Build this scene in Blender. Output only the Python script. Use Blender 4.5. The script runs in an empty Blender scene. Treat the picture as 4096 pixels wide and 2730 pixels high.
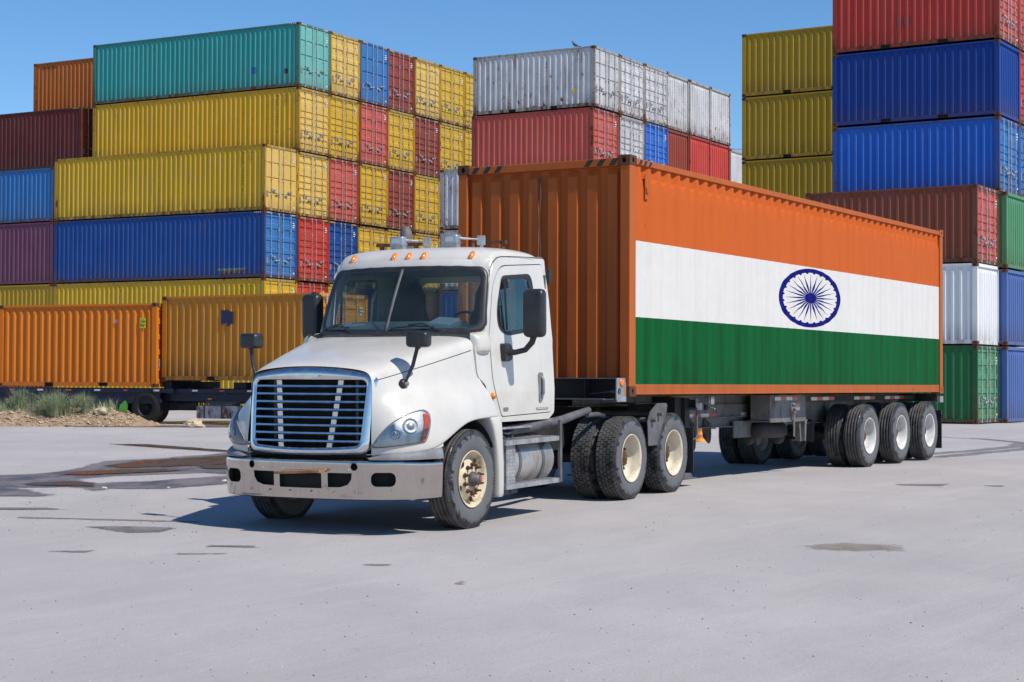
import bpy, bmesh, math, random
from mathutils import Vector, Matrix
from mathutils.bvhtree import BVHTree
from mathutils.geometry import tessellate_polygon

scene = bpy.context.scene
# ------------------------------------------------------------------ camera
CAM_H, PITCH, ROLL, FPX = 1.33, 0.0228, 0.0042, 7180.0
cam_data = bpy.data.cameras.new('camera')
cam_data.sensor_width = 36.0
cam_data.lens = FPX / 4096 * 36.0
cam_data.clip_start = 0.1
cam_data.clip_end = 5000
cam = bpy.data.objects.new('camera', cam_data)
scene.collection.objects.link(cam)
scene.camera = cam
_f = Vector((0, math.cos(PITCH), math.sin(PITCH)))
_u = Vector((0, -math.sin(PITCH), math.cos(PITCH)))
_r = Vector((1, 0, 0))
_r2 = _r * math.cos(ROLL) + _u * math.sin(ROLL)
_u2 = _u * math.cos(ROLL) - _r * math.sin(ROLL)
cam.matrix_world = Matrix(((_r2.x, _u2.x, -_f.x, 0), (_r2.y, _u2.y, -_f.y, 0), (_r2.z, _u2.z, -_f.z, CAM_H), (0, 0, 0, 1)))

# ------------------------------------------------------------------ light
SUN_EL = math.radians(51)
SUN_DIR = Vector((0.785, -0.62, 0)).normalized()          # horizontal direction towards the sun
SUN_VEC = Vector((SUN_DIR.x * math.cos(SUN_EL), SUN_DIR.y * math.cos(SUN_EL), math.sin(SUN_EL)))
world = bpy.data.worlds.new('World')
scene.world = world
world.use_nodes = True
wn = world.node_tree
wn.nodes.clear()
sky = wn.nodes.new('ShaderNodeTexSky')
sky.sky_type = 'NISHITA'
sky.sun_disc = False
sky.sun_elevation = SUN_EL
sky.sun_rotation = math.atan2(SUN_DIR.x, SUN_DIR.y)
sky.altitude = 1500
sky.air_density = 1.0
sky.dust_density = 0.0
sky.ozone_density = 4.0
bg = wn.nodes.new('ShaderNodeBackground')
bg.inputs['Strength'].default_value = 0.142
wo = wn.nodes.new('ShaderNodeOutputWorld')
hsv = wn.nodes.new('ShaderNodeHueSaturation')
hsv.inputs['Saturation'].default_value = 1.19
hsv.inputs['Value'].default_value = 1.0
wn.links.new(sky.outputs[0], hsv.inputs['Color'])
wn.links.new(hsv.outputs[0], bg.inputs[0])
wn.links.new(bg.outputs[0], wo.inputs[0])
sl = bpy.data.lights.new('sun', 'SUN')
sl.energy = 5.0
sl.angle = math.radians(0.5)
sl.color = (1.0, 0.93, 0.83)
sun = bpy.data.objects.new('sun', sl)
scene.collection.objects.link(sun)
sun.rotation_euler = SUN_VEC.to_track_quat('Z', 'Y').to_euler()
sun.location = (30, -30, 40)
scene.view_settings.view_transform = 'Standard'
scene.view_settings.look = 'None'
scene.view_settings.gamma = 1
scene.view_settings.exposure = -0.05

# ------------------------------------------------------------------ helpers
COL = scene.collection.objects
rnd = random.Random(7)


def ground_z(x, y):
    t = max(0.0, 29 - y)
    if t > 9: t = 9 + 5 * math.tanh((t - 9) / 5)
    return -0.0012 * t * t


def tag(o, label=None, cat=None, group=None, kind=None):
    if label: o['label'] = label
    if cat: o['category'] = cat
    if group: o['group'] = group
    if kind: o['kind'] = kind
    return o


def empty(name, mat=None):
    o = bpy.data.objects.new(name, None)
    o.empty_display_size = 0.3
    COL.link(o)
    if mat is not None: o.matrix_world = mat
    return o


class MB:
    """collects shapes, builds them as one mesh object"""
    def __init__(s):
        s.v = []; s.f = []; s.m = []; s.sm = []; s.cm = 0; s.cs = False
    def add(s, vs, fs, mi=None, smooth=None):
        b = len(s.v)
        s.v += [tuple(p) for p in vs]
        for f in fs:
            s.f.append(tuple(i + b for i in f))
            s.m.append(s.cm if mi is None else mi)
            s.sm.append(s.cs if smooth is None else smooth)
    def box(s, x0, x1, y0, y1, z0, z1, mi=None):
        vs = [(x, y, z) for z in (z0, z1) for y in (y0, y1) for x in (x0, x1)]
        s.add(vs, [(0, 2, 3, 1), (4, 5, 7, 6), (0, 1, 5, 4), (2, 6, 7, 3), (0, 4, 6, 2), (1, 3, 7, 5)], mi, False)
    def obox(s, c, R, hx, hy, hz, mi=None):
        """oriented box: centre, 3x3 matrix (columns = axes), half sizes"""
        c = Vector(c)
        vs = [c + R @ Vector((x, y, z)) for z in (-hz, hz) for y in (-hy, hy) for x in (-hx, hx)]
        s.add(vs, [(0, 2, 3, 1), (4, 5, 7, 6), (0, 1, 5, 4), (2, 6, 7, 3), (0, 4, 6, 2), (1, 3, 7, 5)], mi, False)
    def bar(s, a, b, w, h, up=(0, 0, 1), mi=None):
        a, b = Vector(a), Vector(b)
        d = (b - a); L = d.length; d.normalize()
        r = d.cross(Vector(up))
        if r.length < 1e-4: r = d.cross(Vector((1, 0, 0)))
        r.normalize(); u = r.cross(d)
        R = Matrix((r, d, u)).transposed()
        s.obox((a + b) / 2, R, w / 2, L / 2, h / 2, mi)
    def tube(s, pts, r, n=8, mi=None, caps=True, closed=False):
        pts = [Vector(p) for p in pts]
        rs = r if isinstance(r, (list, tuple)) else [r] * len(pts)
        rings = []
        prev = None
        N = len(pts)
        for i, p in enumerate(pts):
            if closed: t = pts[(i + 1) % N] - pts[i - 1]
            elif i == 0: t = pts[1] - pts[0]
            elif i == N - 1: t = pts[-1] - pts[-2]
            else: t = (pts[i + 1] - pts[i - 1])
            if t.length < 1e-7: t = Vector((0, 0, 1))
            t.normalize()
            if prev is None:
                ref = Vector((0, 0, 1)) if abs(t.z) < 0.9 else Vector((1, 0, 0))
                a = t.cross(ref).normalized()
            else:
                a = (prev - t * prev.dot(t))
                if a.length < 1e-5: a = t.cross(Vector((0, 0, 1)))
                a.normalize()
            prev = a
            b = t.cross(a)
            rings.append([p + (a * math.cos(2 * math.pi * k / n) + b * math.sin(2 * math.pi * k / n)) * rs[i] for k in range(n)])
        vs = [q for rg in rings for q in rg]
        fs = []
        M = N if closed else N - 1
        for i in range(M):
            j = (i + 1) % N
            for k in range(n):
                k2 = (k + 1) % n
                fs.append((i * n + k, i * n + k2, j * n + k2, j * n + k))
        s.add(vs, fs, mi, True)
        if caps and not closed:
            s.add(rings[0], [tuple(range(n))][::-1], mi, False)
            s.add(rings[-1], [tuple(range(n))[::-1]], mi, False)
    def lathe(s, prof, axis='x', n=48, mi=None, c=(0, 0, 0), smooth=True, closed=False, a0=0.0, a1=2 * math.pi):
        """prof: list of (t along axis, r)"""
        full = abs((a1 - a0) - 2 * math.pi) < 1e-6
        m = n if full else n + 1
        vs = []
        for (t, r) in prof:
            for k in range(m):
                a = a0 + (a1 - a0) * k / n
                if axis == 'x': p = (t, r * math.cos(a), r * math.sin(a))
                elif axis == 'y': p = (r * math.sin(a), t, r * math.cos(a))
                else: p = (r * math.cos(a), r * math.sin(a), t)
                vs.append((p[0] + c[0], p[1] + c[1], p[2] + c[2]))
        fs = []
        P = len(prof)
        for i in range(P if closed else P - 1):
            j = (i + 1) % P
            for k in range(n if full else n):
                k2 = (k + 1) % m if full else k + 1
                fs.append((i * m + k, i * m + k2, j * m + k2, j * m + k))
        s.add(vs, fs, mi, smooth)
    def grid(s, rows, mi=None, smooth=True, flip=False, thick=None):
        """rows: list of equal-length lists of points"""
        R, Cn = len(rows), len(rows[0])
        vs = [p for r in rows for p in r]
        fs = []
        for i in range(R - 1):
            for j in range(Cn - 1):
                q = (i * Cn + j, i * Cn + j + 1, (i + 1) * Cn + j + 1, (i + 1) * Cn + j)
                fs.append(q[::-1] if flip else q)
        s.add(vs, fs, mi, smooth)
    def prism(s, poly, axis, t0, t1, mi=None, holes=None, smooth=False):
        """poly in the two other axes (in xyz order), extruded along axis between t0 and t1"""
        def P(p, t):
            if axis == 'x': return (t, p[0], p[1])
            if axis == 'y': return (p[0], t, p[1])
            return (p[0], p[1], t)
        loops = [poly] + (holes or [])
        flat = [p for l in loops for p in l]
        tris = tessellate_polygon([[Vector((p[0], p[1], 0)) for p in l] for l in loops])
        n = len(flat)
        vs = [P(p, t0) for p in flat] + [P(p, t1) for p in flat]
        fs = [tuple(t) for t in tris] + [tuple(i + n for i in t[::-1]) for t in tris]
        b = 0
        for l in loops:
            for i in range(len(l)):
                j = (i + 1) % len(l)
                fs.append((b + i, b + j, n + b + j, n + b + i))
            b += len(l)
        s.add(vs, fs, mi, smooth)
    def mesh(s, name, mats, recalc=True, merge=False):
        me = bpy.data.meshes.new(name)
        me.from_pydata(s.v, [], s.f)
        if not isinstance(mats, (list, tuple)): mats = [mats]
        for m in mats: me.materials.append(m)
        me.polygons.foreach_set('material_index', s.m)
        me.polygons.foreach_set('use_smooth', s.sm)
        if recalc or merge:
            bm = bmesh.new(); bm.from_mesh(me)
            if merge: bmesh.ops.remove_doubles(bm, verts=bm.verts, dist=1e-5)
            if recalc: bmesh.ops.recalc_face_normals(bm, faces=bm.faces)
            bm.to_mesh(me); bm.free()
        me.update()
        return me
    def build(s, name, mats, parent=None, recalc=True, merge=False, bevel=None, subsurf=0, solid=None, mat=None):
        o = bpy.data.objects.new(name, s.mesh(name, mats, recalc, merge))
        COL.link(o)
        if parent is not None: o.parent = parent
        if mat is not None: o.matrix_local = mat
        if solid:
            m = o.modifiers.new('solid', 'SOLIDIFY'); m.thickness = solid; m.offset = -1
        if subsurf:
            m = o.modifiers.new('sub', 'SUBSURF'); m.levels = subsurf; m.render_levels = subsurf
        if bevel:
            m = o.modifiers.new('bevel', 'BEVEL'); m.width = bevel; m.segments = 2; m.limit_method = 'ANGLE'; m.angle_limit = math.radians(35)
            m.harden_normals = False
        return o


def copy_tree(o, parent=None):
    c = o.copy(); COL.link(c)
    if parent is not None:
        c.parent = parent
    for ch in [x for x in o.children]:
        copy_tree(ch, c)
    return c


def realize(o):
    """bake the modifiers of o into its mesh"""
    bpy.context.view_layer.update()
    dg = bpy.context.evaluated_depsgraph_get()
    me = bpy.data.meshes.new_from_object(o.evaluated_get(dg), depsgraph=dg)
    me.name = o.data.name
    o.modifiers.clear(); o.data = me
    return o


def boolean_cut(o, cutters):
    for i, c in enumerate(cutters):
        m = o.modifiers.new('b%d' % i, 'BOOLEAN'); m.operation = 'DIFFERENCE'; m.object = c; m.solver = 'EXACT'
    realize(o)
    for c in cutters: bpy.data.objects.remove(c)


def rrect(x0, x1, z0, z1, r, n=5):
    out = []
    for (cx, cz, a) in ((x1 - r, z1 - r, 0), (x0 + r, z1 - r, 90), (x0 + r, z0 + r, 180), (x1 - r, z0 + r, 270)):
        for k in range(n + 1):
            t = math.radians(a + 90 * k / n)
            out.append((cx + r * math.cos(t), cz + r * math.sin(t)))
    return out


# ------------------------------------------------------------------ node helpers
class NT:
    def __init__(s, name):
        s.mat = bpy.data.materials.new(name); s.mat.use_nodes = True
        s.t = s.mat.node_tree; s.t.nodes.clear()
        s.out = s.t.nodes.new('ShaderNodeOutputMaterial')
        s.b = s.t.nodes.new('ShaderNodeBsdfPrincipled')
        s.t.links.new(s.b.outputs[0], s.out.inputs[0])
    def n(s, typ, **kw):
        nd = s.t.nodes.new(typ)
        for k, v in kw.items(): setattr(nd, k, v)
        return nd
    def L(s, a, b): s.t.links.new(a, b)
    def put(s, sock, v):
        if isinstance(v, (int, float)): sock.default_value = v
        elif isinstance(v, (tuple, list)):
            sock.default_value = tuple(v) + ((1.0,) if len(v) == 3 and len(sock.default_value) == 4 else ())
        else: s.L(v, sock)
    def m(s, op, a, b=0.0, c=0.0, clamp=False):
        nd = s.n('ShaderNodeMath', operation=op); nd.use_clamp = clamp
        s.put(nd.inputs[0], a); s.put(nd.inputs[1], b)
        if op in ('MULTIPLY_ADD', 'COMPARE', 'SMOOTH_MIN', 'SMOOTH_MAX', 'WRAP'): s.put(nd.inputs[2], c)
        return nd.outputs[0]
    def ss(s, x, lo, hi, a=0.0, b=1.0):
        nd = s.n('ShaderNodeMapRange', interpolation_type='SMOOTHSTEP')
        s.put(nd.inputs['Value'], x); nd.inputs['From Min'].default_value = lo; nd.inputs['From Max'].default_value = hi
        nd.inputs['To Min'].default_value = a; nd.inputs['To Max'].default_value = b
        return nd.outputs[0]
    def mix(s, fac, a, b, typ='MIX'):
        nd = s.n('ShaderNodeMix', data_type='RGBA', blend_type=typ)
        s.put(nd.inputs[0], fac); s.put(nd.inputs[6], a); s.put(nd.inputs[7], b)
        return nd.outputs[2]
    def mixf(s, fac, a, b):
        nd = s.n('ShaderNodeMix', data_type='FLOAT')
        s.put(nd.inputs[0], fac); s.put(nd.inputs[2], a); s.put(nd.inputs[3], b)
        return nd.outputs[0]
    def noise(s, vec, scale=1.0, detail=3.0, rough=0.55, dist=0.0):
        nd = s.n('ShaderNodeTexNoise')
        s.put(nd.inputs['Vector'], vec)
        nd.inputs['Scale'].default_value = scale; nd.inputs['Detail'].default_value = detail
        nd.inputs['Roughness'].default_value = rough; nd.inputs['Distortion'].default_value = dist
        return nd.outputs[0]
    def vmul(s, v, m):
        nd = s.n('ShaderNodeVectorMath', operation='MULTIPLY'); s.put(nd.inputs[0], v); nd.inputs[1].default_value = m
        return nd.outputs[0]
    def vadd(s, v, w):
        nd = s.n('ShaderNodeVectorMath', operation='ADD'); s.put(nd.inputs[0], v); s.put(nd.inputs[1], w)
        return nd.outputs[0]
    def obj(s): return s.n('ShaderNodeTexCoord').outputs['Object']
    def pos(s): return s.n('ShaderNodeNewGeometry').outputs['Position']
    def sep(s, v):
        nd = s.n('ShaderNodeSeparateXYZ'); s.put(nd.inputs[0], v); return nd.outputs
    def comb(s, x, y, z):
        nd = s.n('ShaderNodeCombineXYZ'); s.put(nd.inputs[0], x); s.put(nd.inputs[1], y); s.put(nd.inputs[2], z); return nd.outputs[0]
    def rand(s): return s.n('ShaderNodeObjectInfo').outputs['Random']
    def bump(s, h, strength=0.3, dist=0.01):
        nd = s.n('ShaderNodeBump'); s.put(nd.inputs['Height'], h)
        nd.inputs['Strength'].default_value = strength; nd.inputs['Distance'].default_value = dist
        s.L(nd.outputs[0], s.b.inputs['Normal'])
    def set(s, **kw):
        names = {'color': 'Base Color', 'rough': 'Roughness', 'metal': 'Metallic', 'coat': 'Coat Weight', 'spec': 'Specular IOR Level', 'coatr': 'Coat Roughness',
                 'emit': 'Emission Color', 'emits': 'Emission Strength', 'trans': 'Transmission Weight', 'ior': 'IOR', 'alpha': 'Alpha'}
        for k, v in kw.items(): s.put(s.b.inputs[names[k]], v)
        return s


def dark(c, f): return tuple(x * f for x in c)


RUST = (0.115, 0.035, 0.014)


def paint(name, col, rust=0.35, fade=0.25, rough=0.5, grime=0.35, streak=0.5, per_obj=True, fadecol=None):
    """weathered container paint"""
    t = NT(name)
    o = t.obj()
    if per_obj:
        r = t.rand()
        o2 = t.vadd(o, t.comb(t.m('MULTIPLY', r, 57.3), t.m('MULTIPLY', r, 31.7), 0.0))
    else: o2 = o
    big = t.noise(o2, 0.8, 4, 0.6)
    st = t.noise(t.vmul(o2, (6, 6, 0.35)), 1.0, 4, 0.65)
    fine = t.noise(o2, 14, 4, 0.7)
    fc = fadecol or tuple(min(1, c * 0.85 + 0.035) for c in col)
    base = t.mix(t.ss(big, 0.35, 0.7, 0, fade * 1.6), col, fc)
    base = t.mix(t.ss(st, 0.45, 0.75, 0, streak * 0.55), base, dark(col, 0.55))
    # grime in the lower part and under the top rail
    z = t.sep(o)[2]
    low = t.ss(z, 0.9, 0.0, 0, 1)
    # broad tonal patches where panels were repainted or have chalked
    pan = t.noise(t.vmul(o2, (0.5, 0.9, 0.25)), 1.3, 2, 0.4)
    base = t.mix(t.ss(pan, 0.52, 0.56, 0, fade * 0.9), base, tuple(min(1, c * 1.12 + 0.015) for c in col))
    g = t.m('MULTIPLY', low, t.ss(st, 0.3, 0.65))
    base = t.mix(t.m('MULTIPLY', g, min(1.0, grime * 1.5)), base, (0.09, 0.055, 0.03))
    rs = t.noise(t.vmul(o2, (11, 11, 0.55)), 1.0, 3, 0.6)
    run = t.m('MULTIPLY', t.ss(rs, 0.66 - 0.10 * rust, 0.74 - 0.06 * rust), t.ss(big, 0.42, 0.6))
    base = t.mix(t.m('MULTIPLY', run, min(0.8, 0.35 + rust)), base, (0.17, 0.065, 0.025))
    # rust: specks, scabs and runs
    a = t.ss(t.m('ADD', t.m('MULTIPLY', fine, 0.55), t.m('MULTIPLY', st, 0.45)), 0.66 - 0.09 * rust, 0.70 - 0.07 * rust)
    sc = t.noise(t.vmul(o2, (2.2, 2.2, 1.1)), 1.7, 7, 0.72)
    bb = t.ss(t.m('ADD', sc, t.m('MULTIPLY', low, 0.05)), 0.70 - 0.10 * rust, 0.735 - 0.09 * rust)
    ru = t.m('MAXIMUM', t.m('MULTIPLY', a, min(1, 0.5 + rust)), bb)
    base = t.mix(t.m('MULTIPLY', ru, min(1.0, 0.55 + rust)), base, RUST)
    t.set(color=base, rough=t.mixf(ru, t.mixf(big, rough - 0.08, rough + 0.12), 0.9), spec=0.22)
    t.bump(t.m('ADD', t.m('MULTIPLY', t.noise(o2, 2.6, 2, 0.5), 1.0), t.m('MULTIPLY', ru, 0.12)), 0.35, 0.02)
    return t.mat


def plain(name, col, rough=0.6, metal=0.0, var=0.25, scale=3.0, bump=0.0, bscale=60, coat=0.0, dirt=None, dirtamt=0.0, spec=0.5):
    t = NT(name)
    o = t.obj()
    nz = t.noise(o, scale, 5, 0.6)
    c = t.mix(t.ss(nz, 0.3, 0.7), dark(col, 1 - var), tuple(min(1, x * (1 + var * 0.5)) for x in col))
    rr = t.mixf(nz, rough * 0.8, min(1, rough * 1.25))
    if dirt:
        d = t.ss(t.noise(t.vmul(o, (1, 1, 0.5)), scale * 1.7, 6, 0.7), 0.62 - 0.3 * dirtamt, 0.75 - 0.2 * dirtamt)
        d = t.m('MULTIPLY', d, min(1, dirtamt * 1.6))
        c = t.mix(d, c, dirt)
        rr = t.mixf(d, rr, 0.9)
    t.set(color=c, rough=rr, metal=metal, coat=coat, spec=spec)
    if bump: t.bump(t.noise(o, bscale, 3, 0.6), bump, 0.004)
    return t.mat
# ------------------------------------------------------------------ ground
def ground_mat():
    t = NT('compacted_yard')
    p = t.pos()
    big = t.noise(p, 0.12, 5, 0.6)
    mid = t.noise(t.vmul(p, (1, 0.45, 1)), 0.9, 6, 0.65)
    s_ = t.sep(p)
    al = t.m('ADD', t.m('MULTIPLY', s_[0], 0.55), t.m('MULTIPLY', s_[1], 0.835)); ac = t.m('SUBTRACT', t.m('MULTIPLY', s_[0], 0.835), t.m('MULTIPLY', s_[1], 0.55))
    st = t.noise(t.comb(t.m('MULTIPLY', al, 0.16), t.m('MULTIPLY', ac, 1.5), 0.0), 1.3, 6, 0.72)
    tr = t.noise(t.comb(t.m('MULTIPLY', al, 0.10), t.m('MULTIPLY', ac, 5.0), 3.0), 1.0, 4, 0.7)
    fine = t.noise(p, 28, 5, 0.75)
    grain = t.noise(p, 90, 3, 0.8)
    blot = t.noise(t.vmul(p, (1, 0.6, 1)), 2.6, 7, 0.78)
    c = t.mix(t.ss(big, 0.3, 0.7), (0.395, 0.373, 0.366), (0.470, 0.445, 0.437))
    c = t.mix(t.ss(mid, 0.35, 0.7, 0, 0.45), c, (0.34, 0.325, 0.335))
    c = t.mix(t.ss(st, 0.50, 0.70, 0, 0.26), c, (0.34, 0.315, 0.305))
    c = t.mix(t.ss(st, 0.48, 0.30, 0, 0.25), c, (0.53, 0.51, 0.50))
    c = t.mix(t.ss(tr, 0.60, 0.74, 0, 0.22), c, (0.30, 0.285, 0.28))
    c = t.mix(t.ss(blot, 0.66, 0.72, 0, 0.45), c, (0.25, 0.235, 0.23))
    c = t.mix(t.ss(grain, 0.58, 0.74, 0, 0.7), c, (0.24, 0.23, 0.235))
    c = t.mix(t.ss(grain, 0.38, 0.24, 0, 0.4), c, (0.60, 0.59, 0.585))
    c = t.mix(t.ss(fine, 0.55, 0.8, 0, 0.5), c, (0.25, 0.24, 0.245))
    c = t.mix(t.ss(fine, 0.45, 0.2, 0, 0.35), c, (0.55, 0.54, 0.55))
    t.set(color=c, rough=0.9, spec=0.25)
    h = t.m('ADD', t.m('MULTIPLY', fine, 0.35), t.m('ADD', t.m('MULTIPLY', mid, 0.8), t.m('MULTIPLY', st, 0.6)))
    t.bump(t.m('ADD', h, t.m('ADD', t.m('MULTIPLY', grain, 0.22), t.m('MULTIPLY', tr, 0.2))), 0.7, 0.03)
    return t.mat


gm = ground_mat()
mb = MB()
ys = [-60, -20, 0, 4, 7] + [8 + 0.75 * i for i in range(36)] + [38, 45, 55, 70, 90, 120, 200, 500, 1500, 3500]
xs = [-3000, -800, -200, -80, -40] + [-30 + 2 * i for i in range(31)] + [40, 80, 200, 800, 3000]
mb.grid([[(x, y, ground_z(x, y)) for x in xs] for y in ys], smooth=True)
g = mb.build('ground', gm)
tag(g, kind='structure')
# ------------------------------------------------------------------ shipping containers
CW = 2.438
HOT = {}


def corr_profile(L0, L1, period, raised, slope, start=0.5):
    """1D corrugation: list of (t, d) with d = 0 on the raised flat and 1 in the recess"""
    n = max(1, round((L1 - L0) / period)); p = (L1 - L0) / n
    k = p / period; ra, sl_ = raised * k, slope * k
    rec = p - ra - 2 * sl_
    out = [(L0, 1.0)]
    for i in range(n):
        a = L0 + i * p + rec / 2
        out += [(a, 1.0), (a + sl_, 0.0), (a + sl_ + ra, 0.0), (a + 2 * sl_ + ra, 1.0)]
    out.append((L1, 1.0))
    return out


def corr_panel(mb, prof, z0, z1, fn, taper=0.2):
    """fn(t, depth01, z) -> point"""
    rows = []
    for (z, k) in ((z0, 1.0), (z1 - taper, 1.0), (z1 - 0.015, 0.0), (z1, 0.0)):
        rows.append([fn(t, 1 - (1 - d) * k, z) for (t, d) in prof])
    mb.grid(rows, smooth=False)


def pocket_face(mb, P, u0, u1, v0, v1, hu, hv, ru, rv, depth, mi_hole):
    """a rectangular face with an oval pocket; P(u, v, d) -> point"""
    n = 12
    ov = [(hu + ru * math.cos(2 * math.pi * k / n + math.pi / 4), hv + rv * math.sin(2 * math.pi * k / n + math.pi / 4)) for k in range(n)]
    rect = [(u1, v1), (u0, v1), (u0, v0), (u1, v0)]
    vs = [P(*q, 0) for q in rect] + [P(*q, 0) for q in ov] + [P(*q, depth) for q in ov]
    fs = []
    for c in range(4):
        c2 = (c + 1) % 4
        k0 = c * 3
        idx = [4 + (k0 + j) % n for j in range(4)]
        fs.append((c, c2) + tuple(idx[::-1]))
    for k in range(n):
        k2 = (k + 1) % n
        fs.append((4 + k, 4 + k2, 4 + n + k2, 4 + n + k))
    mb.add(vs, fs, 0, False)
    mb.add([P(*q, depth) for q in ov], [tuple(range(n))], mi_hole, False)


def casting_mesh(name, mats, fx, fy, fz):
    """corner casting; fx, fy, fz = +1/-1 outward directions; origin in the outer corner"""
    mb = MB()
    a, b, c = 0.162, 0.178, 0.118
    def S(x, y, z): return (-fx * x, -fy * y, -fz * z)
    pocket_face(mb, lambda u, v, d: S(u, d, v), 0, a, 0, c, a * 0.5, c * 0.52, 0.030, 0.036, 0.05, 1)
    pocket_face(mb, lambda u, v, d: S(d, u, v), 0, b, 0, c, b * 0.5, c * 0.52, 0.026, 0.036, 0.05, 1)
    pocket_face(mb, lambda u, v, d: S(u, v, d), 0, a, 0, b, a * 0.5, b * 0.5, 0.032, 0.055, 0.05, 1)
    mb.add([S(a, 0, 0), S(a, b, 0), S(a, b, c), S(a, 0, c)], [(0, 1, 2, 3)], 0)
    mb.add([S(0, b, 0), S(a, b, 0), S(a, b, c), S(0, b, c)], [(0, 1, 2, 3)], 0)
    mb.add([S(0, 0, c), S(a, 0, c), S(a, b, c), S(0, b, c)], [(0, 1, 2, 3)], 0)
    return mb.mesh(name, mats, merge=True)


def make_frame(L, H, near_door, slots):
    mb = MB()
    for x0, x1 in ((0.0, 0.10), (CW - 0.10, CW)):
        xa = x0 + (0.003 if x0 == 0 else 0); xb = x1 - (0.003 if x1 == CW else 0)
        for y0, y1 in ((0.004, 0.17), (L - 0.17, L - 0.004)):
            mb.box(xa, xb, y0, y1, 0.118, H - 0.118, 0)
        # top side rail, bottom side rail
        mb.box(xa + (0.0 if x0 == 0 else 0.04), xb - (0.04 if x0 == 0 else 0.0), 0.178, L - 0.178, H - 0.075, H - 0.012, 0)
        if L > 7:
            mb.box(xa + 0.005, xb - 0.005, 0.178, L - 0.178, 0.03, 0.165, 0)
        else:
            ys = [0.178, L / 2 - 1.04 - 0.18, L / 2 - 1.04 + 0.18, L / 2 + 1.04 - 0.18, L / 2 + 1.04 + 0.18, L - 0.178]
            for k in (0, 2, 4):
                mb.box(xa + 0.005, xb - 0.005, ys[k], ys[k + 1], 0.03, 0.165, 0)
            for k in (1, 3):
                mb.box(xa + 0.005, xb - 0.005, ys[k], ys[k + 1], 0.145, 0.165, 0)
                mb.box(x0 + (0.09 if x0 == 0 else 0), x1 - (0 if x0 == 0 else 0.09), ys[k], ys[k + 1], 0.03, 0.145, 1)
    for y0, y1, s in ((0.01, 0.10, 1), (L - 0.10, L - 0.01, -1)):
        mb.box(0.162, CW - 0.162, y0, y1, H - 0.115, H - 0.01, 0)
        mb.box(0.162, CW - 0.162, y0, y1, 0.02, 0.135, 0)
    # floor underside and cross members
    mb.box(0.10, CW - 0.10, 0.1, L - 0.1, 0.13, 0.155, 1)
    return mb.mesh('frame', slots)


def make_side(L, H, right, slots):
    mb = MB()
    prof = corr_profile(0.17, L - 0.17, 0.278, 0.070, 0.044)
    if right: fn = lambda t, d, z: (CW - 0.014 - 0.042 * d, t, z)
    else: fn = lambda t, d, z: (0.014 + 0.042 * d, t, z)
    corr_panel(mb, prof, 0.163, H - 0.073, fn)
    return mb.mesh('side_panel', slots, recalc=False)


def make_end_wall(L, H, far, slots):
    mb = MB()
    prof = corr_profile(0.10, CW - 0.10, 0.25, 0.118, 0.022)
    if far: fn = lambda t, d, z: (t, L - 0.025 - 0.045 * d, z)
    else: fn = lambda t, d, z: (t, 0.025 + 0.045 * d, z)
    corr_panel(mb, prof, 0.134, H - 0.114, fn)
    return mb.mesh('end_wall', slots, recalc=False)


def make_roof(L, H, slots):
    mb = MB()
    prof = corr_profile(0.10, L - 0.10, 0.21, 0.10, 0.03)
    mb.grid([[(x, t, H - 0.032 - 0.02 * d) for (t, d) in prof] for x in (0.05, CW - 0.05)], smooth=False)
    return mb.mesh('roof', slots, recalc=False)


def make_door(L, H, leaf, style, far, slots):
    """leaf 0 = low x, 1 = high x; profile in z"""
    mb = MB()
    x0, x1 = (0.105, CW / 2 - 0.006) if leaf == 0 else (CW / 2 + 0.006, CW - 0.105)
    z0, z1 = 0.14, H - 0.12
    def Y(d): return (L - 0.035 - d) if far else (0.035 + d)
    b = 0.055
    def P(x, z, d): return (x, Y(d), z)
    # outer flat frame of the leaf
    mb.box(x0, x0 + b, min(Y(0), Y(0.045)), max(Y(0), Y(0.045)), z0, z1, 0)
    mb.box(x1 - b, x1, min(Y(0), Y(0.045)), max(Y(0), Y(0.045)), z0, z1, 0)
    rows = []
    zz = [(z0, 0)]
    Hh = z1 - z0
    if style == 'rib':
        n = 5
        for i in range(n):
            c = z0 + Hh * (i + 0.5) / n
            w = Hh / n * 0.56 / 2
            if i in (0, n - 1): w *= 0.8
            zz += [(c - w - 0.035, 0.004), (c - w, 0.036), (c + w, 0.036), (c + w + 0.035, 0.004)]
    elif style == 'fine':
        n = 9
        for i in range(n):
            if i == 6: continue
            c = z0 + Hh * (i + 0.5) / n
            w = Hh / n * 0.5 / 2
            zz += [(c - w - 0.02, 0.004), (c - w, 0.034), (c + w, 0.034), (c + w + 0.02, 0.004)]
    else:
        n = 3
        for i in range(n):
            c = z0 + Hh * (i + 1) / (n + 1)
            zz += [(c - 0.035, 0.006), (c - 0.02, 0.04), (c + 0.02, 0.04), (c + 0.035, 0.006)]
    zz.append((z1, 0))
    xa, xb = x0 + b, x1 - b
    mb.grid([[P(xa, z, d), P(xb, z, d)] for z, d in zz], 0, False)
    # gasket
    for (gx0, gx1, gz0, gz1) in ((x0 - 0.0, x1, z0 - 0.012, z0), (x0, x1, z1, z1 + 0.012)):
        mb.box(gx0, gx1, min(Y(0.005), Y(0.05)), max(Y(0.005), Y(0.05)), gz0, gz1, 1)
    # backing
    mb.box(x0, x1, min(Y(0.05), Y(0.06)), max(Y(0.05), Y(0.06)), z0, z1, 1)
    # hinges on the outer edge
    hx = x0 - 0.03 if leaf == 0 else x1 - 0.03
    for k in range(4):
        z = z0 + Hh * (0.1 + 0.267 * k)
        mb.box(hx, hx + 0.06, min(Y(-0.012), Y(0.0)), max(Y(-0.012), Y(0.0)), z - 0.05, z + 0.05, 0)
    return mb.mesh('door', slots)


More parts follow.
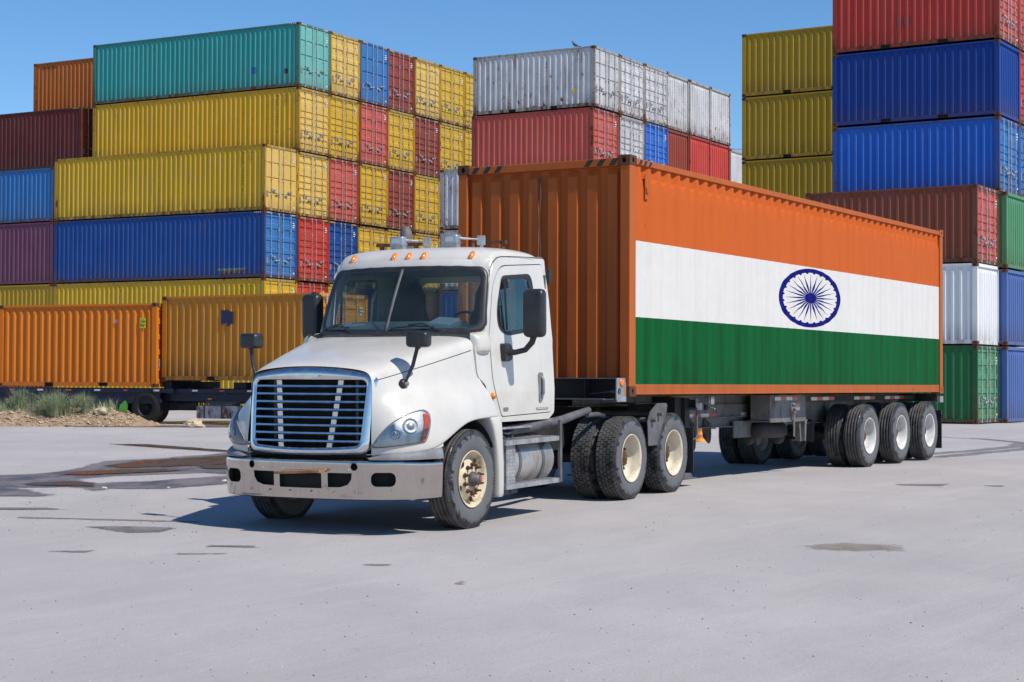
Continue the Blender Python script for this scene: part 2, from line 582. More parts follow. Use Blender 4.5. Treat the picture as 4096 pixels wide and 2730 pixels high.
def make_placard(L, H, leaf, style, far, slots):
    return None


def make_bar(L, H, leaf, k, far, slots):
    mb = MB()
    x0, x1 = (0.105, CW / 2 - 0.006) if leaf == 0 else (CW / 2 + 0.006, CW - 0.105)
    x = x0 + (x1 - x0) * ((0.36, 0.86) if leaf == 0 else (0.14, 0.64))[k]
    def Y(d): return (L - 0.035 + d) if far else (0.035 - d)
    mb.tube([(x, Y(0.03), 0.06), (x, Y(0.03), H - 0.05)], 0.017, 6, 0)
    Hh = H - 0.3
    for q in (0.02, 0.2, 0.47, 0.76, 0.99):
        z = 0.15 + Hh * q
        mb.box(x - 0.035, x + 0.035, min(Y(0.045), Y(0)), max(Y(0.045), Y(0)), z - 0.025, z + 0.025, 0)
    for z in (0.055, H - 0.06):
        mb.box(x - 0.045, x + 0.045, min(Y(0.035), Y(-0.02)), max(Y(0.035), Y(-0.02)), z - 0.03, z + 0.03, 0)
    return mb.mesh('locking_bar', slots)


def make_handle(L, H, leaf, k, far, slots):
    mb = MB()
    x0, x1 = (0.105, CW / 2 - 0.006) if leaf == 0 else (CW / 2 + 0.006, CW - 0.105)
    x = x0 + (x1 - x0) * ((0.36, 0.86) if leaf == 0 else (0.14, 0.64))[k]
    z = 0.15 + (H - 0.3) * (0.31 if k == (0 if leaf == 0 else 1) else 0.25)
    def Y(d): return (L - 0.035 + d) if far else (0.035 - d)
    s = -1 if k == 1 else 1
    if leaf == 1: s = -1 if k == 1 else 1
    mb.bar((x, Y(0.06), z), (x + s * 0.30, Y(0.065), z - 0.04), 0.02, 0.035, mi=0)
    mb.box(x - 0.03, x + 0.03, min(Y(0.07), Y(0.01)), max(Y(0.07), Y(0.01)), z - 0.05, z + 0.05, 0)
    mb.box(x + s * 0.2 - 0.03, x + s * 0.2 + 0.03, min(Y(0.075), Y(0)), max(Y(0.075), Y(0)), z - 0.08, z + 0.01, 0)
    return mb.mesh('door_handle', slots)


def make_marking(L, H, slots):
    """sloping yellow and black bars on the top rails next to the castings"""
    mb = MB()
    h = 0.055
    for xs in ((0.17, 0.50), (CW - 0.50, CW - 0.17)):
        n = 5
        for i in range(n * 2):
            a = xs[0] + (xs[1] - xs[0]) * i / (2 * n); b = xs[0] + (xs[1] - xs[0]) * (i + 1) / (2 * n)
            mb.add([(a, 0.006, H - 0.075), (b, 0.006, H - 0.075), (b + 0.03, 0.006, H - 0.075 + h), (a + 0.03, 0.006, H - 0.075 + h)], [(0, 1, 2, 3)], i % 2)
    for ys in ((0.19, 0.6),):
        n = 4
        for i in range(n * 2):
            a = ys[0] + (ys[1] - ys[0]) * i / (2 * n); b = ys[0] + (ys[1] - ys[0]) * (i + 1) / (2 * n)
            mb.add([(-0.001, a, H - 0.07), (-0.001, b, H - 0.07), (-0.001, b + 0.03, H - 0.02), (-0.001, a + 0.03, H - 0.02)], [(0, 1, 2, 3)], i % 2)
    return mb.mesh('hazard_marking', slots)


MESH = {}


def cached(key, fn):
    if key not in MESH: MESH[key] = fn()
    return MESH[key]


M_DARK = plain('shadow_black', (0.012, 0.012, 0.013), 0.85)
M_RUST = plain('rusty_steel', (0.13, 0.05, 0.025), 0.85, var=0.5, scale=9, bump=0.3)
M_GASKET = plain('rubber_gasket', (0.02, 0.02, 0.02), 0.8)
M_BARS = plain('galvanised_bar', (0.42, 0.43, 0.45), 0.5, 0.3, var=0.3, scale=7, dirt=(0.16, 0.07, 0.03), dirtamt=0.25)
M_YEL = plain('hazard_yellow', (0.75, 0.52, 0.03), 0.6)
M_BLK = plain('hazard_black', (0.02, 0.02, 0.02), 0.6)
M_WHITELABEL = plain('white_label', (0.7, 0.7, 0.68), 0.6)
M_GREYLABEL = plain('grey_plate', (0.22, 0.2, 0.19), 0.6)
CAST = {}
for fx in (-1, 1):
    for fy in (-1, 1):
        for fz in (-1, 1):
            CAST[(fx, fy, fz)] = casting_mesh('corner_casting', [M_RUST, M_DARK], fx, fy, fz)


def child(name, me, parent, mats=None, loc=None):
    o = bpy.data.objects.new(name, me)
    COL.link(o)
    o.parent = parent
    if loc: o.location = loc
    if mats:
        for i, m in enumerate(mats):
            if m is None: continue
            o.material_slots[i].link = 'OBJECT'
            o.material_slots[i].material = m
    return o


def container(mat, L, H, col, label, near='door', style='rib', group=None, hazard=None, cast=None, doorcol=None, detail=2, labels=True, framecol=None, name='shipping_container', roof=True):
    """mat: world matrix, origin in the lower near corner; local y = long direction; visible faces x=0 and y=0"""
    t = empty(name, mat)
    tag(t, label, 'shipping container', group)
    S = [M_DARK, M_DARK]
    fc = framecol or darker_frame(next((k for k, v in PT.items() if v is col), None)) or col
    dc = doorcol or col
    child('frame', cached(('f', L, H), lambda: make_frame(L, H, 1, S)), t, [fc, None])
    child('side_panel', cached(('s', L, H, 0), lambda: make_side(L, H, False, [M_DARK])), t, [col])
    if detail > 0: child('side_panel', cached(('s', L, H, 1), lambda: make_side(L, H, True, [M_DARK])), t, [col])
    if roof: child('roof', cached(('r', L, H), lambda: make_roof(L, H, [M_DARK])), t, [col])
    if near == 'door':
        if detail > 0: child('end_wall', cached(('e', L, H, 1), lambda: make_end_wall(L, H, True, [M_DARK])), t, [col])
    else:
        child('end_wall', cached(('e', L, H, 0), lambda: make_end_wall(L, H, False, [M_DARK])), t, [dc])
    if near == 'door' or detail > 1:
        far = near != 'door'
        for leaf in (0, 1):
            d = child('door', cached(('d', L, H, leaf, style, far), lambda: make_door(L, H, leaf, style, far, S)), t, [dc, M_GASKET])
            if near == 'door' and detail > 0:
                for k in (0, 1):
                    child('locking_bar', cached(('b', L, H, leaf, k, far), lambda: make_bar(L, H, leaf, k, far, [M_BARS])), d)
                    child('door_handle', cached(('h', L, H, leaf, k, far), lambda: make_handle(L, H, leaf, k, far, [M_BARS])), d)
                if labels:
                    def mk():
                        mb = MB(); r = random.Random(leaf + 5)
                        if leaf == 0: mb.box(0.17, 0.29, 0.022, 0.032, 0.62, 0.88, 1)
                        else: mb.box(CW - 0.30, CW - 0.2, 0.022, 0.032, 0.24, 0.31, 0)
                        if leaf == 1:
                            for i in range(3): mb.box(CW - 0.34, CW - 0.34 + 0.12 + 0.05 * (i % 2), 0.026, 0.032, H - 0.42 - i * 0.09, H - 0.37 - i * 0.09, 0)
                        return mb.mesh('label_plate', [M_WHITELABEL, M_GREYLABEL])
                    child('label_plate', cached(('lp', H, leaf), mk), d)
    if hazard:
        child('hazard_marking', cached(('hz', L, H), lambda: make_marking(L, H, [M_YEL, M_BLK])), t, [hazard, None])
    cm = cast
    for fx, x in ((-1, -0.002), (1, CW + 0.002)):
        for fy, y in ((-1, -0.002), (1, L + 0.002)):
            for fz, z in ((-1, 0), (1, H)):
                if detail == 0 and not (fy == -1 or fx == -1): continue
                child('corner_casting', CAST[(fx, fy, fz)], t, [cm, None] if cm else None, (x, y, z))
    return t


def stack_matrix(x, y, z, a, jig=0.0):
    """a: direction of the end faces; local X = (sin a, cos a), local Y = (-cos a, sin a)"""
    X = Vector((math.sin(a), math.cos(a), 0)); Y = Vector((-math.cos(a), math.sin(a), 0))
    return Matrix(((X.x, Y.x, 0, x), (X.y, Y.y, 0, y), (0, 0, 1, z), (0, 0, 0, 1)))


def at(c0, a, i, s, z, da=0.0):
    """corner of a slot: i metres along the end direction, s metres along the long direction"""
    X = Vector((math.sin(a), math.cos(a))); Y = Vector((-math.cos(a), math.sin(a)))
    p = Vector(c0) + X * i + Y * s
    return stack_matrix(p.x, p.y, z, a + da)


# paints
PT = {
    'yellow': paint('yellow_paint', (0.58, 0.36, 0.022), 0.34, 0.35),
    'cream': paint('faded_yellow_paint', (0.66, 0.435, 0.10), 0.36, 0.3),
    'olive': paint('dull_yellow_paint', (0.41, 0.262, 0.02), 0.12, 0.2),
    'teal': paint('teal_paint', (0.035, 0.30, 0.30), 0.2, 0.25),
    'paleteal': paint('faded_teal_paint', (0.14, 0.42, 0.38), 0.2, 0.3),
    'orange': paint('orange_paint', (0.46, 0.13, 0.02), 0.12, 0.2),
    'maroon': paint('maroon_paint', (0.13, 0.022, 0.018), 0.2, 0.2),
    'red': paint('red_paint', (0.48, 0.05, 0.035), 0.25, 0.3),
    'fadedred': paint('faded_red_paint', (0.50, 0.095, 0.07), 0.28, 0.4),
    'brickred': paint('brick_red_paint', (0.26, 0.05, 0.03), 0.25, 0.2),
    'brown': paint('red_brown_paint', (0.22, 0.06, 0.035), 0.2, 0.2),
    'blue': paint('blue_paint', (0.010, 0.065, 0.27), 0.35, 0.2),
    'midblue': paint('mid_blue_paint', (0.035, 0.16, 0.42), 0.25, 0.3),
    'brightblue': paint('bright_blue_paint', (0.02, 0.13, 0.55), 0.25, 0.2),
    'navy': paint('navy_paint', (0.008, 0.045, 0.25), 0.05, 0.1),
    'dullblue': paint('dull_blue_paint', (0.07, 0.13, 0.35), 0.35, 0.35),
    'purple': paint('purple_paint', (0.15, 0.05, 0.10), 0.1, 0.25),
    'white': paint('weathered_white_paint', (0.56, 0.56, 0.57), 0.85, 0.35, fadecol=(0.38, 0.39, 0.42)),
    'cleanwhite': paint('clean_white_paint', (0.72, 0.73, 0.74), 0.02, 0.1),
    'green': paint('green_paint', (0.02, 0.15, 0.05), 0.2, 0.2),
    'palegreen': paint('pale_green_paint', (0.07, 0.25, 0.12), 0.3, 0.3),
}
M_HWHITE = M_WHITELABEL
ORD = ['ground row', 'second row up', 'third row up', 'fourth row up', 'fifth row up', 'top row']
NUM = ['nearest', 'second', 'third', 'fourth', 'fifth', 'sixth', 'seventh']

def darker_frame(cn):
    base = {'yellow': (0.40, 0.25, 0.03), 'cream': (0.40, 0.26, 0.05), 'teal': (0.05, 0.18, 0.15), 'white': (0.34, 0.33, 0.32), 'blue': (0.012, 0.05, 0.19), 'midblue': (0.03, 0.12, 0.30),
            'brightblue': (0.03, 0.09, 0.33), 'green': (0.02, 0.10, 0.04), 'brown': (0.17, 0.055, 0.03), 'fadedred': (0.30, 0.06, 0.045), 'red': (0.32, 0.04, 0.03), 'brickred': (0.2, 0.045, 0.03),
            'maroon': (0.10, 0.02, 0.016), 'orange': (0.36, 0.11, 0.02)}.get(cn)
    if base is None: return None
    k = 'rusty_post_' + cn
    if k not in PT: PT[k] = paint(k, base, 1.15, 0.3, grime=0.6, streak=0.7)
    return PT[k]


# ---- left stack: forty-foot high cubes, doors towards the right
LA = 0.5060; LC = (-9.65, 80.45); HC = 2.896; STEP = 2.468
YAW_J = 0.004
cols_left = [  # from the top row down
    ['teal', 'yellow', 'cream', 'red', 'red', 'yellow'],
    ['cream', 'yellow', 'fadedred', 'blue', 'yellow', 'red'],
    ['midblue', 'fadedred', 'yellow', 'yellow', 'blue', 'yellow'],
    ['brickred', 'yellow', 'brickred', 'yellow', 'yellow', 'red'],
    ['cream', 'brickred', 'yellow', 'yellow', 'red', 'yellow'],
    ['yellow', 'yellow', 'yellow', 'red', 'yellow', 'blue'],
    ['yellow', 'yellow', 'cream', 'yellow', 'red', 'yellow'],
]
NAMES = {'teal': 'teal', 'yellow': 'yellow', 'cream': 'pale yellow', 'red': 'red', 'fadedred': 'faded red', 'blue': 'dark blue', 'midblue': 'patchy blue',
         'brickred': 'brick red', 'orange': 'orange', 'maroon': 'dark maroon', 'purple': 'purple', 'white': 'rusty white', 'brightblue': 'bright blue',
         'navy': 'navy blue', 'dullblue': 'dull blue', 'cleanwhite': 'clean white', 'green': 'green', 'palegreen': 'pale green', 'brown': 'red-brown', 'olive': 'dull yellow'}
door_override = {(0, 0): 'paleteal', (0, 1): 'cream'}
styles = {}
r1 = random.Random(3)
for i, col in enumerate(cols_left):
    for k, cn in enumerate(col):
        tier = 5 - k
        hidden = (tier <= 0) or (tier == 1 and i > 1) or (i == 6 and tier < 4)
        st = 'flat' if (i, k) in ((0, 0), (2, 0)) else r1.choice(['rib', 'rib', 'fine'])
        label = '%s container, %s, in the %s column of doors of the left stack' % (NAMES[cn], ORD[tier], NUM[i])
        if i == 0 and k == 0: label = 'long teal container on top of the left stack, pale teal doors at its right'
        if i == 0 and k == 1: label = 'yellow forty-foot container directly under the teal one in the left stack'
        container(at(LC, LA, i * STEP, r1.uniform(-0.06, 0.06), tier * (HC + 0.025), 0), 12.192, HC, PT[cn], label,
                  style=st, group='containers in the big left stack', hazard=(M_HWHITE if cn == 'teal' else M_YEL), detail=1 if not hidden else 0,
                  doorcol=PT[door_override[(i, k)]] if (i, k) in door_override else None)
PC = (-10.77, 77.85)
for k, (cn, dc, lab) in enumerate((('cream', 'cream', 'long yellow container with rust scuffs, topmost in the front row of the left stack'),
                     ('blue', 'midblue', 'long dark blue container with rusty patch low on its side, under a yellow one'),
                     ('yellow', 'yellow', 'long yellow container below the dark blue one, its lower half behind the orange containers'),
                     ('yellow', 'yellow', 'long yellow container on the ground seen under the blue chassis frames'))):
    container(at(PC, LA, 0, 0, (3 - k) * (HC + 0.022)), 12.192, HC, PT['yellow' if k == 0 else cn], lab, style='flat' if k == 0 else 'rib', doorcol=PT[dc],
              group='containers in the big left stack', hazard=M_YEL if k != 1 else M_HWHITE, detail=1 if k < 3 else 0)
# bay beyond, further left
for k, (cn, z, h, lab) in enumerate((('midblue', 8.76, 2.52, 'mid blue container at the left edge of the photo, under the dark maroon one'),
                      ('purple', 5.84, 2.896, 'dusty purple container at the left edge of the photo'),
                      ('olive', 2.92, 2.896, 'dull yellow container low at the left edge, just above the orange one'),
                      ('brown', 0.0, 2.896, 'brown container on the ground behind the left orange container'))):
    container(at((-10.77, 77.85), LA, 0.0, 12.25, z), 12.192, h, PT[cn], lab, group='containers in the far left bay', detail=1 if k < 3 else 0, hazard=None)
for k, cn in enumerate(('maroon', 'orange', 'green', 'red', 'brown')):
    lab = ['dark maroon container, red doors in the gap beside the yellow one', 'orange container behind the mid blue one', 'green container behind the purple one',
           'red container behind the dull yellow one', 'red-brown container on the ground deep in the far left bay'][k]
    container(at(LC, LA, 0.0, 12.86, (4 - k) * 2.92), 12.192, HC, PT[cn], lab, group='containers in the far left bay', doorcol=PT['brickred'] if k == 0 else None,
              detail=1 if k < 1 else 0, hazard=M_YEL if k == 0 else None, style='flat' if k == 0 else 'rib')
for k, cn in enumerate(('orange', 'yellow', 'brown', 'red', 'blue', 'green')):
    lab = ['orange twenty-foot container on top, left of the teal one, against the sky', 'yellow container under the orange top one', 'brown container deep under the orange top one',
           'red container deep under the orange top one', 'dark blue container deep under the orange top one', 'green container at the bottom under the orange top one'][k]
    container(at(LC, LA, STEP, 12.33, (5 - k) * 2.92), 6.058, HC, PT[cn], lab, group='containers in the far left bay', detail=1 if k == 0 else 0)

# ---- middle stack: twenty-foot containers
MA = 0.5234; MC = (3.446, 76.14); ST = 2.591; MT = 2.618; MST = 2.468
mid = [
    ['white', 'fadedred', 'blue', 'brown', 'yellow', 'green'],
    ['white', 'white', 'red', 'blue', 'white', 'brown'],
    ['white', 'brightblue', 'white', 'green', 'red', 'white'],
    ['white', 'brickred', 'blue', 'white', 'brown', 'red'],
    ['white', 'red', 'white', 'blue', 'green', 'brown'],
    ['white', 'red', 'brown', 'white', 'blue', 'green'],
    [None, 'white', 'white', 'brown', 'blue', 'red'],
]
for i, col in enumerate(mid):
    for k, cn in enumerate(col):
        if cn is None: continue
        tier = 5 - k
        nr = 'door' if i < 3 else 'blank'
        if i in (0,) : xo = 0.0
        else: xo = i * MST + 0.10 - (0.03 * i)
        lab = '%s container, %s, %s column of the middle stack, %s' % (NAMES[cn], ORD[tier], NUM[i], 'doors showing' if nr == 'door' else 'ribbed end')
        if i == 0 and k == 0: lab = 'rusty white twenty-foot container with a bird on its roof, top of the middle stack'
        if i == 0 and k == 1: lab = 'faded red twenty-foot container directly under the rusty white one with the bird'
        cl = PT['fadedred' if cn == 'fadedred' else cn]
        container(at(MC, MA, xo, r1.uniform(-0.04, 0.04), tier * MT + (0.0 if i < 6 else -0.1)), 6.058, ST, cl, lab, near=nr,
                  style='flat' if i == 0 and k == 0 else ('rib' if k == 0 else 'fine'), group='containers in the middle stack', detail=1 if k < 2 else 0, doorcol=None)
for k, cn in enumerate(('white', 'white', 'blue', 'brown')):
    lab = ['rust-streaked white container glimpsed between the left stack and the orange container', 'white container just below the rust-streaked one, seen over the cab roof',
           'dark blue container hidden behind the truck cab', 'brown container on the ground behind the truck cab'][k]
    container(at((2.25, 73.95), MA, 0.0, 0.15, (3 - k) * MT), 6.058, ST, PT[cn], lab, group='containers in the middle stack', detail=1 if k < 1 else 0, near='blank')

MARKS = []
# ---- right stacks
RA = 0.556
RC = (15.33, 59.1)
for k, (cn, h, nr, lab, sty) in enumerate((('green', 2.591, 'door', 'green container with doors showing, standing on the ground behind the trailer wheels', 'rib'),
                                 ('cleanwhite', 2.70, 'blank', 'clean white container with ribbed end, between a green and a red-brown one', 'rib'),
                                 ('brown', 2.591, 'door', 'red-brown container with doors, on top of the clean white one', 'fine'))):
    z = (0.02, 2.63, 5.34)[k]
    container(at(RC, RA, 0, 0, z), 6.058, h, PT[cn], lab, near=nr, style=sty, group='containers in the right stack', detail=2,
              doorcol=PT['palegreen'] if k == 0 else (PT['fadedred'] if k == 2 else None))
R0 = at(RC, RA, 2.50, -0.05, 0).translation
for k, (cn, nr, lab) in enumerate((('dullblue', 'blank', 'dull blue container on the ground at the right edge of the photo'),
                              ('dullblue', 'blank', 'scratched dull blue container above the ground-level blue one at the right edge'),
                              ('palegreen', 'blank', 'pale green container at the right edge beside the red-brown one'),
                              ('brightblue', 'door', 'bright blue container with light blue doors directly above the red-brown one'),
                              ('navy', 'blank', 'plain navy blue container between the bright blue one and the red one'),
                              ('red', 'door', 'red container at the top right corner, cut off by the upper edge of the photo'))):
    zo = k * 2.635 + 0.02
    dx = 2.36 if k < 3 else 2.50
    container(at(RC, RA, dx, (-0.28 if k < 3 else 0.0), zo), 6.058, ST, PT[cn], lab, near=nr, group='containers in the right stack', detail=2 if k > 2 else 1,
              doorcol=PT['midblue'] if k == 3 else (PT['fadedred'] if k == 5 else None), style='fine')
for k, cn in enumerate(('dullblue', 'green', 'palegreen', 'midblue', 'red', 'fadedred')):
    container(at(RC, RA, 2.5 + 2.47, 0.0, k * 2.635 + 0.02), 6.058, ST, PT[cn], '%s container at the far right edge, %s, behind the %s' % (NAMES[cn], ORD[k], ('dull blue one', 'scratched blue one', 'pale green one', 'bright blue one', 'navy one', 'red one')[k]),
              group='containers in the right stack', detail=1 if k > 2 else 0, style='fine')
YC = (14.60, 70.5)
for k, cn in enumerate(('olive',) * 6):
    container(at(YC, 0.545, 0, 0.0, k * 2.618), 6.058, ST, PT['olive'], 'dull yellow container, %s of the yellow column left of the blue ones' % (('lowest', 'second from the ground', 'third from the ground', 'third from the top', 'second from the top', 'topmost')[k]),
              near='blank', group='yellow column by the right stack', detail=1 if k > 2 else 0)
# ------------------------------------------------------------------ the white tractor
def lerp(a, b, t): return a + (b - a) * t


def interp(tab, x):
    if x <= tab[0][0]: return tab[0][1]
    for (x0, v0), (x1, v1) in zip(tab, tab[1:]):
        if x <= x1: return v0 + (v1 - v0) * (x - x0) / (x1 - x0)
    return tab[-1][1]


def truck_paint():
    t = NT('truck_white_paint')
    o = t.obj()
    z = t.sep(o)[2]
    n = t.noise(o, 2.2, 5, 0.65)
    st = t.noise(t.vmul(o, (9, 9, 0.7)), 1.0, 4, 0.6)
    sp = t.noise(o, 45, 3, 0.7)
    c = t.mix(t.ss(n, 0.3, 0.7), (0.55, 0.53, 0.49), (0.62, 0.60, 0.56))
    c = t.mix(t.ss(st, 0.55, 0.8, 0, 0.30), c, (0.45, 0.40, 0.32))
    low = t.ss(z, 1.35, 0.35)
    c = t.mix(t.m('MULTIPLY', low, t.ss(n, 0.3, 0.75, 0.1, 0.55)), c, (0.42, 0.38, 0.31))
    c = t.mix(t.ss(sp, 0.72, 0.78, 0, 0.5), c, (0.25, 0.22, 0.18))
    t.set(color=c, rough=t.mixf(n, 0.22, 0.42), coat=0.4, coatr=0.1, spec=0.4)
    return t.mat


def chrome(name, tint=(0.80, 0.81, 0.83), r0=0.06, r1=0.2, dirt=0.3):
    t = NT(name)
    o = t.obj()
    n = t.noise(o, 3.5, 5, 0.7)
    st = t.noise(t.vmul(o, (14, 14, 1.2)), 1.0, 5, 0.65)
    d = t.m('MULTIPLY', t.ss(st, 0.42, 0.75), dirt)
    c = t.mix(d, tint, (0.30, 0.24, 0.17))
    t.set(color=c, metal=t.mixf(d, 1.0, 0.35), rough=t.mixf(t.m('ADD', n, t.m('MULTIPLY', d, 1.2)), r0, r1 * 2))
    t.bump(t.noise(o, 5, 2, 0.5), 0.12, 0.01)
    return t.mat


def glass_mat(name, tint, refl=1.0, haze_and_dust=0.0):
    t = NT(name)
    t.t.nodes.remove(t.b)
    tb = t.n('ShaderNodeBsdfTransparent'); tb.inputs[0].default_value = tint + (1,)
    gb = t.n('ShaderNodeBsdfGlossy'); gb.inputs[0].default_value = (1, 1, 1, 1); gb.inputs['Roughness'].default_value = 0.02
    fr = t.n('ShaderNodeFresnel'); fr.inputs[0].default_value = 1.5
    mx = t.n('ShaderNodeMixShader')
    t.L(t.m('MULTIPLY', fr.outputs[0], refl, clamp=True), mx.inputs[0]); t.L(tb.outputs[0], mx.inputs[1]); t.L(gb.outputs[0], mx.inputs[2])
    if haze_and_dust:  # thin teal diffuse paints a milky reflection haze into the windscreen
        df = t.n('ShaderNodeBsdfDiffuse'); df.inputs[0].default_value = (0.34, 0.46, 0.46, 1)
        m2 = t.n('ShaderNodeMixShader')
        t.L(t.m('MULTIPLY', t.ss(t.noise(t.obj(), 2.5, 4, 0.6), 0.25, 0.75, 0.5, 1.3), haze_and_dust), m2.inputs[0]); t.L(mx.outputs[0], m2.inputs[1]); t.L(df.outputs[0], m2.inputs[2])
        mx = m2
    t.L(mx.outputs[0], t.out.inputs[0])
    return t.mat


def rim_mat(name, col, rust):
    t = NT(name)
    o = t.obj()
    n = t.noise(o, 5, 6, 0.7)
    f = t.noise(o, 16, 5, 0.75)
    c = t.mix(t.ss(n, 0.35, 0.7), col, dark(col, 0.72))
    c = t.mix(t.ss(t.m('ADD', t.m('MULTIPLY', n, 0.6), t.m('MULTIPLY', f, 0.4)), 0.60 - 0.1 * rust, 0.68, 0, min(1, rust * 1.5)), c, (0.30, 0.13, 0.04))
    t.set(color=c, rough=0.5, spec=0.4)
    return t.mat


def tyre_mat(name, haze_and_dust):
    t = NT(name)
    o = t.obj()
    s = t.sep(o)
    r = t.m('SQRT', t.m('ADD', t.m('MULTIPLY', s[1], s[1]), t.m('MULTIPLY', s[2], s[2])))
    n = t.noise(o, 7, 6, 0.7)
    f = t.noise(t.vmul(o, (3, 1, 1)), 22, 4, 0.7)
    c = t.mix(t.ss(n, 0.35, 0.65), (0.022, 0.022, 0.024), (0.05, 0.05, 0.054))
    side = t.ss(t.m('ADD', r, t.m('MULTIPLY', n, 0.05)), 0.475, 0.455)
    c = t.mix(t.m('MULTIPLY', side, haze_and_dust), c, (0.135, 0.135, 0.145))
    c = t.mix(t.ss(f, 0.6, 0.8, 0, 0.3), c, (0.16, 0.15, 0.14))
    bl = t.m('MULTIPLY', t.ss(t.noise(o, 9, 5, 0.7, 0.6), 0.53, 0.56), t.ss(t.m('ADD', r, t.m('MULTIPLY', n, 0.12)), 0.455, 0.475))
    bl = t.m('MULTIPLY', bl, t.ss(t.m('ABSOLUTE', s[0]), 0.05, 0.03))
    c = t.mix(bl, c, (0.012, 0.012, 0.013))
    tr = t.m('MULTIPLY', t.ss(r, 0.492, 0.498), t.ss(n, 0.3, 0.6))
    c = t.mix(t.m('MULTIPLY', tr, 0.6), c, (0.12, 0.115, 0.11))
    t.set(color=c, rough=t.mixf(bl, t.mixf(side, 0.75, 0.6), 0.28), spec=0.35)
    t.bump(f, 0.25, 0.003)
    return t.mat


M_TP = truck_paint()
M_CHROME = chrome('chrome_grille', (0.66, 0.67, 0.69), 0.07, 0.12, 0.25)
M_BUMPER = chrome('polished_bumper', (0.54, 0.50, 0.465), 0.03, 0.06, 0.20)
M_ALU = plain('dull_aluminium', (0.42, 0.42, 0.43), 0.42, 0.55, 0.3, 5, dirt=(0.22, 0.17, 0.12), dirtamt=0.4)
M_TANK = plain('tank_aluminium', (0.46, 0.45, 0.44), 0.38, 0.6, 0.25, 3, dirt=(0.27, 0.21, 0.15), dirtamt=0.5)
M_BPLAST = plain('black_plastic', (0.022, 0.023, 0.026), 0.42, 0, 0.3, 8)
M_LGREY = plain('pale_grey_metal', (0.36, 0.39, 0.43), 0.35, 0.5, 0.2, 6)
M_GPLAST = plain('grey_plastic', (0.20, 0.205, 0.22), 0.6, 0, 0.25, 4, dirt=(0.12, 0.11, 0.10), dirtamt=0.3)
M_CHASSIS = plain('chassis_black', (0.020, 0.019, 0.019), 0.75, 0, 0.5, 5, bump=0.2)
M_STEEL = plain('dusty_grey_steel', (0.13, 0.13, 0.135), 0.65, 0.2, 0.35, 4, bump=0.15, dirt=(0.2, 0.16, 0.12), dirtamt=0.3)
M_HOSE = plain('hose_rubber', (0.06, 0.06, 0.065), 0.6)
M_AMBER = NT('amber_lens').set(color=(0.80, 0.20, 0.01), rough=0.15, spec=0.6, coat=0.6).mat
M_REDLENS = NT('red_lens').set(color=(0.5, 0.02, 0.01), rough=0.2, coat=0.5).mat
M_SEAM = NT('panel_gap').set(color=(0.03, 0.028, 0.026), rough=0.9).mat
M_GLASS = glass_mat('windscreen_glass', (0.86, 0.97, 0.95), 0.9, 0.035)
M_SGLASS = glass_mat('side_glass', (0.72, 0.78, 0.72), 0.45)
M_INT = plain('cab_trim_dark', (0.10, 0.125, 0.13), 0.8)
M_DASH = plain('dash_grey', (0.30, 0.38, 0.38), 0.7)
M_SEAT = plain('seat_fabric', (0.012, 0.013, 0.017), 0.9)
M_PAPER = NT('paper').set(color=(0.62, 0.68, 0.72), rough=0.8).mat
M_WOOD = plain('weathered_wood', (0.33, 0.17, 0.08), 0.8, 0, 0.4, 12, bump=0.2)
M_TYRE = tyre_mat('steer_tyre', 0.85)
M_RIMC = rim_mat('cream_rim', (0.66, 0.60, 0.46), 0.45)
M_RIMS = rim_mat('rusty_cream_rim', (0.64, 0.55, 0.38), 0.8)
M_RIMW = rim_mat('white_rim', (0.60, 0.60, 0.58), 0.15)
M_HUBRUST = plain('rusty_hub', (0.12, 0.055, 0.03), 0.8, 0.2, 0.5, 14)
M_HUBCAP = plain('hub_cap', (0.13, 0.11, 0.11), 0.5, 0.4, 0.3, 12)
M_MESH = plain('radiator_core', (0.012, 0.012, 0.013), 0.6)
M_LENSBACK = chrome('headlamp_reflector', (0.66, 0.68, 0.70), 0.22, 0.35, 0.25)
M_LENS = glass_mat('headlamp_lens', (0.80, 0.83, 0.84), 1.3)


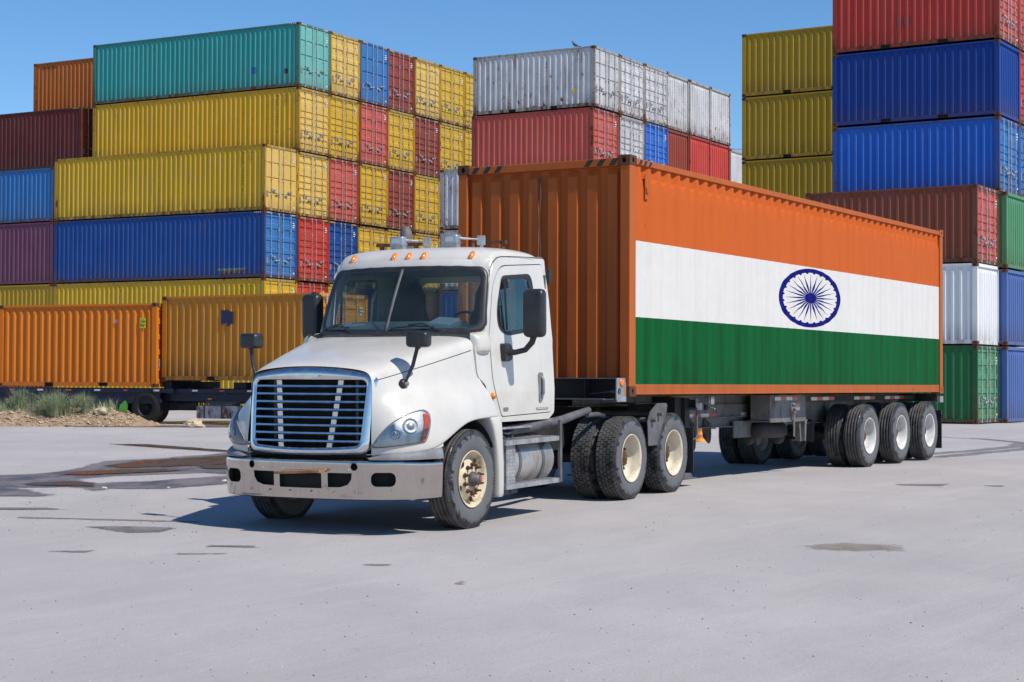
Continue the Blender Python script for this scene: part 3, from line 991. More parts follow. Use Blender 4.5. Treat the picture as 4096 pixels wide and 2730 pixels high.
def tyre_object(parent, kind, width, mats, R=0.50, rr=0.288):
    """tyre lathe around x, outer face at x = 0, running inwards (negative x)"""
    w = width
    mb = MB()
    side = [(-0.018, rr - 0.004), (-0.006, rr + 0.02), (0.0, rr + 0.045), (0.006, rr + 0.10), (0.0, rr + 0.145), (-0.010, R - 0.045), (-0.020, R - 0.022), (-0.028, R - 0.012)]
    crown = []
    tread_in, tread_out = -w + 0.028, -0.028
    base = R - 0.013
    if kind == 'rib':
        tw = tread_out - tread_in
        g = [0.17, 0.39, 0.61, 0.83]
        crown.append((tread_out, R - 0.003))
        for k in reversed(g):
            x = tread_in + tw * k
            crown += [(x + 0.008, R), (x + 0.005, R - 0.014), (x - 0.005, R - 0.014), (x - 0.008, R)]
        crown.append((tread_in, R - 0.003))
    else:
        crown = [(tread_out, base - 0.004), (tread_in, base - 0.004)]
    prof = side + crown + [(-w - x, r) for (x, r) in reversed(side)]
    mb.lathe(prof, 'x', 72, 0, smooth=True)
    # smooth shading is only wanted on the side walls
    if kind == 'block':
        N = 52; rows = 5
        tw = tread_out - tread_in + 0.012
        for j in range(rows):
            xa = tread_in - 0.006 + tw * j / rows + 0.004; xb = tread_in - 0.006 + tw * (j + 1) / rows - 0.004
            for k in range(N):
                a0 = 2 * math.pi * (k + 0.5 * (j % 2)) / N; da = 2 * math.pi / N * 0.84
                sk = 0.006 * (1 if j % 2 else -1)
                rt, rb = R, base - 0.012
                edge = 0.006 if j in (0, rows - 1) else 0.0
                P = []
                for r_ in (rb, rt):
                    for aa, sx in ((a0, -sk), (a0 + da, sk)):
                        for x in (xa + sx * 0.4, xb + sx * 0.4):
                            P.append((x, r_ * math.cos(aa), r_ * math.sin(aa)))
                mb.add(P, [(4, 5, 7, 6), (0, 1, 5, 4), (2, 6, 7, 3), (0, 4, 6, 2), (1, 3, 7, 5)], 0, False)
    elif kind == 'rib':
        # sipes: small lugs along the shoulders
        N = 90
        for xx in (tread_out + 0.004, tread_in - 0.004):
            for k in range(N):
                a0 = 2 * math.pi * k / N; da = 2 * math.pi / N * 0.6
                P = []
                for r_ in (R - 0.022, R - 0.002):
                    for aa in (a0, a0 + da):
                        for x in (xx - 0.004, xx + 0.004): P.append((x, r_ * math.cos(aa), r_ * math.sin(aa)))
                mb.add(P, [(4, 5, 7, 6), (0, 1, 5, 4), (2, 6, 7, 3), (0, 4, 6, 2), (1, 3, 7, 5)], 0, False)
    return mb.mesh('tyre', mats)


def rim_mesh(kind, mats, w=0.28, rr=0.290):
    mb = MB()
    if kind == 'steer':   # convex disc facing outwards
        prof = [(-w + 0.02, rr), (-w + 0.03, rr - 0.02), (-0.05, rr - 0.035), (-0.02, rr - 0.012), (-0.006, rr - 0.002), (0.0, rr - 0.004), (-0.004, rr - 0.014), (-0.03, rr - 0.03),
                (-0.06, rr - 0.04), (-0.085, rr - 0.06), (-0.075, rr - 0.085), (-0.035, rr - 0.125), (-0.018, rr - 0.15), (-0.018, 0.0)]
        mb.lathe(prof, 'x', 48, 0)
        # hand holes
        for k in range(5):
            a = 2 * math.pi * k / 5 + 2.0
            cy, cz = 0.205 * math.cos(a), 0.205 * math.sin(a)
            n = 10
            mb.add([(-0.050 + 0.009, cy + 0.03 * math.cos(2 * math.pi * q / n), cz + 0.03 * math.sin(2 * math.pi * q / n)) for q in range(n)], [tuple(range(n))], 2, False)
    else:                 # deep dish
        prof = [(-w + 0.02, rr), (-w + 0.03, rr - 0.02), (-0.19, rr - 0.035), (-0.10, rr - 0.032), (-0.03, rr - 0.022), (-0.014, rr - 0.008), (-0.004, rr), (0.0, rr - 0.002), (-0.004, rr - 0.014), (-0.02, rr - 0.028),
                (-0.10, rr - 0.040), (-0.145, rr - 0.055), (-0.170, rr - 0.085), (-0.175, rr - 0.125), (-0.165, rr - 0.15), (-0.165, 0.08)]
        mb.lathe(prof, 'x', 48, 0)
        for k in range(5):
            a = 2 * math.pi * k / 5 + 0.7
            cy, cz = 0.19 * math.cos(a), 0.19 * math.sin(a)
            n = 10
            mb.add([(-0.171, cy + 0.028 * math.cos(2 * math.pi * q / n), cz + 0.028 * math.sin(2 * math.pi * q / n)) for q in range(n)], [tuple(range(n))], 2, False)
    return mb.mesh('wheel', mats)


def hub_mesh(kind, mats):
    mb = MB()
    x0 = -0.018 if kind == 'steer' else -0.165
    if kind == 'steer':
        mb.lathe([(x0, 0.075), (x0 + 0.035, 0.075), (x0 + 0.05, 0.06), (x0 + 0.085, 0.055), (x0 + 0.10, 0.04), (x0 + 0.105, 0.0)], 'x', 24, 1)
        mb.lathe([(x0 + 0.107, 0.022), (x0 + 0.109, 0.0)], 'x', 16, 2)
    else:
        mb.lathe([(x0, 0.10), (x0 + 0.06, 0.095), (x0 + 0.075, 0.07), (x0 + 0.08, 0.0)], 'x', 24, 0)
    for k in range(10):
        a = 2 * math.pi * k / 10
        cy, cz = 0.143 * math.cos(a), 0.143 * math.sin(a)
        mb.lathe([(x0 - 0.002, 0.026), (x0 + 0.006, 0.026), (x0 + 0.007, 0.019), (x0 + 0.028, 0.018), (x0 + 0.029, 0.011), (x0 + (0.062 if kind == 'steer' else 0.04), 0.010), (x0 + (0.063 if kind == 'steer' else 0.041), 0.0)], 'x', 8, 0, c=(0, cy, cz), smooth=False)
    return mb.mesh('hub', mats)


WM = {}


def wheel(parent, x, y, z, kind, side=1, name='wheel', w=0.27, phase=0.0):
    """kind: steer, drive, trailer; side=+1 outer face towards +x"""
    tk = {'steer': 'rib', 'drive': 'block', 'trailer': 'rib'}[kind]
    rm = {'steer': M_RIMS, 'drive': M_RIMC, 'trailer': M_RIMW}[kind]
    rk = 'steer' if kind == 'steer' else 'dish'
    k1 = ('rim', kind)
    if k1 not in WM:
        WM[k1] = rim_mesh(rk, [rm, M_HUBRUST, M_DARK], w)
        WM[('tyre', kind)] = tyre_object(None, tk, w, [M_TYRE])
        WM[('hub', kind)] = hub_mesh(rk, [M_HUBRUST, M_HUBCAP, M_REDLENS])
    o = bpy.data.objects.new(name, WM[k1]); COL.link(o); o.parent = parent
    o.location = (x, y, z); o.rotation_euler = (phase, 0, 0 if side > 0 else math.pi)
    for nm in ('tyre', 'hub'):
        c = bpy.data.objects.new(nm, WM[(nm, kind)]); COL.link(c); c.parent = o
    return o


TR_O = (-1.45255, 18.60725, -0.14096); TR_YAW = 0.487786; TR_P = 0.01856


def pose_matrix(o, yaw, pit):
    X = Vector((math.cos(yaw), -math.sin(yaw), 0))
    Y = Vector((math.sin(yaw) * math.cos(pit), math.cos(yaw) * math.cos(pit), math.sin(pit)))
    Z = X.cross(Y)
    return Matrix(((X.x, Y.x, Z.x, o[0]), (X.y, Y.y, Z.y, o[1]), (X.z, Y.z, Z.z, o[2]), (0, 0, 0, 1)))


TRUCK = empty('semi_truck', pose_matrix(TR_O, TR_YAW, TR_P))
tag(TRUCK, 'white long-nosed day-cab truck with chrome grille parked in front of the orange container', 'truck')

# wheels
wheel(TRUCK, 1.215, 0, 0.495, 'steer', 1, phase=0.3)
wheel(TRUCK, -1.215, 0, 0.495, 'steer', -1)
for y in (3.878, 5.174):
    for s in (1, -1):
        wheel(TRUCK, s * 1.22, y, 0.495, 'drive', s, phase=0.2 * y)
        wheel(TRUCK, s * 0.89, y, 0.495, 'drive', s, phase=0.9)

# ---- hood with fenders
HS = [  # y, centre z, profile points from shoulder to the lower edge
    (-1.085, 1.640, [(.60, 1.60), (.685, 1.565), (.712, 1.49), (.712, 1.33), (.712, 1.17), (.708, 1.0), (.70, .86), (.695, .80)]),
    (-1.04, 1.668, [(.61, 1.622), (.70, 1.583), (.730, 1.50), (.738, 1.35), (.742, 1.20), (.742, 1.02), (.735, .87), (.73, .79)]),
    (-0.93, 1.700, [(.64, 1.653), (.735, 1.612), (.765, 1.525), (.785, 1.38), (.815, 1.24), (.850, 1.08), (.855, .93), (.85, .79)]),
    (-0.72, 1.745, [(.69, 1.700), (.785, 1.655), (.820, 1.565), (.845, 1.43), (.890, 1.31), (.985, 1.18), (1.055, 1.0), (1.06, .80)]),
    (-0.545, 1.783, [(.735, 1.740), (.83, 1.693), (.865, 1.600), (.892, 1.48), (.935, 1.37), (1.045, 1.24), (1.155, 1.07), (1.195, .85)]),
    (-0.36, 1.822, [(.78, 1.782), (.875, 1.735), (.908, 1.645), (.932, 1.53), (.97, 1.42), (1.065, 1.305), (1.165, 1.17), (1.203, .975)]),
    (-0.12, 1.866, [(.84, 1.832), (.93, 1.785), (.955, 1.698), (.975, 1.59), (1.00, 1.47), (1.075, 1.365), (1.165, 1.245), (1.203, 1.065)]),
    (0.12, 1.912, [(.90, 1.882), (.985, 1.832), (1.00, 1.745), (1.015, 1.635), (1.03, 1.51), (1.08, 1.405), (1.16, 1.285), (1.203, 1.100)]),
    (0.34, 1.948, [(.955, 1.925), (1.025, 1.875), (1.035, 1.785), (1.045, 1.665), (1.055, 1.535), (1.09, 1.425), (1.16, 1.300), (1.203, 1.108)]),
]


HX = {  # explicit (x, y, z) of the lower five profile points where the fender swells forward
    0: [(.712, -1.09, 1.33), (.715, -1.10, 1.17), (.725, -1.125, 1.0), (.73, -1.13, .87), (.73, -1.13, .79)],
    1: [(.738, -1.045, 1.36), (.765, -1.07, 1.22), (.83, -1.115, 1.03), (.85, -1.12, .89), (.85, -1.115, .80)],
    2: [(.79, -.95, 1.40), (.84, -.985, 1.28), (.945, -1.06, 1.10), (.985, -1.055, .93), (.985, -1.04, .80)],
    3: [(.85, -.77, 1.44), (.905, -.82, 1.34), (1.03, -.90, 1.19), (1.11, -.90, 1.0), (1.11, -.88, .81)],
    4: [(.895, -.58, 1.49), (.94, -.62, 1.39), (1.065, -.67, 1.26), (1.17, -.69, 1.07), (1.19, -.66, .84)],
    5: [(.932, -.38, 1.535), (.97, -.39, 1.43), (1.075, -.42, 1.315), (1.175, -.43, 1.17), (1.205, -.43, .93)],
}


def hood_row(st, side):
    y, zc, pr = st
    x0, z0 = pr[0]
    pts = [(0.0, y - 0.045 * (1 if y < -0.9 else 1), zc)]
    for k in (0.33, 0.66):
        pts.append((side * x0 * k, y - 0.045 * (1 - k * k), zc - (zc - z0) * (k ** 2.2)))
    for i, (x, z) in enumerate(pr):
        yy = y
        if st is HS[-1]:   # the rear edge slants back towards the bottom
            yy = y + (0.0, 0.0, 0.0, 0.0, 0.03, 0.11, 0.17, 0.23)[i]
        si = HS.index(st)
        if si in HX and i >= 3: x, yy, z = HX[si][i - 3]
        pts.append((side * x, yy, z))
    # inward lip
    x, z = abs(pts[-1][0]), pts[-1][2]
    yl = pts[-1][1]
    pts.append((side * (x - 0.012), yl, z - 0.012))
    pts.append((side * (x - 0.10), yl, z - 0.004))
    return pts


mb = MB()
rows = []
for st in HS:
    R_ = hood_row(st, 1); L_ = hood_row(st, -1)
    rows.append(L_[::-1][:-1] + R_)
mb.grid(rows, 0, True)
hood = mb.build('hood', M_TP, TRUCK, subsurf=2)
realize(hood)
bpy.context.view_layer.update()
hood_bvh = BVHTree.FromPolygons([v.co for v in hood.data.vertices], [p.vertices for p in hood.data.polygons])


def on_hood(p, d=(-1, 0, 0)):
    h = hood_bvh.ray_cast(Vector(p), Vector(d))
    return h


# seam line between hood top and side, a thin dark strip lying on the surface
for s in (1, -1):
    mb = MB()
    pts = []
    for k in range(25):
        y = lerp(-1.06, 0.36, k / 24)
        z = lerp(1.495, 1.80, k / 24)
        h = on_hood((s * 1.8, y, z), (-s, 0, 0))
        if h[0]: pts.append(h[0] + h[1] * (0.0005 if h[1].x * s > 0 else -0.0005))
    mb.tube(pts, 0.0042, 5)
    mb.build('panel_gap', M_SEAM, TRUCK)

# black wheel housings
for s in (1, -1):
    mb = MB()
    prof = [(s * 1.16, 0.60), (s * 0.72, 0.60)]
    mb.lathe(prof, 'x', 24, 0, c=(0, 0.0, 0.50), a0=math.radians(-12), a1=math.radians(165))
    mb.add([(s * 0.72, 0.60 * math.sin(a), 0.5 + 0.60 * math.cos(a)) for a in [math.radians(x) for x in range(-100, 101, 10)]] + [(s * 0.72, 0.0, 0.3)], [tuple(range(22))], 0)
    mb.build('wheel_housing', M_BPLAST, TRUCK, recalc=True)

# ---- grille
def yfront(x, z): return lerp(-1.20, -1.095, (z - 0.83) / 0.82) + 0.075 * (abs(x) / 0.7) ** 2.2


def trap(hwt, hwb, zt, zb, arch, dip, r, n=6):
    """rounded trapezoid outline, counter-clockwise from the top right corner"""
    out = []
    def corner(cx, cz, a0):
        for k in range(n + 1):
            t = math.radians(a0 + 90 * k / n)
            out.append([cx + r * math.cos(t), cz + r * math.sin(t)])
    corner(hwt - r, zt - r, 0)
    for k in range(1, 8):
        u = 1 - 2 * k / 8; out.append([u * (hwt - r), zt + arch * (1 - u * u)])
    corner(-hwt + r, zt - r, 90)
    for k in range(1, 8):
        u = k / 8; out.append([lerp(-hwt, -hwb, u), lerp(zt - r, zb + r, u)])
    corner(-hwb + r, zb + r, 180)
    for k in range(1, 8):
        u = -1 + 2 * k / 8; out.append([u * (hwb - r), zb - dip * (1 - u * u)])
    corner(hwb - r, zb + r, 270)
    for k in range(1, 8):
        u = k / 8; out.append([lerp(hwb, hwt, u), lerp(zb + r, zt - r, u)])
    return out


outer = trap(0.738, 0.712, 1.582, 0.785, 0.066, 0.018, 0.10)
mid1 = trap(0.732, 0.705, 1.578, 0.792, 0.064, 0.018, 0.10)
mid2 = trap(0.675, 0.645, 1.530, 0.842, 0.045, 0.020, 0.08)
inner = trap(0.648, 0.618, 1.502, 0.868, 0.002, 0.022, 0.06)
mb = MB()
rows = []
for outl, dy in ((outer, 0.032), (outer, 0.010), (mid1, -0.015), ([((a[0] + b[0]) / 2, (a[1] + b[1]) / 2) for a, b in zip(mid1, mid2)], -0.035), (mid2, -0.042), (inner, -0.030), (inner, -0.010), (inner, 0.05)):
    rows.append([(x, yfront(x, z) + dy, z) for x, z in outl])
rows = [r + [r[0]] for r in rows]
mb.grid(rows, 0, True)
gr = mb.build('grille_surround', M_CHROME, TRUCK, merge=True, subsurf=2)
# nose badge: a flat chrome oval bar
mb = MB()
mb.prism([(0.15 * math.cos(t) * (1), 1.535 + 0.018 * math.sin(t) + 0.012 * math.cos(t) ** 2) for t in [2 * math.pi * k / 20 for k in range(20)]], 'y', -1.165, -1.10)
mb.build('nose_badge', M_CHROME, gr, bevel=0.004)
mb = MB()
for i in range(8):
    z = 1.443 - i * 0.076
    hw = lerp(0.620, 0.648, (z - 0.87) / 0.63) + 0.005
    n = 14
    rws = []
    for k in range(n + 1):
        x = -hw + 2 * hw * k / n
        y = yfront(x, z) - 0.022
        rws.append([(x, y + 0.004, z - 0.016), (x, y - 0.010, z - 0.006), (x, y - 0.006, z + 0.010), (x, y + 0.055, z + 0.018), (x, y + 0.055, z + 0.010), (x, y + 0.006, z - 0.013)])
    mb.grid(rws, 0, False)
bars = mb.build('grille_bars', M_CHROME, TRUCK, merge=True)
for s in (1, -1):
    mb = MB()
    for i in range(9):
        z1 = 1.50 - i * 0.076 + 0.0; z0 = z1 - 0.062
        xa = lerp(0.285, 0.365, (z1 - 0.87) / 0.63); xb = lerp(0.285, 0.365, (z0 - 0.87) / 0.63)
        ya = yfront(xa, z1) - 0.005
        z0 = max(z0, 0.850)
        mb.add([(s * (xa - .03), ya, z1), (s * (xa + .03), ya, z1), (s * (xb + .03), ya, z0), (s * (xb - .03), ya, z0), (s * (xa - .03), ya + .04, z1), (s * (xa + .03), ya + .04, z1), (s * (xb + .03), ya + .04, z0), (s * (xb - .03), ya + .04, z0)],
               [(0, 1, 2, 3), (4, 7, 6, 5), (0, 4, 5, 1), (1, 5, 6, 2), (2, 6, 7, 3), (3, 7, 4, 0)], 0, False)
    mb.build('grille_upright', M_CHROME, bars)
# radiator behind
mb = MB()
mb.box(-0.68, 0.68, -0.96, -0.90, 0.80, 1.60, 0)
for i in range(44):
    z = 0.90 + i * 0.0135
    mb.box(-0.46, 0.46, -0.985, -0.96, z, z + 0.005, 1)
mb.box(-0.50, -0.47, -1.0, -0.96, 0.88, 1.52, 2); mb.box(0.47, 0.50, -1.0, -0.96, 0.88, 1.52, 2)
mb.box(-0.67, -0.64, -1.03, -0.9, 0.85, 1.50, 0); mb.box(0.64, 0.67, -1.03, -0.9, 0.85, 1.50, 0)
mb.box(-0.67, 0.67, -1.12, -0.9, 0.76, 0.84, 0)
mb.build('radiator', [M_DARK, M_MESH, M_STEEL], TRUCK)

# ---- bumper
def bumper_plan(n=40):
    ctrl = [(0, -1.285), (.30, -1.275), (.60, -1.245), (.85, -1.185), (1.02, -1.09), (1.13, -.96), (1.19, -.80), (1.215, -.60)]
    pts = []
    for (a, b) in zip(ctrl, ctrl[1:]):
        for k in range(5): pts.append((lerp(a[0], b[0], k / 5), lerp(a[1], b[1], k / 5)))
    pts.append(ctrl[-1])
    # smooth
    for _ in range(6):
        q = [pts[0]]
        for i in range(1, len(pts) - 1): q.append(((pts[i - 1][0] + 2 * pts[i][0] + pts[i + 1][0]) / 4, (pts[i - 1][1] + 2 * pts[i][1] + pts[i + 1][1]) / 4))
        q.append(pts[-1]); pts = q
    return [(-x, y) for x, y in pts[::-1][:-1]] + pts


plan = bumper_plan()
mb = MB()
rows = []
for z, dy in ((0.350, 0.045), (0.360, 0.020), (0.39, 0.012), (0.55, 0.005), (0.70, 0.0), (0.722, 0.006), (0.735, 0.03), (0.737, 0.10)):
    r = []
    for i, (x, y) in enumerate(plan):
        a = plan[max(0, i - 1)]; b = plan[min(len(plan) - 1, i + 1)]
        nx, ny = (b[1] - a[1]), -(b[0] - a[0]); L_ = math.hypot(nx, ny); nx /= L_; ny /= L_
        zz = z
        if z < 0.5: zz = z + 0.0 + 0.012 * (abs(x) < 0.62) * 0 
        if abs(x) > 1.0 and z > 0.6: zz = z - 0.02 * (abs(x) - 1.0) / 0.2
        r.append((x - nx * dy, y - ny * dy, zz))
    rows.append(r)
mb.grid(rows, 0, True)
bmp = mb.build('bumper', M_BUMPER, TRUCK, merge=True)
m = bmp.modifiers.new('s', 'SOLIDIFY'); m.thickness = 0.006; m.offset = -1
realize(bmp)
cutters = []
def cutter(poly, y0, y1, rz=0.0, px=0.0, py=0.0):
    c = MB(); c.prism(poly, 'y', y0, y1)
    o = c.build('cut', M_DARK)
    if rz: o.rotation_euler = (0, 0, rz); o.location = (px, py, 0)
    o.parent = TRUCK
    cutters.append(o)
for s in (1, -1):
    cutter([(s * .315, .612), (s * .315, .472), (s * .45, .475), (s * .53, .500), (s * .568, .550), (s * .575, .612)], -1.5, -1.1)
    cutter([(s * (.60) + .036 * math.cos(t), .672 + .036 * math.sin(t)) for t in [2 * math.pi * k / 20 for k in range(20)]], -1.5, -1.1)
    cutter(rrect(-0.12, 0.12, .485, .620, 0.055), -0.3, 0.3, s * math.radians(26), s * 0.885, -1.17)
cutter(rrect(-.245, .245, .460, .607, 0.012), -1.5, -1.1)
bpy.context.view_layer.update()
boolean_cut(bmp, cutters)
bmp.data.set_sharp_from_angle(angle=math.radians(35))
bmp.modifiers.new('wn', 'WEIGHTED_NORMAL').keep_sharp = True
# dark backing and a mesh behind the openings
mb = MB()
mb.grid([[(x * 0.93, y + 0.10, z) for x, y in plan[6:-6]] for z in (0.38, 0.72)], 0)
for i in range(14): mb.box(-.24, .24, -1.225, -1.221, .463 + .0105 * i, .466 + .0105 * i, 1)
mb.build('bumper_backing', [M_DARK, M_BPLAST], TRUCK)
mb = MB()
mb.obox((0.03, -1.33, 0.618), Matrix.Rotation(math.radians(-3), 3, 'Y'), 0.265, 0.055, 0.014)
mb.build('wooden_board', M_WOOD, TRUCK, bevel=0.003)
mb = MB()
for i in range(16):
    for (x, z) in ((-0.62 + i * 0.083, 0.642), (-0.62 + i * 0.083, 0.43)):
        if (i * 7 + (z > 0.5)) % 3 == 0:
            y = interp([(p[0], p[1]) for p in plan], x)
            mb.lathe([(y - 0.007, 0.0), (y - 0.005, 0.007), (y + 0.002, 0.009)], 'y', 8, 0, c=(x, 0, z))
mb.build('bolt_heads', M_ALU, bmp)
# grey corner fillers between bumper and fender
for s in (1, -1):
    mb = MB()
    pl_ = [p for p in plan if p[0] >= 0.70]
    n = len(pl_)
    rws = []
    for (zt, off) in ((0.0, 0.0), (0.5, -0.004), (1.0, 0.02), (1.02, 0.09)):
        r = []
        for i, (x, y) in enumerate(pl_):
            u = i / (n - 1)
            ztop = interp([(0, .752), (.15, .79), (.5, .815), (1, .842)], u)
            z = lerp(0.738 if u < .9 else 0.735, ztop, min(1, zt))
            yy = y + (off if zt > 0 else 0) + 0.012
            xx = x - (0.0 if zt <= 0.5 else (0.03 if zt == 1.0 else 0.10))
            r.append((s * xx, yy, z))
        rws.append(r)
    mb.grid(rws, 0, True)
    mb.build('bumper_corner', M_GPLAST, TRUCK)
# valance below head lamps
for s in (1, -1):
    mb = MB()
    pth = [(.73, -1.11), (.86, -1.105), (.985, -1.04), (1.10, -.89), (1.175, -.68), (1.19, -.54)]
    mb.grid([[(s * (x - 0.012), y + 0.012, z + 0.03 * i) for i, (x, y) in enumerate(pth)] for z in (0.70, 0.82)], 0, True)
    mb.build('fender_valance', M_TP, TRUCK)
mb = MB(); mb.box(-0.78, 0.78, -1.0, -0.93, 0.5, 0.85); mb.box(-0.42, 0.42, -0.93, -0.4, 0.45, 0.72); mb.build('front_crossmember', M_CHASSIS, TRUCK)

# ---- head lamps
HLP = [(.714, -1.075, .857), (.729, -1.059, .921), (.765, -1.02, .992), (.835, -.943, 1.09), (.936, -.832, 1.167), (1.038, -.721, 1.208), (1.088, -.666, 1.178),
       (1.100, -.652, 1.098), (1.088, -.666, .997), (1.067, -.689, .918), (1.027, -.733, .898), (.875, -.90, .873)]
HN = Vector((.56, -.828, 0)).normalized(); HU = Vector((.828, .56, 0)).normalized()
HO = Vector((.91, -.86, 1.03))


def lamp_xy(p): d = Vector(p) - HO; return (d.dot(HU), d.z)


def densify(poly, n=4):
    out = []
    N = len(poly)
    for i in range(N):
        p0, p1, p2, p3 = [Vector(poly[(i + k - 1) % N]) for k in range(4)]
        for k in range(n):
            t = k / n
            out.append(tuple(0.5 * ((2 * p1) + (-p0 + p2) * t + (2 * p0 - 5 * p1 + 4 * p2 - p3) * t * t + (-p0 + 3 * p1 - 3 * p2 + p3) * t ** 3)))
    return out


def in_poly(x, y, poly):
    c = False
    n = len(poly)
    for i in range(n):
        x1, y1 = poly[i]; x2, y2 = poly[(i + 1) % n]
        if (y1 > y) != (y2 > y) and x < (x2 - x1) * (y - y1) / (y2 - y1) + x1: c = not c
    return c


outl = densify([lamp_xy(p) for p in HLP], 4)
cen = (0.03, 0.0)


def lamp_surface(u, v, off, s):
    """point on the hood surface seen along the lamp normal, moved out by off"""
    p = HO + HU * u + Vector((0, 0, v)) + HN * 0.6
    o = Vector((p.x * s, p.y, p.z)); d = Vector((-HN.x * s, -HN.y, 0))
    h = hood_bvh.ray_cast(o, d)
    if h[0] is None or h[3] > 0.95:
        q = HO + HU * u + Vector((0, 0, v)) + HN * off
        return Vector((q.x * s, q.y, q.z))
    return h[0] - d * off


for s in (1, -1):
    lamp = MB()
    rings = []
    for k, off in ((1.03, 0.002), (1.03, 0.012), (1.0, 0.016), (0.97, 0.014), (0.95, -0.004)):
        rings.append([lamp_surface(cen[0] + (u - cen[0]) * k, cen[1] + (v - cen[1]) * k, off, s) for u, v in outl])
    rings = [r + [r[0]] for r in rings]
    lamp.grid(rings, 0, True)
    ho = lamp.build('headlight', M_GPLAST, TRUCK, merge=True)
    # reflector plate just above body surface, lens above
    for nm, off, bulge, mat in (('reflector', 0.004, 0.0, M_LENSBACK), ('lens', 0.016, 0.032, M_LENS)):
        q = MB()
        rr_ = []
        for k in (0.96, 0.8, 0.6, 0.4, 0.2, 0.01):
            rr_.append([lamp_surface(cen[0] + (u - cen[0]) * k, cen[1] + (v - cen[1]) * k, off + bulge * (1 - k ** 3), s) for u, v in outl])
        rr_ = [r + [r[0]] for r in rr_]
        q.grid(rr_, 0, True)
        q.build(nm, mat, ho, merge=True)
    # bowls
    for (u, v, r_) in ((0.075, 0.035, 0.072), (-0.075, -0.045, 0.048)):
        q = MB()
        c0 = lamp_surface(u, v, 0.016, s)
        e1 = lamp_surface(u + .03, v, 0.016, s) - c0; e2 = lamp_surface(u, v + .03, 0.016, s) - c0
        nrm = e1.cross(e2).normalized()
        if nrm.y > 0: nrm = -nrm
        nrm = (nrm + Vector((HN.x * s, HN.y, 0)) * 0.5).normalized()
        a = nrm.cross(Vector((0, 0, 1))).normalized(); b = a.cross(nrm)
        pr = [(r_ * 1.08, 0.0), (r_, 0.008), (r_ * 0.95, 0.0), (r_ * 0.6, -0.002), (r_ * 0.42, 0.006), (r_ * 0.38, 0.010), (0.001, 0.012)]
        rws = []
        for (rad, h) in pr:
            rws.append([c0 + (a * math.cos(t) + b * math.sin(t)) * rad + nrm * h for t in [2 * math.pi * k / 24 for k in range(25)]])
        q.grid(rws, 0, True)
        q.build('lamp_bowl', M_LENSBACK, ho, merge=True)
    # orange turn signal strip on the outer edge
    q = MB()
    st_ = []
    zs = [-0.115, -0.07, -0.02, 0.03, 0.08, 0.12, 0.145]
    for v in zs:
        us = [uu for uu, vv in outl if abs(vv - v) < 0.02]
        um = max(us) if us else 0.25
        st_.append([lamp_surface(um - 0.062, v, 0.0175, s), lamp_surface(um - 0.035, v, 0.024, s), lamp_surface(um - 0.012, v, 0.018, s)])
    q.grid(st_, 0, True)
    M_TURN = bpy.data.materials.get('turn_lens') or NT('turn_lens').set(color=(0.62, 0.10, 0.04), rough=0.2, coat=0.5).mat
    q.build('turn_signal', M_TURN, ho)

# ---- cab
def wsx(z): return interp([(1.0, 1.075), (1.35, 1.085), (1.95, 1.055), (2.35, 1.02), (2.75, 0.965), (2.9, 0.94)], z)


def side_x(y, z):
    x = wsx(z)
    if y < 1.0: x -= interp([(0, 0.16), (0.5, 0.05), (1.0, 0.0)], 1 - (1.0 - y) if y > 0 else 0) * 0.55 if z > 1.9 else 0
    return x


def side_plate(mb, poly, holes, s, thick=0.03, off=0.0, mi=0, zcuts=None):
    """a plate in the (y, z) plane bent onto the cab side"""
    loops = [poly] + holes
    flat = [p for l in loops for p in l]
    tris = tessellate_polygon([[Vector((p[0], p[1], 0)) for p in l] for l in loops])
    bm = bmesh.new()
    vs = [bm.verts.new((0, p[0], p[1])) for p in flat]
    for t in tris:
        try: bm.faces.new([vs[i] for i in t])
        except ValueError: pass
    for z in [1.2, 1.3, 1.35, 1.4, 1.5, 1.65, 1.8, 1.95, 2.1, 2.25, 2.35, 2.5, 2.65, 2.75, 2.85]:
        bmesh.ops.bisect_plane(bm, geom=bm.verts[:] + bm.edges[:] + bm.faces[:], plane_co=(0, 0, z), plane_no=(0, 0, 1))
    for y in [0.3, 0.5, 0.7, 0.85, 1.0, 1.3, 1.6, 1.9]:
        bmesh.ops.bisect_plane(bm, geom=bm.verts[:] + bm.edges[:] + bm.faces[:], plane_co=(0, y, 0), plane_no=(0, 1, 0))
    for v in bm.verts: v.co.x = s * (side_x(v.co.y, v.co.z) + off)
    bmesh.ops.recalc_face_normals(bm, faces=bm.faces)
    if sum(f.normal.x * s for f in bm.faces) < 0: bmesh.ops.reverse_faces(bm, faces=bm.faces)
    r = bmesh.ops.solidify(bm, geom=bm.faces[:], thickness=thick)
    bm.verts.index_update()
    mb.add([v.co[:] for v in bm.verts], [[v.index for v in f.verts] for f in bm.faces], mi, True)
    bm.free()


def smooth_poly(pts, n=5): return densify(pts, n)


def round_poly(pts, r, n=4):
    """rounds the corners; pts: (x, y[, r])"""
    out = []
    N = len(pts)
    for i in range(N):
        p = Vector(pts[i][:2]); a = Vector(pts[i - 1][:2]); b = Vector(pts[(i + 1) % N][:2])
        rr_ = pts[i][2] if len(pts[i]) > 2 else r
        u = (a - p); v = (b - p)
        ru = min(rr_, u.length * 0.45); rv = min(rr_, v.length * 0.45)
        p0 = p + u.normalized() * ru; p2 = p + v.normalized() * rv
        for k in range(n + 1):
            t = k / n
            out.append(tuple(p0 * (1 - t) ** 2 + p * 2 * t * (1 - t) + p2 * t * t))
    return out


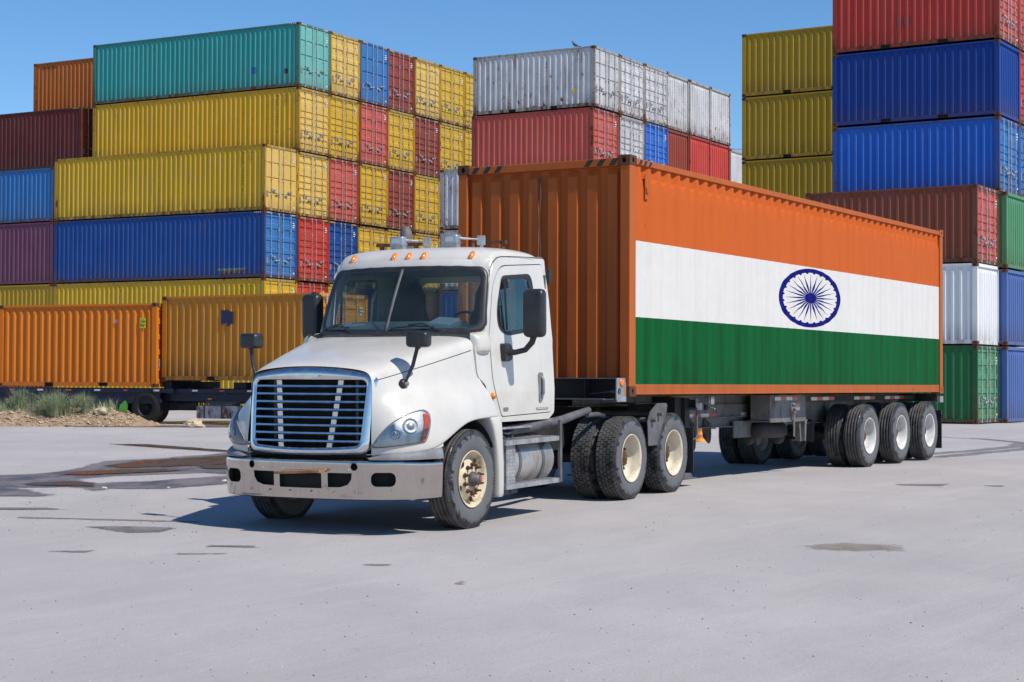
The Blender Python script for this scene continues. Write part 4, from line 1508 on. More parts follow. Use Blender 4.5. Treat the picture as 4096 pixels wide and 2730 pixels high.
win = round_poly([(1.035, 2.565, .06), (1.70, 2.610, .10), (1.765, 2.02, .10), (1.02, 1.95, .10), (0.865, 2.03, .10), (0.872, 2.25, .15)], 0.08)
win_in = win
door_out = round_poly([(1.00, 2.70, .16), (2.035, 2.755, .04), (2.045, 1.09, .05), (0.86, 1.075, .04), (0.66, 1.42, .15), (0.632, 1.85, .1), (0.80, 2.45, .1)], 0.06)
# handle recess etc. are on the door
shell = round_poly([(0.36, 1.955, .02), (0.60, 1.985, .02), (0.80, 2.55, .05), (0.835, 2.66, .03), (0.98, 2.76, .10), (1.10, 2.795, .03), (2.095, 2.82, .05), (2.10, 1.10, .03), (1.97, 1.03, .03), (0.80, 1.035, .02),
                    (0.58, 1.085, .02), (0.53, 1.42, .04), (0.36, 1.52, .05), (0.33, 1.80, .02)], 0.04)
for s in (1, -1):
    mb = MB()
    side_plate(mb, shell, [[(p[0], p[1]) for p in round_poly([(1.01, 2.69, .15), (2.025, 2.745, .04), (2.035, 1.10, .05), (0.868, 1.085, .04), (0.67, 1.425, .15), (0.642, 1.85, .1), (0.81, 2.45, .1)], 0.06)]], s, 0.03, -0.004)
    mb.build('cab_side', M_TP, TRUCK, recalc=True).data.set_sharp_from_angle(angle=math.radians(40))
    mb = MB()
    side_plate(mb, [(1.505 + (p[0] - 1.505) * 0.992 if False else p[0], p[1]) for p in round_poly([(1.02, 2.68, .15), (2.017, 2.735, .04), (2.027, 1.11, .05), (0.876, 1.095, .04), (0.68, 1.43, .15), (0.652, 1.85, .1), (0.82, 2.45, .1)], 0.06)], [win_in], s, 0.035, 0.0)
    door = mb.build('door', M_TP, TRUCK, recalc=True)
    door.data.set_sharp_from_angle(angle=math.radians(40))
    mb = MB()
    n_ = len(win_in)
    ring1 = [(s * (side_x(p[0], p[1]) + 0.006), p[0], p[1]) for p in win_in]
    cy = sum(p[0] for p in win_in) / n_; cz = sum(p[1] for p in win_in) / n_
    ring0 = [(s * (side_x(p[0], p[1]) + 0.004), p[0] + (p[0] - cy) * 0.035, p[1] + (p[1] - cz) * 0.045) for p in win_in]
    ring2 = [(s * (side_x(p[0], p[1]) - 0.012), p[0] - (p[0] - cy) * 0.07, p[1] - (p[1] - cz) * 0.09) for p in win_in]
    mb.grid([r + [r[0]] for r in (ring0, ring1, ring2)], 0, True)
    # divider of the quarter light
    mb.bar((s * 1.025, 1.035, 2.53), (s * 1.05, 1.045, 2.0), 0.02, 0.02)
    mb.build('window_seal', M_BPLAST, door)
    mb = MB()
    side_plate(mb, [(cy + (p[0] - cy) * 0.97, cz + (p[1] - cz) * 0.97) for p in win_in], [], s, 0.004, -0.018)
    mb.build('window_glass', M_SGLASS, door)
    # door handle
    mb = MB()
    x = 1.087
    mb.prism(round_poly([(1.70, 1.545, .05), (1.80, 1.545, .05), (1.80, 1.235, .05), (1.71, 1.215, .05)], .05), 'x', s * (x - 0.01), s * (x + 0.008), 0)
    mb.tube([(s * (x + 0.005), 1.755, 1.50), (s * (x + 0.035), 1.752, 1.46), (s * (x + 0.035), 1.752, 1.32), (s * (x + 0.005), 1.752, 1.27)], 0.016, 8, 0)
    mb.build('door_handle', M_GPLAST, door)
    # small data plates
    mb = MB()
    mb.box(min(s * 1.083, s * 1.088), max(s * 1.083, s * 1.088), 0.90, 1.0, 1.150, 1.185, 0)
    mb.box(min(s * 1.083, s * 1.088), max(s * 1.083, s * 1.088), 1.66, 1.93, 1.142, 1.162, 0)
    for i in range(7): mb.box(min(s * 1.088, s * 1.0895), max(s * 1.088, s * 1.0895), 1.675 + i * .035, 1.695 + i * .035, 1.147, 1.157, 1)
    mb.build('data_plate', [M_GREYLABEL, M_WHITELABEL], door)
    # side marker lamp on cowl
    mb = MB()
    mb.lathe([(0.0, 0.042), (s * 0.012, 0.042), (s * 0.02, 0.034), (s * 0.045, 0.026), (s * 0.055, 0.012), (s * 0.057, 0.0)], 'x', 20, 0, c=(s * 1.068, 0.655, 1.31))
    mb.build('side_marker', M_AMBER, TRUCK)
    # cowl bulge between hood and door, above the fender
    mb = MB()
    rws = []
    for (y, k, dz) in ((0.335, 0.0, 0.0), (0.345, 0.7, 0.0), (0.38, 1.0, 0.0), (0.50, 1.1, 0.01), (0.59, 1.0, 0.02), (0.63, 0.75, 0.02), (0.645, 0.0, 0.02)):
        rws.append([(s * (1.0 + (x - 1.0) * k), y, z + dz * (z > 1.85)) for x, z in ((0.96, 1.965), (1.04, 1.955), (1.085, 1.93), (1.105, 1.87), (1.108, 1.81), (1.095, 1.765), (1.02, 1.735))])
    mb.grid(rws, 0, True)
    mb.build('cowl', M_TP, TRUCK, subsurf=2)
    # fender extension going down behind the front wheel
    mb = MB()
    rws = []
    for (z, y0, y1, x) in ((1.105, 0.40, 0.66, 1.185), (1.09, 0.405, 0.665, 1.205), (0.95, 0.47, 0.672, 1.21), (0.75, 0.53, 0.685, 1.21), (0.50, 0.56, 0.695, 1.21), (0.28, 0.565, 0.70, 1.205), (0.27, 0.57, 0.695, 1.19)):
        rws.append([(s * (x - 0.28), y0 + 0.03, z), (s * (x - 0.02), y0 + 0.005, z), (s * x, y0 + 0.02, z), (s * (x + 0.004), (y0 + y1) / 2, z), (s * x, y1 - 0.02, z), (s * (x - 0.02), y1, z), (s * (x - 0.28), y1, z)])
    mb.grid(rws, 0, True)
    mb.build('fender_skirt', M_TP, TRUCK, subsurf=1)

# cab rear wall with window, floor, firewall
mb = MB()
rw = rrect(-0.62, 0.62, 2.02, 2.56, 0.08)
mb.prism([(-1.04, 1.06), (1.04, 1.06), (1.055, 1.9), (0.955, 2.79), (-0.955, 2.79), (-1.055, 1.9)], 'y', 2.075, 2.105, 0, holes=[rw])
mb.build('cab_back', M_TP, TRUCK)
mb = MB(); mb.prism(rrect(-0.615, 0.615, 2.025, 2.555, 0.08), 'y', 2.088, 2.092)
mb.build('rear_window', M_SGLASS, TRUCK)
mb = MB()
mb.box(-1.03, 1.03, 0.55, 2.06, 1.05, 1.10); mb.box(-1.0, 1.0, 0.50, 0.56, 1.05, 1.86)
mb.build('cab_floor', M_INT, TRUCK)

# roof
RF = [  # y, z centre, half width, z edge
    (0.745, 2.665, 0.93, 2.640, 0.0), (0.725, 2.700, 0.945, 2.675, 0.0), (0.755, 2.775, 0.955, 2.742, 0.0), (0.85, 2.860, 0.955, 2.812, 0.0), (1.00, 2.902, 0.955, 2.842, 0), (1.30, 2.918, 0.96, 2.855, 0),
    (1.75, 2.918, 0.96, 2.850, 0), (1.98, 2.880, 0.955, 2.820, 0), (2.09, 2.800, 0.95, 2.770, 0), (2.105, 2.76, 0.95, 2.745, 0)]
mb = MB()
rows = []
for (y, zc, hw, ze, _) in RF:
    r = []
    for u in (-1.0, -0.985, -0.93, -0.8, -0.5, -0.2, 0.2, 0.5, 0.8, 0.93, 0.985, 1.0):
        a = abs(u)
        z = zc - (zc - ze) * (a ** 5)
        yb = 0.10 * a ** 2.5 if y < 1.0 else 0.0
        if y < 1.0: yb *= (1.0 - (y - 0.72) / 0.4 * 0.6)
        if a == 1.0: z = min(z, ze) - 0.055
        if a == 0.985: z -= 0.012
        x = u * hw
        # the front edge sweeps back over the windscreen corners
        bot = 0.0
        if y < 0.80 and a > 0.9: bot = -0.03
        # moulded troughs beside the marker lamps
        r.append((x, y + yb, z + bot))
    rows.append(r)
mb.grid(rows, 0, True)
roof = mb.build('roof', M_TP, TRUCK, subsurf=2)
realize(roof)
roof_bvh = BVHTree.FromPolygons([v.co for v in roof.data.vertices], [p.vertices for p in roof.data.polygons])
# black drip line between roof and door frame
for s in (1, -1):
    mb = MB()
    mb.tube([(s * (side_x(y, z) - 0.001), y, z) for y, z in ((0.845, 2.665), (0.862, 2.69), (0.89, 2.715), (0.93, 2.742), (0.98, 2.764), (1.03, 2.777), (1.08, 2.785), (1.2, 2.79), (1.5, 2.80), (2.09, 2.812))], 0.005, 6)
    mb.build('roof_gutter', M_SEAM, TRUCK)
# marker lamps
for x in (-0.74, -0.185, 0.0, 0.185, 0.74):
    h = roof_bvh.ray_cast(Vector((x, -1, 2.79)), Vector((0, 1, 0)))
    if h[0] is None: continue
    n_ = h[1] if h[1].y < 0 else -h[1]
    a = Vector((1, 0, 0)); a = (a - n_ * a.dot(n_)).normalized(); b = n_.cross(a)
    if b.z < 0: b = -b
    mb = MB()
    rws = []
    for (k, hh) in ((1.0, 0.0), (0.95, 0.014), (0.7, 0.026), (0.3, 0.032), (0.01, 0.033)):
        rws.append([h[0] + a * (0.027 * k * math.cos(t)) + b * (0.066 * k * math.sin(t)) + n_ * hh for t in [2 * math.pi * q / 20 for q in range(21)]])
    mb.grid(rws, 0, True)
    mb.build('marker_lamp', M_AMBER, TRUCK, merge=True)

# windscreen: base curve and top curve
def ws_pt(u, v):
    """u -1..1 across, v 0 bottom .. 1 top"""
    a = abs(u)
    xb, xt = 1.005, 0.925
    yb = 0.300 + 0.30 * a ** 2.6; yt = 0.665 + 0.15 * a ** 2.6
    zb = 1.972 + 0.015 * a; zt = 2.668 - 0.02 * a ** 3
    x = u * lerp(xb, xt, v); y = lerp(yb, yt, v) - 0.015 * math.sin(math.pi * v); z = lerp(zb, zt, v)
    return (x, y, z)


def rr01(k, n=40):
    """superellipse like rounded rectangle in (u, v)"""
    out = []
    for (cu, cv, a) in ((1 - .10, 1 - .16, 0), (-1 + .10, 1 - .16, 90), (-1 + .10, .16, 180), (1 - .10, .16, 270)):
        for j in range(7):
            t = math.radians(a + 90 * j / 6)
            out.append((cu + .10 * math.cos(t), cv + .16 * math.sin(t)))
    d = []
    N = len(out)
    for i in range(N):
        p, q = out[i], out[(i + 1) % N]
        m_ = 8 if math.hypot(p[0] - q[0], p[1] - q[1]) > 0.3 else 1
        for j in range(m_): d.append((lerp(p[0], q[0], j / m_), lerp(p[1], q[1], j / m_)))
    return [(u * k, 0.5 + (v - 0.5) * k) for u, v in d]


def ws_off(u, v, off):
    p = Vector(ws_pt(u, v)); du = Vector(ws_pt(u + .01, v)) - p; dv = Vector(ws_pt(u, v + .01)) - p
    n_ = du.cross(dv).normalized()
    if n_.y > 0: n_ = -n_
    return p + n_ * off


mb = MB()
NU, NV = 24, 8
mb.grid([[ws_pt(-0.985 + 1.97 * i / NU, 0.015 + 0.97 * j / NV) for i in range(NU + 1)] for j in range(NV + 1)], 0, True)
wscr = mb.build('windscreen', M_GLASS, TRUCK)
mb = MB()
o1 = rr01(1.0); 
def scale_uv(l, du, dv): return [(u * (1 + du), 0.5 + (v - 0.5) * (1 + dv)) for u, v in l]
rws = [[ws_off(u, v, off) for u, v in scale_uv(o1, du, dv)] for du, dv, off in ((0.035, 0.06, -0.012), (0.03, 0.05, 0.008), (0.0, 0.0, 0.014), (-0.035, -0.085, 0.010), (-0.045, -0.11, 0.0))]
rws = [r + [r[0]] for r in rws]
mb.grid(rws, 0, True)
mb.build('windscreen_seal', M_GPLAST if False else M_BPLAST, TRUCK, merge=True)
# the corners outside of the rounded seal
mb = MB()
for (su, vc) in ((1, 0), (-1, 0), (1, 1), (-1, 1)):
    vs_ = [ws_off(su * 1.02, vc, -0.004), ws_off(su * 0.86, vc, -0.004), ws_off(su * 0.95, abs(vc - 0.10), -0.003), ws_off(su * 1.02, abs(vc - 0.30), -0.004)]
    mb.add(vs_, [(0, 1, 2, 3)], 0, False)
# A pillars
for s in (1, -1):
    mb.grid([[ws_off(s * 1.0, k / 6, -0.002), Vector((s * (side_x(lerp(.60, .83, k / 6), lerp(1.96, 2.66, k / 6)) - 0.002), lerp(.62, .86, k / 6), lerp(1.96, 2.66, k / 6)))] for k in range(7)], 0, True)
    cb = MB()
    cb.grid([[ws_off(s * .80, 0.995, -0.002), ws_off(s * .92, 0.99, -0.002), ws_off(s * .985, 0.93, -0.002), ws_off(s * 1.0, .80, -0.004), ws_off(s * 1.0, .66, -0.006)],
             [Vector((s * .78, .775, 2.715)), Vector((s * .88, .80, 2.715)), Vector((s * .945, .835, 2.68)), Vector((s * .968, .825, 2.60)), Vector((s * .985, .77, 2.50))],
             [Vector((s * .78, .80, 2.76)), Vector((s * .90, .84, 2.765)), Vector((s * .963, .89, 2.735)), Vector((s * .982, .87, 2.66)), Vector((s * (side_x(.80, 2.54) - .004), .80, 2.54))]], 0, True)
    cb.build('pillar_corner', M_TP, TRUCK, subsurf=2)
    # corner between roof, pillar and door frame
    rc = [(.845, 2.585), (.826, 2.625), (.853, 2.70), (.935, 2.76), (1.06, 2.79), (1.30, 2.80)]
    sc = [(.80, 2.56), (.815, 2.62), (.84, 2.67), (.93, 2.735), (1.05, 2.785), (1.30, 2.797)]
    mb.grid([[Vector((s * 0.945, a[0] - 0.01, a[1])), Vector((s * 0.962, (a[0] + b[0]) / 2, (a[1] + b[1]) / 2)), Vector((s * (side_x(b[0], b[1]) - 0.002), b[0], b[1]))] for a, b in zip(rc, sc)], 0, True)
mb.grid([[Vector(ws_pt(-1.03 + 2.06 * i / 20, 1.0)) + Vector((0, dy, dz)) for i in range(21)] for dy, dz in ((-0.004, -0.02), (0.0, 0.012), (0.012, 0.05), (0.04, 0.09))], 0, True)
# strip under the screen
mb.grid([[Vector(ws_pt(-1 + 2 * i / 20, 0)) + Vector((0, dy, dz)) for i in range(21)] for dy, dz in ((0.02, 0.01), (-0.03, -0.03), (-0.03, -0.12))], 0, True)
mb.build('windscreen_surround', M_TP, TRUCK, recalc=True)
mb = MB()
mb.grid([[ws_off(-0.018, k / 8, 0.012), ws_off(0.018, k / 8, 0.012)] for k in range(9)], 0, True)
mb.build('screen_divider', M_STEEL, TRUCK, solid=0.01)
# black plenum under the screen
mb = MB()
mb.grid([[Vector(ws_pt(-0.97 + 1.94 * i / 20, 0)) + Vector((0, dy, dz)) for i in range(21)] for dy, dz in ((-0.012, 0.018), (-0.05, 0.004), (-0.09, -0.018))], 0, True)
mb.build('wiper_cowl', M_BPLAST, TRUCK)
for u0, u1, v1 in ((-0.42, -0.93, 0.085), (0.62, 0.06, 0.075)):
    mb = MB()
    mb.tube([ws_off(u0, -0.02, 0.05), ws_off(lerp(u0, u1, .35), 0.11, 0.04), ws_off(lerp(u0, u1, .62), 0.10, 0.03)], 0.009, 6)
    mb.tube([ws_off(lerp(u0, u1, k / 8), 0.045 + 0.07 * (1 - abs(k / 4 - 1)) * 0.4 + v1 * 0.2, 0.018) for k in range(1, 9)], 0.008, 6)
    mb.build('wiper', M_BPLAST, TRUCK)

# interior
mb = MB()
mb.prism([(0.36, 1.80), (0.95, 1.80), (0.95, 1.98), (0.85, 2.10), (0.70, 2.10), (0.36, 1.990)], 'x', -0.68, 0.68)
mb.prism([(0.60, 1.80), (0.95, 1.80), (0.95, 1.98), (0.80, 2.06), (0.62, 2.02)], 'x', -0.95, -0.681)
mb.prism([(0.60, 1.80), (0.95, 1.80), (0.95, 1.98), (0.80, 2.06), (0.62, 2.02)], 'x', 0.681, 0.95)
dash = mb.build('dashboard', M_DASH, TRUCK, bevel=0.02)
mb = MB()
mb.tube([(0.55 + 0.21 * math.cos(t), 1.12 - 0.09 * math.sin(t), 2.02 + 0.18 * math.sin(t)) for t in [2 * math.pi * k / 28 for k in range(28)]], 0.014, 8, closed=True)
mb.bar((0.55, 1.13, 2.02), (0.55, 0.9, 1.88), 0.05, 0.05); mb.bar((0.36, 1.12, 2.02), (0.74, 1.12, 2.02), 0.03, 0.02)
mb.build('steering_wheel', M_SEAT, TRUCK)
for x in (-0.52, 0.52):
    mb = MB()
    mb.grid([[(x + w_ * c, 1.66 + 0.10 * (1 - abs(c)) * -0.6 + (z - 1.6) * 0.10, z) for c in (-1, -.8, -.4, 0, .4, .8, 1)] for z, w_ in ((1.30, .25), (1.5, .26), (1.9, .25), (2.15, .22), (2.24, .17), (2.40, .16), (2.46, .12), (2.475, .02))], 0, True)
    mb.box(x - 0.25, x + 0.25, 1.15, 1.70, 1.38, 1.50)
    mb.build('seat', M_SEAT, TRUCK, solid=-0.09)
mb = MB(); mb.obox((-0.62, 0.62, 2.065), Matrix.Rotation(0.2, 3, 'X') @ Matrix.Rotation(0.3, 3, 'Z'), 0.16, 0.10, 0.012); mb.obox((0.50, 0.66, 2.085), Matrix.Rotation(0.35, 3, 'X') @ Matrix.Rotation(-0.2, 3, 'Z'), 0.14, 0.10, 0.02)
mb.build('papers', M_PAPER, TRUCK)
mb = MB(); mb.prism([(-0.86, 2.63), (0.86, 2.63), (0.84, 2.69), (-0.84, 2.69)], 'y', 0.93, 2.06)
mb.box(-1.0, -0.97, 0.9, 2.06, 1.1, 1.93); mb.box(0.97, 1.0, 0.9, 2.06, 1.1, 1.93)
mb.box(-1.0, -0.64, 2.03, 2.06, 1.1, 2.62); mb.box(0.64, 1.0, 2.03, 2.06, 1.1, 2.62); mb.box(-0.7, 0.7, 2.03, 2.06, 1.1, 2.0)
mb.build('headliner', M_INT, TRUCK)

# ---- mirrors
def rbox_mesh(mb, cx, cy, cz, hx, hy, hz, r, rz=0.0, taper=0.0, mi=0, segs=4):
    """rounded box standing upright, outline rounded in (x', z), domed in y'"""
    R = Matrix.Rotation(rz, 3, 'Z')
    outl = rrect(-hx, hx, -hz, hz, r, segs)
    rws = []
    for (k, yy) in ((0.0, -hy), (0.6, -hy), (0.86, -hy * 0.93), (0.97, -hy * 0.6), (1.0, 0.0), (0.99, hy * 0.7), (0.95, hy), (0.93, hy * 0.9), (0.0, hy * 0.9)):
        rr_ = []
        for (x, z) in outl:
            xx = x * k * (1 + taper * (z / hz)); rr_.append(Vector((cx, cy, cz)) + R @ Vector((xx, yy, z * (k if k < 1 else 1))))
        rws.append(rr_ + [rr_[0]])
    mb.grid(rws, mi, True)


for s in (1, -1):
    # large door mirror
    mb = MB()
    rz = 0.12 * s
    rbox_mesh(mb, s * 1.40, 1.0 if s > 0 else 1.0, 2.175, 0.115, 0.065, 0.255, 0.05, rz)
    mir = mb.build('door_mirror', M_BPLAST, TRUCK, merge=True)
    mb = MB()
    mb.tube([(s * 1.38, 1.02, 1.93), (s * 1.36, 1.02, 1.87), (s * 1.29, 1.0, 1.79), (s * 1.19, 0.97, 1.765), (s * 1.10, 0.95, 1.765)], [0.035, 0.033, 0.03, 0.03, 0.04], 10)
    mb.prism(round_poly([(0.86, 1.86, .04), (0.98, 1.86, .05), (1.04, 1.80, .03), (1.03, 1.69, .03), (0.94, 1.665, .04), (0.87, 1.68, .03)], .03), 'x', s * 1.045, s * 1.125)
    mb.build('mirror_arm', M_BPLAST, mir, bevel=0.006)
    mb = MB(); mb.obox((s * 1.40 - 0.008 * 0, 1.064, 2.175), Matrix.Rotation(rz, 3, 'Z'), 0.095, 0.003, 0.22)
    mb.build('mirror_glass', M_CHROME, mir)
    # hood mirror
    mb = MB()
    hy = -0.70
    rbox_mesh(mb, s * 1.00, hy, 1.895, 0.118, 0.065, 0.078, 0.04, 0.15 * s)
    hm = mb.build('hood_mirror', M_BPLAST, TRUCK, merge=True)
    mb = MB()
    hb = on_hood((s * 1.5, -0.75, 1.46), (-s, 0, 0))[0]
    mb.tube([(s * 1.0, hy, 1.83), (s * 0.99, hy - 0.01, 1.80), (s * 0.955, hy - 0.03, 1.64), (hb.x + s * 0.04, -0.745, 1.50), (hb.x + s * 0.03, -0.745, 1.46)], [0.035, 0.020, 0.019, 0.014, 0.02], 8)
    mb.lathe([(hb.x - s * 0.01, 0.052), (hb.x + s * 0.02, 0.050), (hb.x + s * 0.034, 0.034), (hb.x + s * 0.036, 0.0)], 'x', 16, 0, c=(0, -0.75, 1.46))
    mb.build('mirror_stalk', M_BPLAST, hm)
    mb = MB(); mb.lathe([(hb.x + s * 0.03, 0.034), (hb.x + s * 0.052, 0.022), (hb.x + s * 0.056, 0.0)], 'x', 14, 0, c=(0, -0.735, 1.465))
    mb.build('mirror_foot', M_GPLAST, hm)
# small black vent lamp at the rear of the roof
mb = MB(); mb.prism([(2.10, 2.70), (2.16, 2.69), (2.15, 2.55), (2.11, 2.52)], 'x', 0.93, 1.02); mb.build('work_light', M_BPLAST, TRUCK, bevel=0.01)

# ---- roof fittings
for x0 in (-0.36, 0.32):
    mb = MB()
    rbox_mesh(mb, x0 + 0.02, 1.12, 2.99, 0.090, 0.06, 0.052, 0.02, 0.05)
    l_ = mb.build('roof_lamp', M_LGREY, TRUCK, merge=True)
    mb = MB(); mb.obox((x0 + 0.022, 1.060, 2.99), Matrix.Rotation(0.05, 3, 'Z'), 0.050, 0.004, 0.026); mb.build('lamp_glass', M_LENSBACK, l_)
    mb = MB()
    mb.tube([(x0 + 0.10, 1.14, 3.0), (x0 + 0.26, 1.26, 2.99)], [0.015, 0.009], 8)
    mb.box(x0 - 0.06, x0 + 0.10, 1.08, 1.16, 2.89, 2.945)
    mb.build('lamp_bracket', M_ALU, l_)
    mb = MB(); mb.obox((x0 + 0.28, 1.30, 2.98), Matrix.Rotation(0.35, 3, 'Z'), 0.045, 0.02, 0.052); mb.box(x0 + 0.27, x0 + 0.30, 1.28, 1.32, 2.88, 2.95)
    mb.build('horn_panel', M_ALU, l_, bevel=0.006)
mb = MB()
mb.box(0.33, 0.76, 1.55, 1.60, 2.955, 2.99); mb.box(0.35, 0.38, 1.5, 1.62, 2.90, 2.975); mb.box(0.70, 0.73, 1.55, 1.6, 2.90, 2.975)
mb.build('rusty_bracket', M_RUST, TRUCK)
mb = MB()
mb.box(-0.90, -0.30, 1.55, 1.60, 2.965, 3.002); mb.box(-0.85, -0.82, 1.55, 1.6, 2.90, 2.965); mb.box(-0.4, -0.37, 1.55, 1.6, 2.90, 2.965)
mb.build('rusty_bracket', M_RUST, TRUCK)

# ---- frame, tanks, steps
mb = MB()
for s in (1, -1):
    x = s * 0.43
    mb.box(min(x, x + s * 0.01), max(x, x + s * 0.01), -0.95, 5.95, 0.60, 0.88)
    mb.box(min(x - s * 0.07, x), max(x - s * 0.07, x), -0.95, 5.95, 0.60, 0.612); mb.box(min(x - s * 0.07, x), max(x - s * 0.07, x), -0.95, 5.95, 0.868, 0.88)
for y in (0.9, 2.2, 3.2, 4.5, 5.9): mb.box(-0.43, 0.43, y, y + 0.08, 0.62, 0.86)
mb.build('chassis_frame', M_CHASSIS, TRUCK)
mb = MB()
for y in (0.0, 3.878, 5.174):
    mb.tube([(-0.95, y, 0.495), (-0.25, y, 0.495), (-0.18, y, 0.50), (0.18, y, 0.50), (0.25, y, 0.495), (0.95, y, 0.495)], [0.07, 0.07, 0.16 if y else 0.07, 0.16 if y else 0.07, 0.07, 0.07], 12)
mb.box(-0.42, 0.42, -0.4, 1.5, 0.42, 0.85)
mb.tube([(0, 1.4, 0.55), (0, 3.8, 0.52)], 0.06, 8)
mb.build('axles', M_CHASSIS, TRUCK)
for s in (1, -1):
    mb = MB()
    cx, cz, R_ = s * 0.865, 0.60, 0.285
    mb.lathe([(0.78, 0.0), (0.785, 0.24), (0.80, 0.275), (0.83, R_), (1.93, R_), (1.96, 0.275), (1.975, 0.24), (1.98, 0.0)], 'y', 40, 0, c=(cx, 0, cz))
    tk = mb.build('fuel_tank', M_TANK, TRUCK)
    mb = MB()
    for y in (1.12, 1.66):
        mb.lathe([(y, R_ + 0.002), (y, R_ + 0.008), (y + 0.055, R_ + 0.008), (y + 0.055, R_ + 0.002)], 'y', 40, 0, c=(cx, 0, cz), smooth=False)
    mb.build('tank_strap', M_STEEL, tk)
    mb = MB()   # tread plate box ahead of the tank
    x = s * 1.165
    mb.box(min(s * 0.8, x), max(s * 0.8, x), 0.80, 1.0, 0.36, 0.80, 0)
    for i in range(11):
        for j in range(5):
            mb.obox((x, 0.82 + 0.036 * j + 0.018 * (i % 2), 0.39 + i * 0.038), Matrix.Rotation(0.7 if (i + j) % 2 else -0.7, 3, 'X'), 0.003, 0.012, 0.004, 0)
    mb.build('tread_plate_box', M_ALU, TRUCK)
    for (z, nm) in ((0.845, 'upper_step'), (0.385, 'lower_step')):
        mb = MB()
        y0, y1 = 0.72, 2.0
        xa, xb = (0.99, 1.205)
        mb.box(min(s * (xb - .012), s * xb), max(s * (xb - .012), s * xb), y0, y1, z - 0.05, z, 0)
        mb.box(min(s * xa, s * (xa + .01)), max(s * xa, s * (xa + .01)), y0, y1, z - 0.05, z, 0)
        mb.box(min(s * (xa + .01), s * (xb - .012)), max(s * (xa + .01), s * (xb - .012)), y0, y1, z - 0.008, z - 0.002, 0)
        mb.box(min(s * (xa + .01), s * (xb - .012)), max(s * (xa + .01), s * (xb - .012)), y0, y0 + 0.012, z - 0.05, z - 0.008, 0)
        n = 34
        for i in range(n):
            y = y0 + 0.03 + (y1 - y0 - 0.06) * i / n
            for q in range(4):
                xx = s * (xa + 0.04 + 0.045 * q)
                mb.box(xx - 0.012, xx + 0.012, y, y + 0.016, z - 0.002, z + 0.004, 0)
        mb.build('step', M_ALU, TRUCK)
    mb = MB()
    for y in (0.86, 1.05):
        mb.bar((s * 1.08, y, 0.79), (s * 1.0, y, 0.64), 0.05, 0.11); mb.build('step_bracket', M_STEEL, TRUCK); mb = MB(); mb.bar((s * 1.12, y, 0.33), (s * 1.0, y, 0.30), 0.14, 0.10)
        mb.build('step_bracket', M_STEEL, TRUCK); mb = MB()
    mb.box(min(s * 1.185, s * 1.215), max(s * 1.185, s * 1.215), 1.965, 2.015, 0.34, 1.02)
    mb.build('step_post', M_STEEL, TRUCK); mb = MB()
    mb.bar((s * 1.10, 1.75, 0.79), (s * 1.0, 1.75, 0.62), 0.05, 0.10)
    mb.build('step_bracket', M_STEEL, TRUCK)
# deck plate, pipes and hoses behind the cab
mb = MB()
mb.box(-0.5, 0.62, 0.70, 1.95, 1.0, 1.02); mb.box(0.62, 1.08, 0.76, 1.55, 0.955, 0.975)
mb.build('deck_plate', M_ALU, TRUCK)
mb = MB()
mb.tube([(0.98, 1.15, 0.93), (1.0, 1.6, 0.955), (1.03, 1.98, 0.985), (1.05, 2.02, 0.99)], [0.055, 0.06, 0.055, 0.06], 10)
mb.tube([(1.05, 2.0, 0.985), (1.02, 2.4, 1.0), (0.98, 2.8, 1.04), (0.96, 3.22, 1.085)], [0.045, 0.05, 0.045, 0.04], 10)
mb.tube([(0.95, 3.2, 1.03), (0.93, 3.55, 1.025), (0.92, 3.72, 1.0)], 0.030, 8)
mb.build('fender_pipe', M_STEEL, TRUCK)
mb = MB()
mb.tube([(0.95, 0.76, 1.02), (1.02, 0.85, 0.93), (1.05, 1.05, 0.90), (1.02, 1.3, 0.95), (0.95, 1.5, 0.96), (0.8, 1.9, 0.98)], 0.012, 6)
mb.build('hose', M_HOSE, TRUCK); mb = MB()
mb.tube([(0.98, 0.78, 1.0), (1.08, 0.92, 0.86), (1.06, 1.1, 0.82), (1.0, 1.25, 0.88)], 0.014, 6)
mb.build('hose', M_HOSE, TRUCK)
for k in range(3):
    mb = MB()
    mb.tube([(-0.3 + 0.12 * k, 2.12, 1.9), (-0.3 + 0.12 * k, 2.35, 1.5), (-0.2 + 0.1 * k, 2.7, 1.25), (-0.2 + 0.12 * k, 3.1, 1.28), (-0.1 + 0.1 * k, 3.5, 1.25)], 0.014, 6)
    mb.build('air_hose', M_HOSE, TRUCK)
mb.build('deck_plate_bracket', M_STEEL, TRUCK) if False else None
mb = MB()
mb.tube([(-0.97, 2.32, 0.9), (-0.97, 2.32, 2.9)], 0.085, 14)
mb.tube([(-0.97, 2.32, 2.9), (-0.97, 2.32, 3.12), (-0.975, 2.325, 3.18), (-0.985, 2.34, 3.22), (-1.0, 2.36, 3.235)], [0.075, 0.075, 0.070, 0.050, 0.01], 16)
mb.build('exhaust_stack', M_STEEL, TRUCK)
